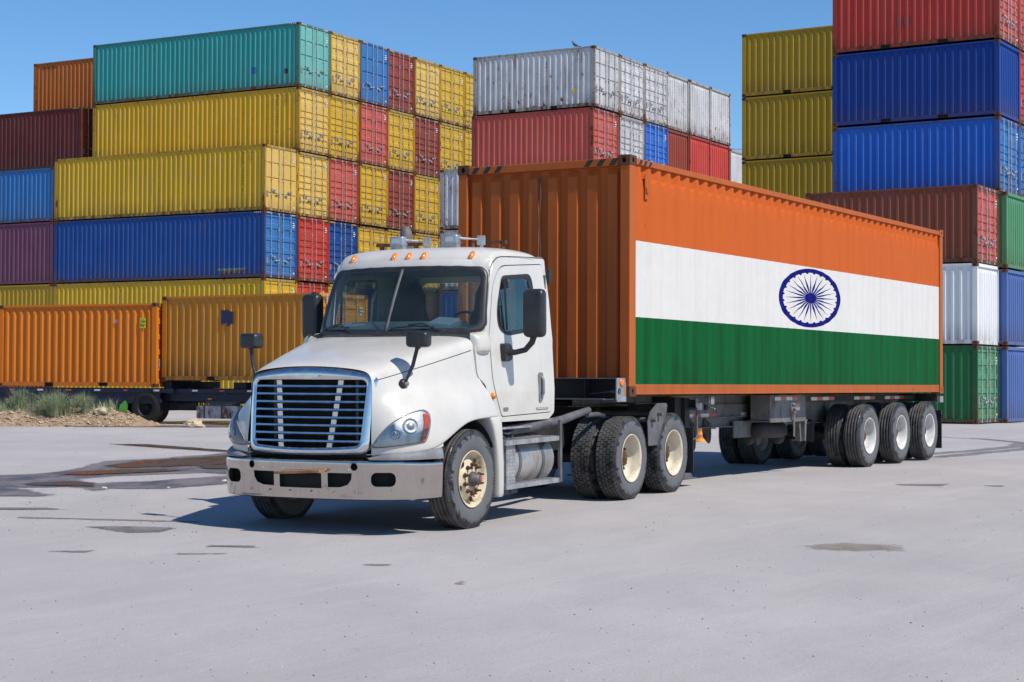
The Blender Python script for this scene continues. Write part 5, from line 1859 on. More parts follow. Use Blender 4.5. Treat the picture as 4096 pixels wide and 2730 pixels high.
# fifth wheel, rear fenders, lights
mb = MB()
mb.lathe([(1.12, 0.0), (1.12, 0.47), (1.15, 0.48), (1.16, 0.47), (1.16, 0.0)], 'z', 32, 0, c=(0, 4.5, 0))
mb.box(-0.40, 0.40, 4.35, 4.65, 0.88, 1.12); mb.box(-0.35, -0.1, 4.85, 5.5, 1.08, 1.14); mb.box(0.1, 0.35, 4.85, 5.5, 1.08, 1.14)
mb.build('fifth_wheel', M_CHASSIS, TRUCK)
for s in (1, -1):
    mb = MB()   # centre fender between the two axles
    rws = []
    for a in range(-38, 39, 6):
        pass
    pts = []
    c1, c2 = (3.878, 0.5), (5.174, 0.5)
    for a in range(10, 63, 6):
        t = math.radians(a); pts.append((c1[0] + 0.58 * math.sin(t), c1[1] + 0.58 * math.cos(t)))
    prf = [(4.12, 1.135), (4.60, 1.13), (4.98, 1.125), (5.02, 1.10), (4.98, 1.0), (4.88, 0.86), (4.80, 0.72), (4.76, 0.61)]
    mb.grid([[(s * x, y, z) for x in (0.66, 0.9, 1.14, 1.20)] for (y, z) in prf], 0, True)
    mb.prism([(4.40, 0.90), (4.42, 0.615), (4.75, 0.615), (4.80, 0.72), (4.88, 0.86), (4.98, 1.0), (5.01, 1.10), (4.97, 1.125), (4.70, 1.13), (4.48, 1.03)], 'x', s * 1.188, s * 1.198)
    mb.build('rear_fender', M_STEEL, TRUCK, recalc=True)
    mb = MB()
    mb.tube([(s * 0.45, 4.66, 1.005), (s * 1.26, 4.72, 1.0)], 0.03, 10); mb.tube([(s * 0.45, 4.50, 0.93), (s * 1.26, 4.52, 0.93)], 0.03, 10)
    mb.build('fender_bracket', M_STEEL, TRUCK)
    mb = MB()
    mb.box(min(s * 0.66, s * 1.22), max(s * 0.66, s * 1.22), 5.80, 5.812, 0.20, 0.78)
    mb.build('mud_flap', M_BPLAST, TRUCK)
# ------------------------------------------------------------------ the orange container with the flag
FL_O = (1.4006, 21.3934, 1.1608); FL_A = 0.5385
XN = Vector((math.cos(FL_A), -math.sin(FL_A), 0)); YN = Vector((math.sin(FL_A), math.cos(FL_A), 0))
_p = Vector(FL_O) - XN * CW
FM = Matrix(((XN.x, YN.x, 0, _p.x), (XN.y, YN.y, 0, _p.y), (0, 0, 1, _p.z), (0, 0, 0, 1)))

P_ORA = paint('orange_box_paint', (0.42, 0.100, 0.018), 0.22, 0.12, rough=0.55, grime=0.1, streak=0.45, per_obj=False)
P_ORF = paint('orange_front_paint', (0.42, 0.095, 0.015), 0.15, 0.10, rough=0.5, grime=0.2, streak=0.55, per_obj=False)


def flag_mat():
    t = NT('tricolour_paint')
    o = t.obj()
    x, y, z = t.sep(o)
    st = t.noise(t.vmul(o, (3, 5, 0.35)), 1.0, 5, 0.65)
    big = t.noise(o, 0.9, 4, 0.6)
    top = t.mix(t.ss(st, 0.40, 0.72, 0, 0.40), (0.52, 0.105, 0.018), (0.42, 0.075, 0.010))
    wht = t.mix(t.ss(st, 0.42, 0.75, 0, 0.45), (0.64, 0.625, 0.60), (0.52, 0.505, 0.475))
    grn = t.mix(t.ss(st, 0.38, 0.7, 0, 0.75), (0.001, 0.092, 0.020), (0.0005, 0.052, 0.010))
    # emblem, stretched along the wall as it is painted there
    u = t.m('DIVIDE', t.m('SUBTRACT', y, 5.905), 1.235)
    v = t.m('DIVIDE', t.m('SUBTRACT', t.m('SUBTRACT', z, 1.424), t.m('MULTIPLY', t.m('SUBTRACT', y, 5.905), 0.022)), 0.434)
    r = t.m('SQRT', t.m('ADD', t.m('MULTIPLY', u, u), t.m('MULTIPLY', v, v)))
    a = t.m('ARCTAN2', v, u)
    seg = 2 * math.pi / 24
    # spokes
    af = t.m('SUBTRACT', t.m('MODULO', t.m('ADD', a, 8 * math.pi + seg / 2), seg), seg / 2)
    w = t.m('MULTIPLY', t.m('ABSOLUTE', t.m('SINE', af)), r)
    wid = t.m('MINIMUM', t.m('ADD', 0.020, t.m('MULTIPLY', t.m('SUBTRACT', r, 0.17), 0.045)), t.m('MULTIPLY', t.m('SUBTRACT', 0.845, r), 0.056))
    sp = t.m('MULTIPLY', t.m('LESS_THAN', w, wid), t.m('LESS_THAN', r, 0.85))
    hub = t.m('LESS_THAN', r, 0.175)
    ring = t.m('MULTIPLY', t.m('GREATER_THAN', r, 0.86), t.m('LESS_THAN', r, 1.0))
    # beads on the inner edge of the ring, half way between the spokes
    ab = t.m('SUBTRACT', t.m('MODULO', t.m('ADD', a, 8 * math.pi), seg), seg / 2)
    bx = t.m('SUBTRACT', t.m('MULTIPLY', r, t.m('COSINE', ab)), 0.855)
    by = t.m('MULTIPLY', r, t.m('SINE', ab))
    bead = t.m('LESS_THAN', t.m('ADD', t.m('MULTIPLY', bx, bx), t.m('MULTIPLY', by, by)), 0.036 ** 2)
    em = t.m('MAXIMUM', t.m('MAXIMUM', sp, hub), t.m('MAXIMUM', ring, bead))
    wht = t.mix(em, wht, (0.001, 0.0005, 0.135))
    c = t.mix(t.m('GREATER_THAN', z, 0.958), grn, wht)
    c = t.mix(t.m('GREATER_THAN', z, 1.880), c, top)
    # scrapes and rust
    fine = t.noise(t.vmul(o, (1, 1.0, 0.22)), 9, 5, 0.75)
    sc = t.ss(t.m('ADD', t.m('MULTIPLY', fine, 0.6), t.m('MULTIPLY', t.noise(o, 1.6, 5, 0.7), 0.4)), 0.645, 0.665)
    c = t.mix(t.m('MULTIPLY', sc, 0.75), c, (0.05, 0.03, 0.02))
    g = t.m('MULTIPLY', t.ss(z, 0.6, 0.15), t.ss(big, 0.4, 0.65))
    c = t.mix(t.m('MULTIPLY', g, 0.35), c, (0.01, 0.03, 0.012))
    t.set(color=c, rough=0.6, spec=0.10)
    t.bump(t.m('ADD', t.noise(o, 2.3, 3, 0.5), t.m('MULTIPLY', t.noise(t.vmul(o, (1, 5, 0.4)), 1.5, 3, 0.5), 0.5)), 0.6, 0.03)
    return t.mat


P_FLAG = flag_mat()
HB = 2.896; LB = 12.192
BOX = empty('shipping_container', FM)
tag(BOX, 'orange container on the trailer with orange, white and green bands and a blue wheel emblem', 'shipping container')


def flag_side():
    mb = MB()
    prof = corr_profile(0.15, LB - 0.15, 0.278, 0.078, 0.068)
    # the ribs are shallow below the painted bands and full depth under the top rail
    rows = []
    for z, k in ((0.145, 0.007), (1.3, 0.007), (2.50, 0.007), (2.60, 0.018), (2.66, 0.036), (HB - 0.085, 0.036)):
        rows.append([(CW - 0.022 - k * d, t, z) for (t, d) in prof])
    mb.grid(rows, smooth=False)
    return mb.mesh('side_panel', [P_FLAG], recalc=False)


child('side_panel', flag_side(), BOX)
child('side_panel', cached(('s', LB, HB, 0), lambda: make_side(LB, HB, False, [M_DARK])), BOX, [P_ORA])
child('roof', cached(('r', LB, HB), lambda: make_roof(LB, HB, [M_DARK])), BOX, [P_ORA])


def hero_front():
    mb = MB()
    prof = corr_profile(0.12, CW - 0.12, 0.27, 0.125, 0.026)
    corr_panel(mb, prof, 0.134, HB - 0.125, lambda t, d, z: (t, 0.035 + 0.048 * d, z), taper=0.10)
    return mb.mesh('end_wall', [P_ORF], recalc=False)


child('end_wall', hero_front(), BOX)
mb = MB()
for x0, x1 in ((0.0, 0.135), (CW - 0.135, CW)):
    mb.prism([(x0 + .003, .004), (x1 - .003, .004), (x1 - .003, .10), (x0 + .003, .10)] if x0 == 0 else [(x0 + .003, .004), (x1 - .003, .004), (x1 - .003, .17), (x1 - .05, .17), (x1 - .05, .10), (x0 + .003, .10)], 'z', 0.118, HB - 0.118)
    mb.box(x0 + .003, x1 - .003, LB - 0.15, LB - 0.004, 0.118, HB - 0.118)
    xa, xb = (0.004, 0.06) if x0 == 0 else (CW - 0.06, CW - 0.004)
    mb.box(xa, xb, 0.178, LB - 0.178, HB - 0.100, HB - 0.028)
    mb.box(xa + (0.012 if x0 == 0 else 0), xb - (0.0 if x0 == 0 else 0.012), 0.178, LB - 0.178, 0.03, 0.147)
    mb.box(xa, xb, 0.178, LB - 0.178, 0.022, 0.045)
mb.box(0.162, CW - 0.162, 0.006, 0.10, HB - 0.125, HB - 0.03)
mb.box(0.162, CW - 0.162, 0.01, 0.10, 0.02, 0.134)
mb.box(0.162, CW - 0.162, LB - 0.10, LB - 0.01, HB - 0.115, HB - 0.01)
mb.box(0.162, CW - 0.162, LB - 0.10, LB - 0.01, 0.02, 0.134)
mb.build('frame', P_ORA, BOX, bevel=0.006)
mb = MB()
mb.box(0.06, CW - 0.06, 0.1, LB - 0.1, 0.10, 0.13)
for i in range(30): mb.box(0.06, CW - 0.06, 0.4 + i * 0.4, 0.45 + i * 0.4, 0.03, 0.10)
mb.build('floor_beams', M_CHASSIS, BOX)
for leaf in (0, 1):
    child('door', cached(('d', LB, HB, leaf, 'fine', True), lambda: make_door(LB, HB, leaf, 'fine', True, [M_DARK, M_DARK])), BOX, [P_ORA, M_GASKET])
M_ORUST = plain('casting_brown', (0.10, 0.036, 0.014), 0.7, 0, 0.4, 8, bump=0.25)
for fx, x in ((-1, -0.002), (1, CW + 0.002)):
    for fy, y in ((-1, -0.002), (1, LB + 0.002)):
        for fz, z in ((-1, 0), (1, HB)):
            child('corner_casting', CAST[(fx, fy, fz)], BOX, [M_ORUST if fy < 0 else P_ORA, None], (x, y, z))
# black slanting bars on the front header and on the side rail
mb = MB()
for x0 in (0.19, 0.36, 0.53, CW - 0.63, CW - 0.46, CW - 0.29):
    if x0 == CW - 0.63: mb.build('hazard_marking', M_BLK, BOX); mb = MB()
    mb.add([(x0, 0.003, HB - 0.118), (x0 + 0.075, 0.003, HB - 0.118), (x0 + 0.135, 0.003, HB - 0.035), (x0 + 0.06, 0.003, HB - 0.035)], [(0, 1, 2, 3)])
mb.build('hazard_marking', M_BLK, BOX); mb = MB()
for y0 in (0.24, 0.37, 0.50):
    mb.add([(CW - 0.001, y0, HB - 0.095), (CW - 0.001, y0 + 0.06, HB - 0.095), (CW - 0.001, y0 + 0.11, HB - 0.035), (CW - 0.001, y0 + 0.05, HB - 0.035)], [(0, 1, 2, 3)])
mb.build('hazard_marking', M_BLK, BOX)
mb = MB()
mb.box(CW - 0.016, CW - 0.006, 0.42, 0.50, HB - 0.50, HB - 0.20)
mb.box(CW - 0.006, CW + 0.012, 0.43, 0.49, HB - 0.42, HB - 0.36)
mb.build('lashing_plate', P_ORA, BOX)
mb = MB(); mb.tube([(1.18 + 0.01 * math.sin(i), 0.03, HB - 0.2 - i * 0.12) for i in range(18)], 0.010, 5); mb.build('hanging_rope', M_HOSE, BOX)

# ------------------------------------------------------------------ trailer under it
TP = Matrix(((XN.x, YN.x, 0, FL_O[0]), (XN.y, YN.y, 0, FL_O[1]), (0, 0, 1, FL_O[2]), (0, 0, 0, 1)))
TRL = empty('container_chassis', TP)
tag(TRL, 'grey three-axle chassis trailer under the banded orange container with red and white reflective tape', 'trailer')
M_TRL = plain('trailer_grey', (0.165, 0.165, 0.16), 0.55, 0.1, 0.3, 3, bump=0.1, dirt=(0.10, 0.075, 0.05), dirtamt=0.5)
M_TRLD = plain('trailer_dark', (0.035, 0.034, 0.034), 0.7, 0, 0.4, 4, dirt=(0.09, 0.07, 0.05), dirtamt=0.3)
M_TAPER = NT('red_tape').set(color=(0.50, 0.035, 0.02), rough=0.35).mat
M_TAPEW = NT('white_tape').set(color=(0.62, 0.62, 0.62), rough=0.35).mat
M_BOLST = plain('bolster_grey', (0.16, 0.165, 0.175), 0.38, 0.35, 0.25, 3, dirt=(0.07, 0.06, 0.05), dirtamt=0.3)
M_BOLSTD = plain('bolster_web_dark', (0.030, 0.031, 0.034), 0.35, 0.2, 0.4, 3)
M_PLATEG = plain('bright_end_plate', (0.36, 0.38, 0.42), 0.35, 0.45, 0.2, 6)
# front bolster: a C beam across the nose of the container
mb = MB()
zb, zt = -0.035, 0.222
mb.box(-2.38, -0.05, -0.245, -0.012, zt - 0.014, zt)
mb.box(-2.38, -0.20, -0.275, -0.012, zb - 0.006, zb + 0.012)
mb.box(-2.38, -0.05, -0.05, -0.036, zb + 0.012, zt - 0.014, 1)
mb.box(-0.50, -0.49, -0.20, -0.05, zb + 0.012, zt - 0.014, 1)
bo = mb.build('front_bolster', [M_BOLST, M_BOLSTD], TRL, bevel=0.003)
mb = MB()
hole = [(-0.185 + 0.042 * math.cos(t), 0.062 + 0.042 * math.sin(t)) for t in [2 * math.pi * k / 18 for k in range(18)]]
mb.prism([(-0.255, zt), (-0.04, zt), (-0.012, 0.13), (-0.012, -0.06), (-0.235, -0.06), (-0.262, -0.02)], 'x', -0.05, -0.036, holes=[hole])
mb.build('end_plate', M_PLATEG, bo)
mb = MB(); mb.lathe([(-0.037, 0.045), (-0.02, 0.045), (-0.016, 0.036), (-0.012, 0.0)], 'x', 20, 0, c=(0, -0.135, 0.165)); mb.build('amber_lamp', M_AMBER, bo)
mb = MB(); mb.box(-0.036, -0.032, -0.062, -0.042, 0.015, 0.13); mb.build('amber_reflector', M_AMBER, bo)
mb = MB(); mb.tube([(-0.14, -0.185, 0.062), (-0.03, -0.185, 0.062)], 0.02, 8); mb.bar((-0.04, -0.19, 0.095), (-0.04, -0.19, 0.03), 0.02, 0.02); mb.tube([(-0.48, -0.12, 0.03), (-0.16, -0.16, 0.06)], 0.008, 6)
mb.build('locking_pin', M_STEEL, bo)
# gooseneck and main beams
XC = -1.219
for s in (1, -1):
    xx = XC + s * 0.46
    mb = MB()
    f = 0.07
    def ibeam(y0, y1, z0, z1, x):
        mb.box(x - 0.006, x + 0.006, y0, y1, z0 + 0.012, z1 - 0.012)
        mb.box(x - f, x + f, y0, y1, z0, z0 + 0.012); mb.box(x - f, x + f, y0, y1, z1 - 0.012, z1)
    ibeam(-0.02, 2.6, -0.13, 0.005, xx)
    ibeam(2.55, 12.05, -0.46, -0.004, xx)
    mb.build('main_beam', M_TRL, TRL)
mb = MB()
for y in (0.6, 1.6, 2.55, 3.6, 4.6, 5.6, 6.6, 7.6, 8.6, 9.6, 10.6, 11.6): mb.box(XC - 0.455, XC + 0.455, y, y + 0.08, -0.20 if y < 2.5 else -0.35, -0.05)
mb.box(XC - 0.45, XC + 0.45, 0.2, 1.5, -0.135, -0.12)
mb.build('cross_members', M_TRLD, TRL)
# outer rail with tape
mb = MB()
XR = -0.72
mb.box(XR - 0.008, XR, 2.3, 5.9, -0.315, -0.135); mb.box(XR - 0.06, XR + 0.035, 2.3, 5.9, -0.325, -0.313)
mb.build('side_rail', M_TRL, TRL)


def tape(y0, y1, x, z, h=0.052, n=4):
    mb = MB()
    for i in range(n):
        a, b = lerp(y0, y1, i / n), lerp(y0, y1, (i + 1) / n)
        mb.box(x, x + 0.002, a, b, z - h / 2, z + h / 2, (i + 1) % 2)
    mb.build('reflective_tape', [M_TAPER, M_TAPEW], TRL)


def tape_at(px0, px1): pass


tape(3.05, 4.10, XR + 0.001, -0.285)
tape(4.95, 5.80, XR + 0.001, -0.282)
# suspension box with sign
mb = MB()
XB = -0.30
mb.box(XB - 0.012, XB, 5.02, 6.40, -0.375, -0.006)
mb.box(XB - 0.35, XB + 0.02, 5.0, 6.42, -0.40, -0.375)
mb.box(XB - 0.30, XB - 0.01, 6.40, 6.412, -0.37, -0.006); mb.box(XB - 0.30, XB - 0.01, 5.02, 5.03, -0.37, -0.006)
mb.prism([(6.18, -0.40), (6.25, -0.40), (6.28, -0.70), (6.24, -0.70)], 'x', XB - 0.10, XB - 0.02)
mb.prism([(6.42, -0.40), (6.49, -0.40), (6.46, -0.70), (6.42, -0.70)], 'x', XB - 0.10, XB - 0.02)
mb.box(XB - 0.4, XB - 0.38, 4.6, 6.6, -0.62, -0.38)
mb.build('suspension_box', M_TRL, TRL)
tape(5.20, 6.08, XB + 0.001, -0.058)
mb = MB(); mb.box(XB + 0.001, XB + 0.005, 5.82, 6.16, -0.235, -0.125, 0); mb.box(XB + 0.005, XB + 0.007, 5.98, 6.15, -0.19, -0.128, 1)
mb.build('maker_sign', [M_TAPEW, M_TAPER], TRL)


def text_mesh(body, size, name, mat, parent, loc, rot, ext=0.0015, sx=1.0, align='LEFT'):
    cu = bpy.data.curves.new(name, 'FONT'); cu.body = body; cu.size = size; cu.extrude = ext; cu.align_x = align
    o = bpy.data.objects.new(name, cu); COL.link(o)
    bpy.context.view_layer.update()
    me = bpy.data.meshes.new_from_object(o.evaluated_get(bpy.context.evaluated_depsgraph_get()))
    bpy.data.objects.remove(o); bpy.data.curves.remove(cu)
    me.materials.clear(); me.materials.append(mat)
    m = bpy.data.objects.new(name, me); COL.link(m); m.parent = parent
    m.location = loc; m.rotation_euler = rot; m.scale = (sx, 1, 1)
    return m


text_mesh('Max', 0.075, 'sign_lettering', M_BLK, TRL, (XB + 0.0068, 5.83, -0.185), (math.pi / 2, 0, math.pi / 2))
text_mesh('Atlas', 0.062, 'sign_lettering', M_TAPEW, TRL, (XB + 0.009, 5.985, -0.182), (math.pi / 2, 0, math.pi / 2))
mb = MB(); mb.box(XB + 0.04, XB + 0.048, 5.80, 5.86, -0.62, -0.20); mb.build('lamp_post', M_TRL, TRL)
mb = MB(); mb.lathe([(XB + 0.048, 0.032), (XB + 0.07, 0.03), (XB + 0.075, 0.0)], 'x', 16, 0, c=(0, 5.83, -0.245)); mb.build('side_marker', M_AMBER, TRL)
# mid twist-lock bracket
mb = MB()
mb.box(-1.0, -0.26, 2.45, 2.57, -0.165, -0.055, 0)
mb.box(-0.27, -0.25, 2.42, 2.60, -0.19, -0.03, 1)
mb.box(-0.25, -0.08, 2.46, 2.58, -0.10, -0.025, 1); mb.box(-0.16, -0.06, 2.47, 2.57, -0.115, -0.012, 1)
mb.tube([(-0.16, 2.52, -0.10), (-0.16, 2.52, -0.19)], 0.03, 8, 0)
mb.bar((-0.16, 2.52, -0.15), (-0.02, 2.50, -0.175), 0.03, 0.02, mi=1)
mb.build('twist_lock', [M_TRLD, M_ALU], TRL, bevel=0.004)
# landing gear
for s in (1, -1):
    x = XC + s * 0.76 + (0.02 if s > 0 else 0)
    mb = MB()
    mb.box(x - 0.07, x + 0.07, 2.32, 2.47, -0.62, -0.03, 0)
    mb.box(x - 0.05, x + 0.05, 2.34, 2.45, -0.90, -0.62, 1)
    mb.box(x - 0.06, x + 0.06, 2.33, 2.46, -0.86, -0.80, 1)
    lg = mb.build('landing_leg', [M_TRLD, M_STEEL], TRL, bevel=0.004)
    mb = MB()
    mb.prism([(2.30, -0.90), (2.40, -0.90), (2.60, -1.08), (2.26, -1.08)], 'x', x - 0.055, x - 0.045); mb.prism([(2.30, -0.90), (2.40, -0.90), (2.60, -1.08), (2.26, -1.08)], 'x', x + 0.045, x + 0.055)
    mb.box(x - 0.10, x + 0.10, 2.22, 2.64, -1.095, -1.08)
    mb.tube([(x - 0.08, 2.36, -0.96), (x + 0.08, 2.36, -0.96)], 0.02, 8)
    mb.build('leg_foot', M_STEEL, lg)
    if s > 0:
        mb = MB()
        mb.tube([(x + 0.05, 2.40, -0.175), (x + 0.19, 2.42, -0.175)], 0.022, 8)
        mb.tube([(x + 0.19, 2.42, -0.165), (x + 0.19, 2.44, -0.50), (x + 0.19, 2.42, -0.55), (x + 0.19, 2.36, -0.57), (x + 0.19, 2.2, -0.57)], 0.014, 8)
        mb.build('crank_handle', M_STEEL, lg)
mb = MB()
mb.bar((XC - 0.7, 2.4, -0.45), (XC + 0.7, 2.4, -0.45), 0.05, 0.05); mb.bar((XC + 0.72, 2.42, -0.55), (XC + 0.46, 3.4, -0.40), 0.04, 0.04); mb.bar((XC - 0.72, 2.42, -0.55), (XC - 0.46, 3.4, -0.40), 0.04, 0.04)
mb.box(XC - 0.80, XC + 0.80, 2.12, 2.30, -0.35, -0.02)
mb.build('leg_brace', M_TRLD, TRL)
# rolled straps hanging from the rail
for (y, z, h) in ((3.25, -0.52, 0.20), (3.75, -0.47, 0.15)):
    mb = MB()
    for k in range(4):
        mb.tube([(XR - 0.02 + 0.014 * k, y + 0.045 * math.cos(t) + 0.01 * k, z + h * 0.85 * math.sin(t) - 0.02 * k) for t in [2 * math.pi * q / 16 for q in range(16)]], 0.020, 6, closed=True)
    mb.build('rolled_strap', M_HOSE if False else plain('dirty_webbing_%d' % int(y * 10), (0.10, 0.085, 0.07), 0.95, 0, 0.5, 20, bump=0.4), TRL)
# air tank
mb = MB(); mb.lathe([(5.20, 0.0), (5.21, 0.08), (5.25, 0.118), (6.18, 0.118), (6.22, 0.08), (6.23, 0.0)], 'y', 24, 0, c=(-0.62, 0, -0.53)); mb.build('air_tank', M_TRLD, TRL)
mb = MB(); mb.lathe([(5.7, 0.0), (5.7, 0.10), (5.86, 0.11), (5.86, 0.0)], 'y', 20, 0, c=(-1.0, 0, -0.66)); mb.build('brake_chamber', M_TRLD, TRL)
mb = MB(); mb.lathe([(6.6, 0.0), (6.6, 0.10), (6.78, 0.11), (6.78, 0.0)], 'y', 20, 0, c=(-0.9, 0, -0.66)); mb.build('brake_chamber', M_TRLD, TRL)
# axles and wheels
AX = ((8.41, -0.665), (9.955, -0.645), (11.455, -0.640))
for (y, z) in AX:
    mb = MB(); mb.tube([(-2.2, y, z), (-0.24, y, z)], 0.075, 12); mb.build('axle', M_TRLD, TRL)
    for s in (1, -1):
        xo = -0.005 if s > 0 else -2.433
        wheel(TRL, xo, y, z, 'trailer', s, phase=y); wheel(TRL, xo - s * 0.33, y, z, 'trailer', s, phase=1.3)
for s in (1, -1):
    for y in (7.6, 9.18, 10.7):
        mb = MB(); mb.box(XC + s * 0.50 - 0.05, XC + s * 0.50 + 0.05, y, y + 0.1, -0.75, -0.4); mb.build('spring_hanger', M_TRLD, TRL)
mb = MB()
mb.box(-2.4, -0.05, 12.0, 12.12, -0.14, -0.004)
mb.build('rear_bolster', M_TRLD, TRL)
mb = MB(); mb.box(-0.12, -0.0, 12.02, 12.2, -0.16, -0.05); mb.build('rear_corner_lock', M_ALU, TRL, bevel=0.005)
for s in (1, -1):
    mb = MB(); x = -0.30 if s > 0 else -2.14
    mb.box(x - 0.30, x + 0.30, 12.10, 12.115, -0.97, -0.33); mb.box(x - 0.30, x + 0.30, 12.08, 12.13, -0.37, -0.30); mb.build('mud_flap', M_BPLAST, TRL)
for y in (7.0, 8.9, 10.4): tape(y, y + 1.0, -0.45, -0.07)
mb = MB(); mb.box(-0.46, -0.451, 6.6, 12.0, -0.11, -0.03); mb.build('upper_rail', M_TRLD, TRL)
M_BLACKRUB = plain('black_rubber', (0.010, 0.010, 0.011), 0.8)
# ------------------------------------------------------------------ two orange containers on blue chassis at the left
OA = 0.535
P_OR1 = paint('bright_orange_paint', (0.62, 0.17, 0.012), 0.04, 0.08, grime=0.15, streak=0.25)
P_OR2 = paint('worn_orange_paint', (0.56, 0.22, 0.022), 0.30, 0.15, grime=0.5, streak=0.6)
M_BLUECH = plain('dark_blue_chassis', (0.006, 0.012, 0.038), 0.55, 0.1, 0.4, 3, dirt=(0.05, 0.045, 0.045), dirtamt=0.35)
_l1 = Vector((-math.cos(0.42), math.sin(0.42))); _e1 = Vector((math.sin(0.42), math.cos(0.42)))
_c2l = Vector((-10.87, 54.85)) + _e1 * 0.20 - _l1 * 0.06
C2P = tuple(_c2l - Vector((-math.cos(0.576), math.sin(0.576))) * 6.06)
O1A = 0.42; O2A = 0.576
c1 = container(at((-10.87, 54.85), O1A, 0, 0, 1.115), 6.058, 2.591, P_OR1, 'bright orange container on a blue chassis, weeds growing in front of it', group=None, detail=1)
c2 = container(at(C2P, O2A, 0, 0, 1.31), 6.058, 2.591, P_OR2, 'worn orange container with a dark blue paint patch, standing behind the truck nose', detail=1, style='fine')
mb = MB(); prof_t = [(-.001, y, z) for y, z in ()]
# blue overpaint patch and the size sign
mb = MB()
for i in range(6):
    y0 = 3.20 + i * 0.075
    mb.box(0.006, 0.012, y0, y0 + 0.076, 1.76 - 0.03 * (i % 3) - (0.05 if i < 3 else 0.0), 2.12 - (0.04 if i < 3 else 0.0) + 0.02 * (i % 2))
mb.build('paint_patch', plain('blue_patch_paint', (0.02, 0.02, 0.09), 0.6), c2)
mb = MB(); mb.box(0.004, 0.010, 0.40, 0.62, 1.82, 2.14); sg = mb.build('size_sign', plain('yellow_sign', (0.62, 0.58, 0.02), 0.6), c1)
text_mesh('2.6m', 0.10, 'sign_lettering', M_BLK, c1, (0.002, 0.60, 2.0), (math.pi / 2, 0, -math.pi / 2))
text_mesh("8'6\"", 0.12, 'sign_lettering', M_BLK, c1, (0.002, 0.60, 1.86), (math.pi / 2, 0, -math.pi / 2))
mb = MB(); mb.box(0.004, 0.010, 1.45, 1.55, 2.0, 2.10); mb.build('small_sticker', plain('lilac_sticker', (0.30, 0.26, 0.45), 0.6), c1)


def blue_chassis(origin, ang, z0, y0, y1, wheels, label, skirt=None):
    t = empty('container_chassis', at(origin, ang, 0, 0, 0.0))
    tag(t, label, 'trailer')
    for x in (0.72, 1.72):
        mb = MB()
        mb.box(x - 0.006, x + 0.006, y0, y1, z0 - 0.44, z0 - 0.02); mb.box(x - 0.08, x + 0.08, y0, y1, z0 - 0.45, z0 - 0.43); mb.box(x - 0.08, x + 0.08, y0, y1, z0 - 0.03, z0 - 0.012)
        mb.build('main_beam', M_BLUECH, t)
    mb = MB()
    y = y0 + 0.1
    while y < y1:
        mb.box(0.02, 2.42, y, y + 0.12, z0 - 0.16, z0 - 0.012); y += 1.45
    mb.box(0.03, 0.05, y0, y1, z0 - 0.14, z0 - 0.03)
    mb.build('cross_members', M_BLUECH, t)
    for k, yy in enumerate([y0 + 0.5 + 1.1 * i for i in range(int((y1 - y0) / 1.1))]):
        mb = MB(); mb.box(0.026, 0.029, yy, yy + 0.22, z0 - 0.10, z0 - 0.05, k % 2); mb.build('reflective_tape', [M_TAPEW, M_TAPER], t)
    for y in wheels:
        mb = MB(); mb.tube([(0.2, y, 0.5), (2.2, y, 0.5)], 0.07, 10); mb.build('axle', M_TRLD, t)
        for s, xo in ((-1, 0.02),):
            for q in (0, 0.33):
                w_ = wheel(t, xo - s * q, y, 0.5, 'trailer', s, phase=y)
                w_.material_slots[0].link = 'OBJECT'; w_.material_slots[0].material = M_CHASSIS
                for cc in w_.children:
                    cc.material_slots[0].link = 'OBJECT'; cc.material_slots[0].material = M_BLACKRUB
    return t


ch1 = blue_chassis((-10.87, 54.85), O1A, 1.10, -0.6, 6.4, (0.42,), 'dark blue chassis trailer carrying the bright orange container behind the weeds')
mb = MB()
mb.box(0.06, 0.10, -0.1, 6.6, 0.62, 1.09); mb.box(0.12, 2.2, 1.3, 6.4, 0.15, 0.66); mb.box(0.5, 2.3, 0.0, 1.3, 0.40, 1.0)  # side skirt, and blocks added to keep the space underneath dark
mb.build('skirt_dark_fill', M_BLUECH, ch1)
ch2 = blue_chassis(C2P, O2A, 1.10, -2.5, 6.2, (), 'dark blue chassis trailer with coiled air hoses carrying the worn orange container')
mb = MB()
mb.box(0.10, 2.3, -0.02, 0.30, 1.09, 1.30); mb.box(0.10, 2.3, 5.75, 6.05, 1.09, 1.30); mb.box(0.30, 2.1, 2.9, 3.4, 1.09, 1.28); mb.box(0.12, 0.16, -2.0, 6.1, 0.70, 1.08)
mb.build('goose_neck', M_BLUECH, ch2)
# coiled hoses
for k in range(2):
    mb = MB()
    mb.tube([(0.4 + 0.02 * q * 0, 5.75 - k * 0.8 - q * 0.014, 0.57 + 0.12 * math.sin(q * 0.9) - 0.03 * math.sin(q * 0.12)) for q in range(45)], 0.014, 5)
    mb.build('coiled_hose', M_BPLAST, ch2)
mb = MB(); mb.prism(rrect(3.05, 4.70, 0.19, 0.575, 0.05), 'x', 0.1, 0.62)
M_RWT = plain('rusted_white_tank', (0.42, 0.42, 0.43), 0.55, 0.1, 0.2, 2, dirt=(0.10, 0.04, 0.02), dirtamt=0.6)
tk = mb.build('fuel_tank', M_RWT, ch2, bevel=0.01)
mb = MB()
for y in (3.65, 4.35): mb.box(0.092, 0.10, y, y + 0.06, 0.19, 0.575); mb.box(0.1, 0.6, y, y + 0.06, 0.575, 0.583)
mb.build('tank_strap', M_RUST, tk)
mb = MB(); mb.box(0.15, 0.5, 3.3, 4.2, 0.58, 0.64); mb.box(0.2, 0.6, 3.2, 4.4, 0.64, 0.70); mb.build('tank_bracket', M_STEEL, ch2)
mb = MB(); mb.box(0.10, 0.12, 4.10, 4.25, 0.76, 0.80); mb.build('side_marker', M_AMBER, ch2)

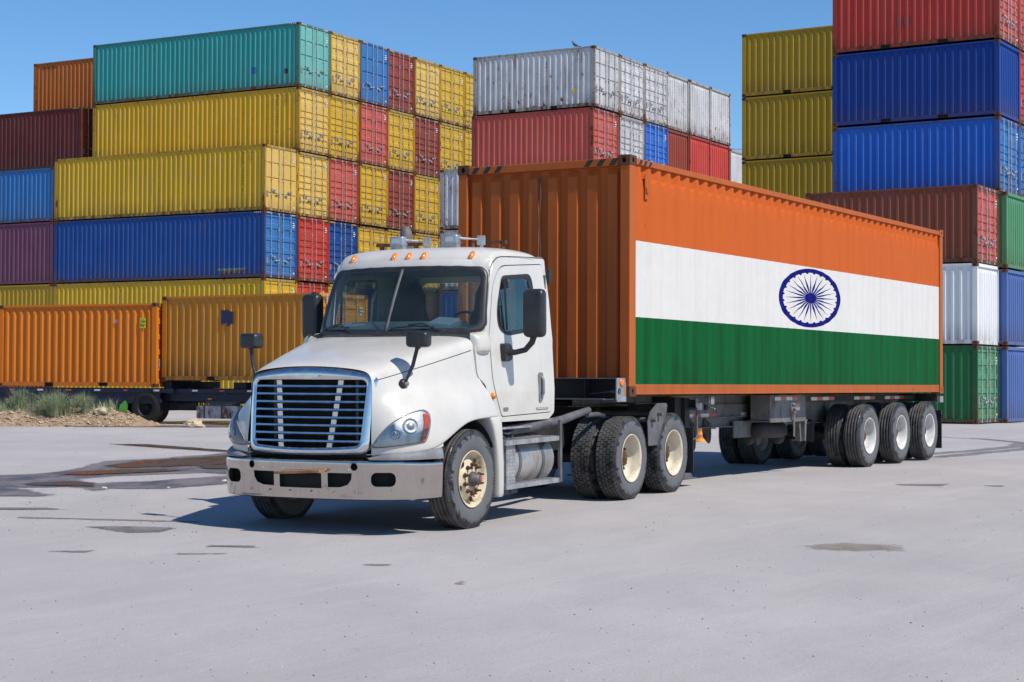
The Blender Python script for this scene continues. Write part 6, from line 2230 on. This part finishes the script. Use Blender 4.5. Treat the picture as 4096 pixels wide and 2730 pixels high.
# ------------------------------------------------------------------ earth bank, weeds, rocks
def earth_mat():
    t = NT('sandy_earth')
    p = t.pos()
    n = t.noise(p, 2.2, 7, 0.7); f = t.noise(p, 11, 6, 0.75)
    c = t.mix(t.ss(n, 0.3, 0.7), (0.38, 0.25, 0.15), (0.56, 0.42, 0.30))
    c = t.mix(t.ss(f, 0.5, 0.7, 0, 0.7), c, (0.62, 0.50, 0.37))
    c = t.mix(t.ss(f, 0.45, 0.3, 0, 0.6), c, (0.16, 0.10, 0.06))
    t.set(color=c, rough=0.95, spec=0.1)
    t.bump(t.m('ADD', f, n), 1.0, 0.12)
    return t.mat


from mathutils import noise as mn
M_EARTH = earth_mat()
gx0, gx1 = -22.0, -10.0


def bank_h(x, y):
    # crest line runs from far left to the chassis wheel
    yc = 52.35 + 0.02 * (x + 12)
    d = (y - yc)
    w = 1.25 if d < 0 else 1.5
    e = max(0.0, 1 - (d / w) ** 2)
    along = interp([(-30, 0.42), (-15.5, 0.40), (-14.2, 0.46), (-13.4, 0.36), (-12.6, 0.46), (-11.6, 0.42), (-11.0, 0.22), (-10.4, 0.04), (-10.1, 0)], x)
    h = along * e ** 0.8
    h += (mn.fractal(Vector((x * 1.3, y * 1.3, 0)), 1.0, 2.0, 5) * 0.11 + mn.fractal(Vector((x * 5, y * 5, 3)), 1.0, 2.0, 4) * 0.07) * (0.25 + e) * (1 if along > 0.02 else 0)
    return h if e > 0 else h - 0.06


mb = MB()
NX, NY = 260, 56
mb.grid([[(x, y, bank_h(x, y)) for x in [lerp(gx0, gx1, i / NX) for i in range(NX + 1)]] for y in [lerp(50.9, 54.2, j / NY) for j in range(NY + 1)]], 0, False)
bank = mb.build('earth_bank', M_EARTH)
tag(bank, kind='structure')
# weeds: tufts of thin blades
M_GRASS = NT('weed_green')
_o = M_GRASS.obj(); _n = M_GRASS.noise(M_GRASS.pos(), 6, 3, 0.6)
M_GRASS.set(color=M_GRASS.mix(_n, (0.10, 0.17, 0.06), (0.30, 0.38, 0.20)), rough=0.7)
M_GRASS = M_GRASS.mat
M_STRAW = plain('weed_straw', (0.36, 0.38, 0.24), 0.8)
rw_ = random.Random(11)


def tuft(x, y, n, h, spread, label):
    mb = MB()
    for k in range(n):
        a = rw_.uniform(0, 2 * math.pi); r0 = rw_.uniform(0, spread * 0.25)
        lean = rw_.uniform(0.05, 1.0) * spread; hh = h * rw_.uniform(0.45, 1.05)
        bx, by = r0 * math.cos(a), r0 * math.sin(a)
        pts = []
        for q in range(5):
            u = q / 4
            pts.append(Vector((bx + lean * u ** 1.7 * math.cos(a), by + lean * u ** 1.7 * math.sin(a) * 0.7, hh * (u - 0.22 * lean / max(h, .1) * u * u))))
        w = rw_.uniform(0.003, 0.007)
        side = Vector((-math.sin(a), math.cos(a), 0)) * w
        mi = 1 if rw_.random() < 0.45 else 0
        vs, fs = [], []
        for q, p in enumerate(pts):
            ww = side * (1 - q / 4.5)
            vs += [p - ww, p + ww]
        for q in range(4): fs.append((q * 2, q * 2 + 1, q * 2 + 3, q * 2 + 2))
        mb.add(vs, fs, mi, True)
        if rw_.random() < 0.5:   # side leaflets
            for q in (2, 3):
                p = pts[q]
                for z in range(2):
                    d = Vector((rw_.uniform(-1, 1), rw_.uniform(-1, 1), rw_.uniform(0.2, 1))).normalized() * rw_.uniform(0.04, 0.12)
                    s_ = Vector((0, 0, 1)).cross(d).normalized() * 0.005
                    mb.add([p - s_, p + s_, p + d], [(0, 1, 2)], mi, True)
    o = mb.build('weed_tuft', [M_GRASS, M_STRAW], None, recalc=False)
    o.location = (x, y, bank_h(x, y) - 0.03)
    tag(o, label, 'weed', 'weeds on the earth bank')


for (x, y, n, h, sp, lb) in ((-15.3, 51.7, 300, 0.72, 0.5, 'pale green weed clump cut by the left edge of the photo'),
                       (-14.6, 52.6, 260, 0.45, 0.35, 'low dark green weed between the left edge clump and the tall spindly one'),
                       (-14.25, 52.2, 300, 0.85, 0.48, 'tall spindly green weed, second clump from the left'),
                       (-13.15, 51.7, 760, 0.85, 1.0, 'widest feathery grass clump on the earth bank'),
                       (-13.8, 52.9, 260, 0.5, 0.5, 'low weed just behind the widest grass clump'),
                       (-12.3, 51.8, 280, 0.72, 0.5, 'rightmost feathery weed, beside the stony end of the bank'),
                       (-12.7, 52.7, 260, 0.6, 0.5, 'dark weed between the two feathery clumps'),
                       (-15.9, 52.3, 200, 0.8, 0.5, 'weed clump just outside the left edge')):
    tuft(x, y, n, h, sp, lb)


def rock(x, y, z, sx, sy, sz, label, seed, mat, cat='rock'):
    bm = bmesh.new(); bmesh.ops.create_icosphere(bm, subdivisions=3, radius=1.0)
    for v in bm.verts:
        d = 1 + 0.35 * mn.fractal(v.co * 1.3 + Vector((seed, 0, 0)), 1.0, 2.0, 3) + 0.25 * (mn.cell(v.co * 1.5 + Vector((seed, seed, 0))) - 0.5)
        v.co = Vector((v.co.x * sx, v.co.y * sy, v.co.z * sz)) * d
    me = bpy.data.meshes.new('rock'); bm.to_mesh(me); bm.free(); me.materials.append(mat)
    o = bpy.data.objects.new('rock', me); COL.link(o); o.location = (x, y, z)
    tag(o, label, cat)
    return o


M_ROCK = plain('pale_rock', (0.50, 0.40, 0.28), 0.9, 0, 0.3, 4, bump=0.5, bscale=12)
M_ROCKG = plain('white_stone', (0.62, 0.60, 0.57), 0.9, 0, 0.2, 6, bump=0.4, bscale=12)
rock(-9.02, 51.0, 0.10, 0.30, 0.2, 0.17, 'pale flat boulder lying on the yard left of the truck nose', 3.1, M_ROCK)
rock(-11.85, 51.75, 0.44, 0.22, 0.18, 0.12, 'pale lump of stone on top of the earth bank', 7.7, M_ROCK)
# rubble lying on the bank: one object, nobody could count it
mb = MB()
rr3 = random.Random(21)
for k in range(900):
    x = -10.9 - 4.6 * rr3.random() ** 1.3; y = rr3.uniform(51.05, 52.5); z = bank_h(x, y)
    if z < 0.0 and rr3.random() < 0.6: continue
    r_ = rr3.uniform(0.012, 0.05) * (1.4 if rr3.random() < 0.1 else 1)
    q = [Vector((rr3.uniform(-1, 1), rr3.uniform(-1, 1), rr3.uniform(-0.6, 0.9))).normalized() * r_ * rr3.uniform(0.7, 1.2) for _ in range(6)]
    P_ = [Vector((x, y, max(z, 0) + r_ * 0.3)) + v for v in (Vector((r_, 0, 0)), Vector((0, r_ * .8, 0)), Vector((-r_, 0, 0)), Vector((0, -r_ * .8, 0)), Vector((0, 0, r_ * .8)), Vector((0, 0, -r_ * .5)))]
    P_ = [p + v * 0.3 for p, v in zip(P_, q)]
    mb.add(P_, [(0, 1, 4), (1, 2, 4), (2, 3, 4), (3, 0, 4), (1, 0, 5), (2, 1, 5), (3, 2, 5), (0, 3, 5)], 0 if rr3.random() < 0.6 else 1, False)
rub = mb.build('rubble', [M_ROCK, M_EARTH], None, recalc=False)
tag(rub, 'sandy rubble and clods strewn over the earth bank', kind='stuff')
# low wispy grass over the bank
mb = MB()
for k in range(3800):
    x = rr3.uniform(-15.8, -11.6) if rr3.random() < 0.8 else rr3.uniform(-15.6, -14.2); y = rr3.uniform(51.6, 53.4)
    dens = mn.noise(Vector((x * 1.1, y * 0.9, 2.0)))
    if dens < -0.05: continue
    h = rr3.uniform(0.10, 0.42) * (0.7 + dens); a = rr3.uniform(0, 6.28); ln = rr3.uniform(0.2, 0.8) * h
    z = bank_h(x, y) - 0.02; w = rr3.uniform(0.003, 0.007)
    c, s_ = math.cos(a), math.sin(a)
    pts = [(0, 0), (0.35 * ln, 0.55 * h), (ln, h)]
    vs = []
    for (d, zz), ww in zip(pts, (w, w * 0.8, 0.001)): vs += [(x + d * c - ww * s_, y + d * s_ + ww * c, z + zz), (x + d * c + ww * s_, y + d * s_ - ww * c, z + zz)]
    mb.add(vs, [(0, 1, 3, 2), (2, 3, 5, 4)], 0 if rr3.random() < 0.5 else 1, True)
gr_ = mb.build('wispy_grass', [M_GRASS, M_STRAW], None, recalc=False)
tag(gr_, 'low wispy grass between the weed clumps on the earth bank', kind='stuff')
# broad leaf plant
mb = MB()
mb.add([(0, 0, 0), (-0.16, 0, 0.10), (-0.14, 0.02, 0.22), (0.02, 0.02, 0.36), (0.10, 0.0, 0.22), (0.08, 0, 0.05)], [(0, 1, 2, 3, 4, 5)], 0, False)
mb.add([(0.02, 0, 0), (-0.22, -0.05, 0.05), (-0.25, -0.08, 0.10), (0.0, -0.02, 0.08)], [(0, 1, 2, 3)], 0, False)
lf = mb.build('broad_leaf', NT('leaf_green').set(color=(0.05, 0.20, 0.02), rough=0.5).mat, None, solid=0.004)
lf.location = (-11.2, 51.95, 0.40); tag(lf, 'single broad green leaf sticking up behind the earth bank', 'plant')

# ------------------------------------------------------------------ puddles and pebbles
def seg_dist(px, py, poly):
    """signed distance to the outline, positive inside"""
    best = 1e9; ins = False
    n = len(poly)
    for i in range(n):
        x1, y1 = poly[i]; x2, y2 = poly[(i + 1) % n]
        dx, dy = x2 - x1, y2 - y1
        t = max(0.0, min(1.0, ((px - x1) * dx + (py - y1) * dy) / (dx * dx + dy * dy + 1e-12)))
        d = math.hypot(px - x1 - t * dx, py - y1 - t * dy)
        if d < best: best = d
        if (y1 > py) != (y2 > py) and px < (x2 - x1) * (py - y1) / (y2 - y1) + x1: ins = not ins
    return best if ins else -best


def patch_mat(name, cols, rough, edge, water=False, spec=0.4, amp=0.5, strength=1.0, scale=1.0):
    """a sheet that fades out at its ragged rim; 'rim' is the distance from the outline in metres"""
    t = NT(name)
    p = t.pos()
    at_ = t.n('ShaderNodeAttribute'); at_.attribute_name = 'rim'
    n1 = t.noise(t.vmul(p, (1.0 * scale, 0.45 * scale, 1)), 1.6, 6, 0.7)
    n2 = t.noise(t.vmul(p, (1.0 * scale, 0.5 * scale, 1)), 9, 5, 0.7)
    nn = t.m('ADD', t.m('MULTIPLY', t.m('SUBTRACT', n1, 0.5), amp * 1.3), t.m('MULTIPLY', t.m('SUBTRACT', n2, 0.5), amp * 0.6))
    a = t.ss(t.m('ADD', at_.outputs['Fac'], nn), -edge, edge)
    c = t.mix(t.ss(n1, 0.35, 0.62), cols[0], cols[1])
    if len(cols) > 2: c = t.mix(t.ss(n2, 0.55, 0.75, 0, 0.6), c, cols[2])
    t.set(color=c, rough=t.mixf(t.ss(n1, 0.38, 0.62), rough[0], rough[1]), spec=spec)
    t.bump(t.noise(t.vmul(p, (3, 1.2, 1)), 6 if water else 16, 4, 0.7), 0.05 if water else 0.35, 0.012)
    tb = t.n('ShaderNodeBsdfTransparent'); mx = t.n('ShaderNodeMixShader')
    t.L(t.m('MULTIPLY', a, strength), mx.inputs[0]); t.L(tb.outputs[0], mx.inputs[1]); t.L(t.b.outputs[0], mx.inputs[2]); t.L(mx.outputs[0], t.out.inputs[0])
    return t.mat


M_WATER = patch_mat('muddy_water', ((0.04, 0.036, 0.036), (0.075, 0.056, 0.045)), (0.14, 0.42), 0.05, True, 0.16, 0.30)
M_DAMP = patch_mat('damp_ground', ((0.085, 0.08, 0.09), (0.19, 0.175, 0.18), (0.15, 0.10, 0.07)), (0.4, 0.8), 0.10, False, 0.35, 0.45, 0.92)
M_SPOT = patch_mat('dark_spot', ((0.13, 0.125, 0.13), (0.22, 0.21, 0.21)), (0.6, 0.9), 0.03, False, 0.3, 0.14, 0.85, 3.0)
M_STAIN = patch_mat('brown_stain', ((0.22, 0.17, 0.14), (0.30, 0.26, 0.23), (0.14, 0.11, 0.10)), (0.8, 0.95), 0.12, False, 0.2, 0.5, 0.75, 2.0)
M_SCUFF = patch_mat('tyre_scuff', ((0.17, 0.165, 0.17), (0.26, 0.25, 0.255)), (0.7, 0.9), 0.08, False, 0.3, 0.35, 0.7, 1.0)


def gz_lin(x, y):
    if y > 34: return 0.0
    if y < 8: return ground_z(x, y)
    i = int((y - 8) / 0.75); a = 8 + 0.75 * i
    return lerp(ground_z(x, a), ground_z(x, a + 0.75), (y - a) / 0.75)


def ground_patch(name, poly, mat, lift, margin=0.3, step=0.1, **kw):
    x0 = min(p[0] for p in poly) - margin; x1 = max(p[0] for p in poly) + margin
    y0 = min(p[1] for p in poly) - margin * 1.4; y1 = max(p[1] for p in poly) + margin * 1.4
    nx = max(3, int((x1 - x0) / step)); ny = max(3, int((y1 - y0) / (step * 1.6)))
    idx = {}; vs = []; ds = []; fs = []
    D = [[seg_dist(lerp(x0, x1, i / nx), lerp(y0, y1, j / ny), poly) for i in range(nx + 1)] for j in range(ny + 1)]
    def V(i, j):
        if (i, j) not in idx:
            x, y = lerp(x0, x1, i / nx), lerp(y0, y1, j / ny)
            idx[(i, j)] = len(vs); vs.append((x, y, gz_lin(x, y) + lift)); ds.append(D[j][i])
        return idx[(i, j)]
    for j in range(ny):
        for i in range(nx):
            if max(D[j][i], D[j + 1][i], D[j][i + 1], D[j + 1][i + 1]) > -margin: fs.append((V(i, j), V(i + 1, j), V(i + 1, j + 1), V(i, j + 1)))
    me = bpy.data.meshes.new(name); me.from_pydata(vs, [], fs)
    at_ = me.attributes.new('rim', 'FLOAT', 'POINT'); at_.data.foreach_set('value', ds)
    me.materials.append(mat); me.update()
    o = bpy.data.objects.new(name, me); COL.link(o); tag(o, kind='structure')
    return o


PW = dict(
    main=[(-7.6, 25.07), (-6.82, 25.56), (-6.55, 26.6), (-6.5, 27.75), (-6.66, 29.56), (-5.99, 30.57), (-5.2, 33.13), (-3.9, 34.0), (-2.6, 33.0), (-2.6, 25.6), (-4.05, 25.75), (-4.49, 26.09), (-5.03, 25.68), (-5.55, 25.29), (-5.81, 24.81), (-5.97, 24.69),
          (-5.81, 24.06), (-5.5, 23.67), (-5.29, 22.74), (-5.59, 23.0), (-6.1, 22.88), (-7.4, 23.04)],
    back=[(-8.44, 37.44), (-7.54, 37.35), (-6.36, 35.68), (-5.36, 34.14), (-3.9, 33.2), (-4.4, 32.6), (-5.22, 33.28), (-6.12, 34.32), (-7.22, 35.75), (-8.09, 36.85)],
    front=[(-5.52, 23.57), (-5.01, 24.11), (-4.42, 24.79), (-3.99, 25.39), (-3.0, 25.5), (-3.0, 23.9), (-3.74, 23.78), (-4.01, 23.28), (-4.46, 22.79), (-5.15, 22.84), (-5.18, 22.4), (-5.4, 23.1)],
    left=[(-7.4, 23.2), (-6.55, 23.04), (-6.19, 22.69), (-5.56, 21.71), (-5.62, 21.55), (-7.3, 21.53)],
)
for k, pl in PW.items(): ground_patch('damp_patch', pl, M_DAMP, 0.005 + 0.0015 * list(PW).index(k))
ground_patch('damp_patch', [(-4.3, 18.05), (-3.86, 18.09), (-3.41, 17.99), (-3.34, 17.89), (-3.43, 17.54), (-3.73, 17.48), (-4.0, 17.76)], M_SPOT, 0.005, 0.1, 0.04)
W1 = [(-6.3, 27.8), (-6.1, 29.4), (-5.7, 30.3), (-4.9, 32.2), (-3.6, 32.8), (-2.9, 31.5), (-3.2, 28.5), (-4.4, 28.6), (-5.3, 27.6), (-5.9, 27.2)]
W2 = [(-6.4, 23.6), (-6.1, 23.7), (-5.95, 24.1), (-5.55, 23.75), (-5.38, 23.0), (-5.65, 23.15), (-6.2, 23.2)]
W3 = [(-6.4, 25.4), (-6.3, 26.2), (-5.9, 26.6), (-5.2, 26.9), (-4.8, 26.5), (-5.5, 25.8), (-6.0, 25.3)]
W4 = [(-8.2, 37.2), (-7.5, 37.1), (-6.3, 35.4), (-5.3, 33.9), (-4.4, 33.0), (-4.6, 32.9), (-6.1, 34.5), (-7.3, 36.0)]
W5 = [(-4.9, 28.0), (-4.2, 28.1), (-3.3, 28.0), (-3.0, 26.7), (-3.9, 27.0), (-4.6, 27.0)]
for q, w in enumerate((W1, W2, W3, W4, W5)): ground_patch('puddle', w, M_WATER, 0.012 + 0.0015 * q, 0.15, 0.08)
ground_patch('puddle', [(-12.0, 56.5), (-10.3, 59.5), (-6.5, 60.5), (-3.5, 58.5), (-4.5, 52.8), (-6.6, 52.2), (-8.2, 53.2), (-9.4, 54.6), (-10.6, 55.6)], M_WATER, 0.006, 0.2, 0.2)
ground_patch('damp_patch', [(-12.5, 51.0), (-9, 51.0), (-5, 51.6), (-4.5, 52.6), (-8, 53.3), (-12.5, 52.0)], M_DAMP, 0.018, 0.3, 0.15)
for pl in ([(-6.6, 20.0), (-5.2, 20.05), (-4.9, 19.85), (-5.5, 19.75), (-6.8, 19.85)], [(-2.75, 16.45), (-2.35, 16.4), (-2.3, 16.25), (-2.75, 16.28)], [(-2.9, 15.75), (-2.5, 15.78), (-2.55, 15.7), (-2.9, 15.68)],
           [(-1.2, 15.0), (-1.0, 15.0), (-1.03, 14.9), (-1.2, 14.93)], [(5.15, 24.2), (5.9, 24.3), (5.7, 23.9), (5.2, 24.0)], [(6.2, 24.0), (6.6, 24.05), (6.5, 23.8)], [(-4.1, 15.9), (-3.7, 15.95), (-3.75, 15.8), (-4.1, 15.85)], [(-5.2, 19.0), (-3.2, 18.6), (-3.2, 18.5), (-5.2, 18.9)]):
    ground_patch('damp_patch', pl, M_SPOT, 0.005, 0.07, 0.03)
ground_patch('damp_patch', [(2.75, 16.55), (3.1, 16.8), (3.5, 16.6), (3.45, 16.3), (3.1, 16.25), (2.8, 16.3)], M_STAIN, 0.005, 0.35, 0.05)
for off in (0.0, 0.9):
    pts = [(7.2 + off * 0.3, 33.4 - off), (9.0, 35.8 - off), (10.6, 38.4 - off * 1.2), (11.5, 41.0 - off * 1.5), (11.2, 44 - off), (9.9, 46.5 - off)]
    poly = pts + [(x + 0.30, y - 0.28) for x, y in pts[::-1]]
    ground_patch('tyre_mark', poly, M_SCUFF, 0.005 + 0.002 * off, 0.15, 0.1)

# loose stones: one object, nobody could count them
mb = MB()
rp = random.Random(5)
M_PEB = plain('grit_dark', (0.12, 0.115, 0.12), 0.9, 0, 0.5, 30)
M_PEB2 = plain('grit_pale', (0.45, 0.44, 0.44), 0.9, 0, 0.4, 30)
for k in range(3200):
    y = 8.5 + 40 * rp.random() ** 1.7
    x = rp.uniform(-0.31, 0.31) * y
    if rp.random() < 0.30: x, y = rp.uniform(-7, -3), rp.uniform(17, 25)
    s_ = rp.choice([0.003, 0.003, 0.004, 0.005, 0.007]) * (1 + y / 60) * rp.uniform(0.7, 1.3)
    if rp.random() < 0.01: s_ *= 1.8
    z = ground_z(x, y)
    a = rp.uniform(0, 3)
    ca, sa = math.cos(a), math.sin(a)
    P_ = [(s_, 0, 0), (0, s_ * .8, 0), (-s_ * 1.1, 0, 0), (0, -s_ * .7, 0), (s_ * .1, s_ * .1, s_ * .9)]
    mb.add([(x + px * ca - py * sa, y + px * sa + py * ca, z - 0.001 + pz) for px, py, pz in P_], [(0, 1, 4), (1, 2, 4), (2, 3, 4), (3, 0, 4)], 0 if rp.random() < 0.7 else 1, False)
grit = mb.build('loose_grit', [M_PEB, M_PEB2], None, recalc=False)
tag(grit, 'scattered dark and pale grit over the whole yard', kind='stuff')
for (x, y, s_, lb, m_) in ((-5.15, 22.75, 0.035, 'white stone at the near rim of the big puddle', M_ROCKG), (-4.38, 22.95, 0.018, 'small pale stone on the wet strip left of the bumper', M_ROCKG),
                           (-3.86, 24.2, 0.03, 'pinkish pale stone beside the left end of the bumper', M_ROCKG), (-5.0, 33.9, 0.06, 'white stone on the far wet streak', M_ROCKG)):
    rock(x, y, ground_z(x, y) + s_ * 0.4, s_ * 1.2, s_, s_ * 0.6, lb, x, m_)
# dead leaf in the foreground
mb = MB(); mb.add([(0, 0, 0.0), (0.05, 0.02, 0.015), (0.10, -0.01, 0.012), (0.06, -0.05, 0.02), (0.01, -0.03, 0.006)], [(0, 1, 2, 3, 4)], 0, False)
lf = mb.build('dead_leaf', plain('leaf_brown', (0.38, 0.17, 0.09), 0.8), None, solid=0.003)
lf.location = (-0.43, 13.72, ground_z(0, 13.72) + 0.004); tag(lf, 'curled reddish brown leaf lying in the foreground', 'leaf')

# ------------------------------------------------------------------ pigeon on the middle stack
M_PIG = plain('pigeon_grey', (0.045, 0.05, 0.075), 0.6, 0, 0.5, 30)
bp = Vector(MC) + Vector((-math.cos(MA), math.sin(MA))) * 0.98
mb = MB()
body = [(-0.155, 0.0, 0.245, 0.004), (-0.143, 0, 0.250, 0.014), (-0.118, 0, 0.262, 0.026), (-0.095, 0, 0.258, 0.030), (-0.080, 0, 0.225, 0.030), (-0.07, 0, 0.185, 0.045), (-0.03, 0, 0.140, 0.062), (0.03, 0, 0.108, 0.060), (0.09, 0, 0.080, 0.042), (0.14, 0, 0.060, 0.024), (0.21, 0, 0.040, 0.016), (0.26, 0, 0.025, 0.012)]
mb.tube([b[:3] for b in body], [b[3] for b in body], 12)
pg = mb.build('pigeon', M_PIG, None)
pg.location = (bp.x + 0.05, bp.y + 0.06, 6 * MT - 0.03); pg.rotation_euler = (0, 0, math.radians(-20))
tag(pg, 'dark pigeon standing on the top edge of the rusty white container', 'bird')
mb = MB()
for dx in (0.0, 0.045): mb.tube([(dx, 0.0, 0.08), (dx + 0.002, 0.0, 0.005), (dx - 0.02, 0, 0.0)], 0.005, 5)
mb.build('leg', NT('pigeon_leg').set(color=(0.25, 0.06, 0.05), rough=0.7).mat, pg)
mb = MB(); mb.tube([(-0.03, 0.045, 0.15), (0.06, 0.055, 0.11), (0.17, 0.025, 0.055)], [0.03, 0.03, 0.008], 8); mb.tube([(-0.03, -0.045, 0.15), (0.06, -0.055, 0.11), (0.17, -0.025, 0.055)], [0.03, 0.03, 0.008], 8)
mb.build('wing', plain('pigeon_wing', (0.10, 0.105, 0.13), 0.6, 0, 0.5, 30), pg)

# ------------------------------------------------------------------ overhead wires far behind
M_WIRE = NT('wire_grey').set(color=(0.05, 0.07, 0.10), rough=0.7).mat
pole_x = (14.0, 64.0)
WZ = (20.75, 18.95, 18.0, 16.1)
for i, z in enumerate(WZ):
    mb = MB()
    mb.tube([(lerp(pole_x[0], pole_x[1], k / 12), 150, z + 0.15 - 0.0035 * (lerp(pole_x[0], pole_x[1], k / 12) - 40) ** 2 * 0 - 0.035 * (lerp(pole_x[0], pole_x[1], k / 12) - 19) - 0.8 * (1 - (k / 6 - 1) ** 2) * 0) for k in range(13)], 0.022, 5)
    w = mb.build('overhead_wire', M_WIRE)
    tag(w, ('highest', 'second highest', 'third highest', 'lowest')[i] + ' of the thin overhead wires between the middle and right stacks', 'wire', 'overhead wires')
for j, x in enumerate(pole_x):
    mb = MB(); mb.tube([(x, 150.2, 0), (x, 150.2, 21.2)], [0.2, 0.12], 10)
    for z in WZ: mb.box(x - 0.08, x + 0.08, 149.95, 150.3, z - 0.3 + (0.35 if j == 0 else -1.45) , z - 0.1 + (0.35 if j == 0 else -1.45))
    p_ = mb.build('utility_pole', plain('pole_grey_%d' % j, (0.2, 0.19, 0.18), 0.9)); tag(p_, ('utility pole hidden behind the middle stack', 'utility pole hidden behind the right stack')[j], 'pole')

# ------------------------------------------------------------------ orange barrier and red beacon glimpsed under the trailer
mb = MB()
mb.lathe([(0.0, 0.26), (0.03, 0.26), (0.05, 0.20), (0.10, 0.17), (0.16, 0.19), (0.20, 0.20), (0.24, 0.17), (0.30, 0.14), (0.36, 0.16), (0.40, 0.17), (0.46, 0.13), (0.50, 0.0)], 'z', 20)
bl = mb.build('traffic_bollard', plain('bollard_orange', (0.70, 0.25, 0.03), 0.5))
bl.location = (4.24, 40.5, 0); bl.scale = (0.8, 0.8, 0.8); tag(bl, 'dumpy orange traffic bollard seen under the trailer beside the landing leg', 'bollard')
mb = MB(); mb.lathe([(0.50, 0.05), (0.53, 0.05), (0.54, 0.0)], 'z', 12); mb.build('cap', M_BPLAST, bl)
CARM = plain('dull_red_plastic', (0.28, 0.03, 0.03), 0.5)
mb = MB(); mb.prism(round_poly([(-0.4, 0.0), (0.4, 0.0), (0.36, 0.20), (-0.34, 0.22)], 0.06), 'y', -0.2, 0.2)
rb_ = mb.build('barrier_block', CARM, bevel=0.02); rb_.location = (5.55, 52.0, 0.30); tag(rb_, 'dull red plastic block far behind the landing leg of the trailer', 'barrier')
mb = MB(); mb.box(-0.35, 0.35, -0.15, 0.15, -0.30, 0.0); mb.build('foot', M_TRLD, rb_)

# ------------------------------------------------------------------ container codes painted down the side
def vertical_code(box, body, y, z, size, mat=None, x=0.010):
    o = text_mesh('\n'.join(body), size, 'code_lettering', mat or M_BLK, box, (x, y, z), (math.pi / 2, 0, -math.pi / 2), align='CENTER')
    return o


def find_box(txt):
    for ob in bpy.data.objects:
        if ob.get('label', '').startswith(txt): return ob


for txt, c_ in (('yellow forty-foot container directly', 'MSCU 748909 6'), ('long yellow container with rust', 'MSCU 793803 8'), ('long yellow container below', 'MSKU 776976'), ):
    b_ = find_box(txt)
    vertical_code(b_, c_, 1.20, 2.50, 0.135)
    vertical_code(b_, '45G1', 0.78, 2.50, 0.135)
b_ = find_box('dull yellow container low'); text_mesh('9', 0.36, 'code_lettering', M_BLK, b_, (0.012, 2.75, 1.5), (math.pi / 2, 0, -math.pi / 2))
b_ = find_box('orange twenty-foot container on top'); text_mesh('WFHU 530', 0.20, 'code_lettering', M_BLK, b_, (0.012, 5.5, 2.55), (math.pi / 2, 0, -math.pi / 2))
b_ = find_box('rusty white twenty-foot'); mb = MB(); mb.box(0.006, 0.012, 0.92, 1.04, 0.62, 0.86); mb.build('size_sign', plain('yellow_sign_small', (0.62, 0.5, 0.03), 0.6), b_)
# rusty scrape and pale patch low on the dark blue box, patches on other walls
def wall_patch(box, y0, y1, z0, z1, mat, name='paint_patch'):
    mb = MB()
    per = (12.192 - 0.34) / 43 if box.get('label', '').startswith('long') or box.get('label', '').startswith('yellow forty') else (6.058 - 0.34) / 21
    # the patch follows the ribs of the wall
    L = 12.192 if per * 43 > 11 else 6.058
    prof = [q for q in corr_profile(0.17, L - 0.17, 0.278, 0.070, 0.044) if y0 <= q[0] <= y1]
    mb.grid([[(0.014 + 0.042 * d - 0.003, t_, z) for t_, d in prof] for z in (z0, z1)], 0, False)
    return mb.build(name, mat, box, recalc=False)


b_ = find_box('long dark blue container')
wall_patch(b_, 0.95, 2.45, 0.20, 0.34, plain('scraped_primer', (0.16, 0.08, 0.05), 0.9, 0, 0.6, 6), 'rust_scrape')
wall_patch(b_, 0.95, 2.6, 0.34, 0.44, plain('scraped_pale', (0.10, 0.20, 0.25), 0.9, 0, 0.5, 6), 'paint_scrape')
b_ = find_box('long teal container'); wall_patch(b_, 2.35, 2.75, 0.75, 1.05, plain('blue_patch', (0.01, 0.10, 0.30), 0.6))
wall_patch(b_, 0.62, 0.85, 0.62, 0.85, plain('black_patch', (0.02, 0.025, 0.03), 0.6))
b_ = find_box('red container at the top right'); wall_patch(b_, 3.1, 3.7, 0.7, 1.1, plain('faded_patch', (0.24, 0.05, 0.05), 0.6)); wall_patch(b_, 1.8, 2.4, 1.6, 2.0, plain('faded_patch2', (0.27, 0.05, 0.05), 0.6))
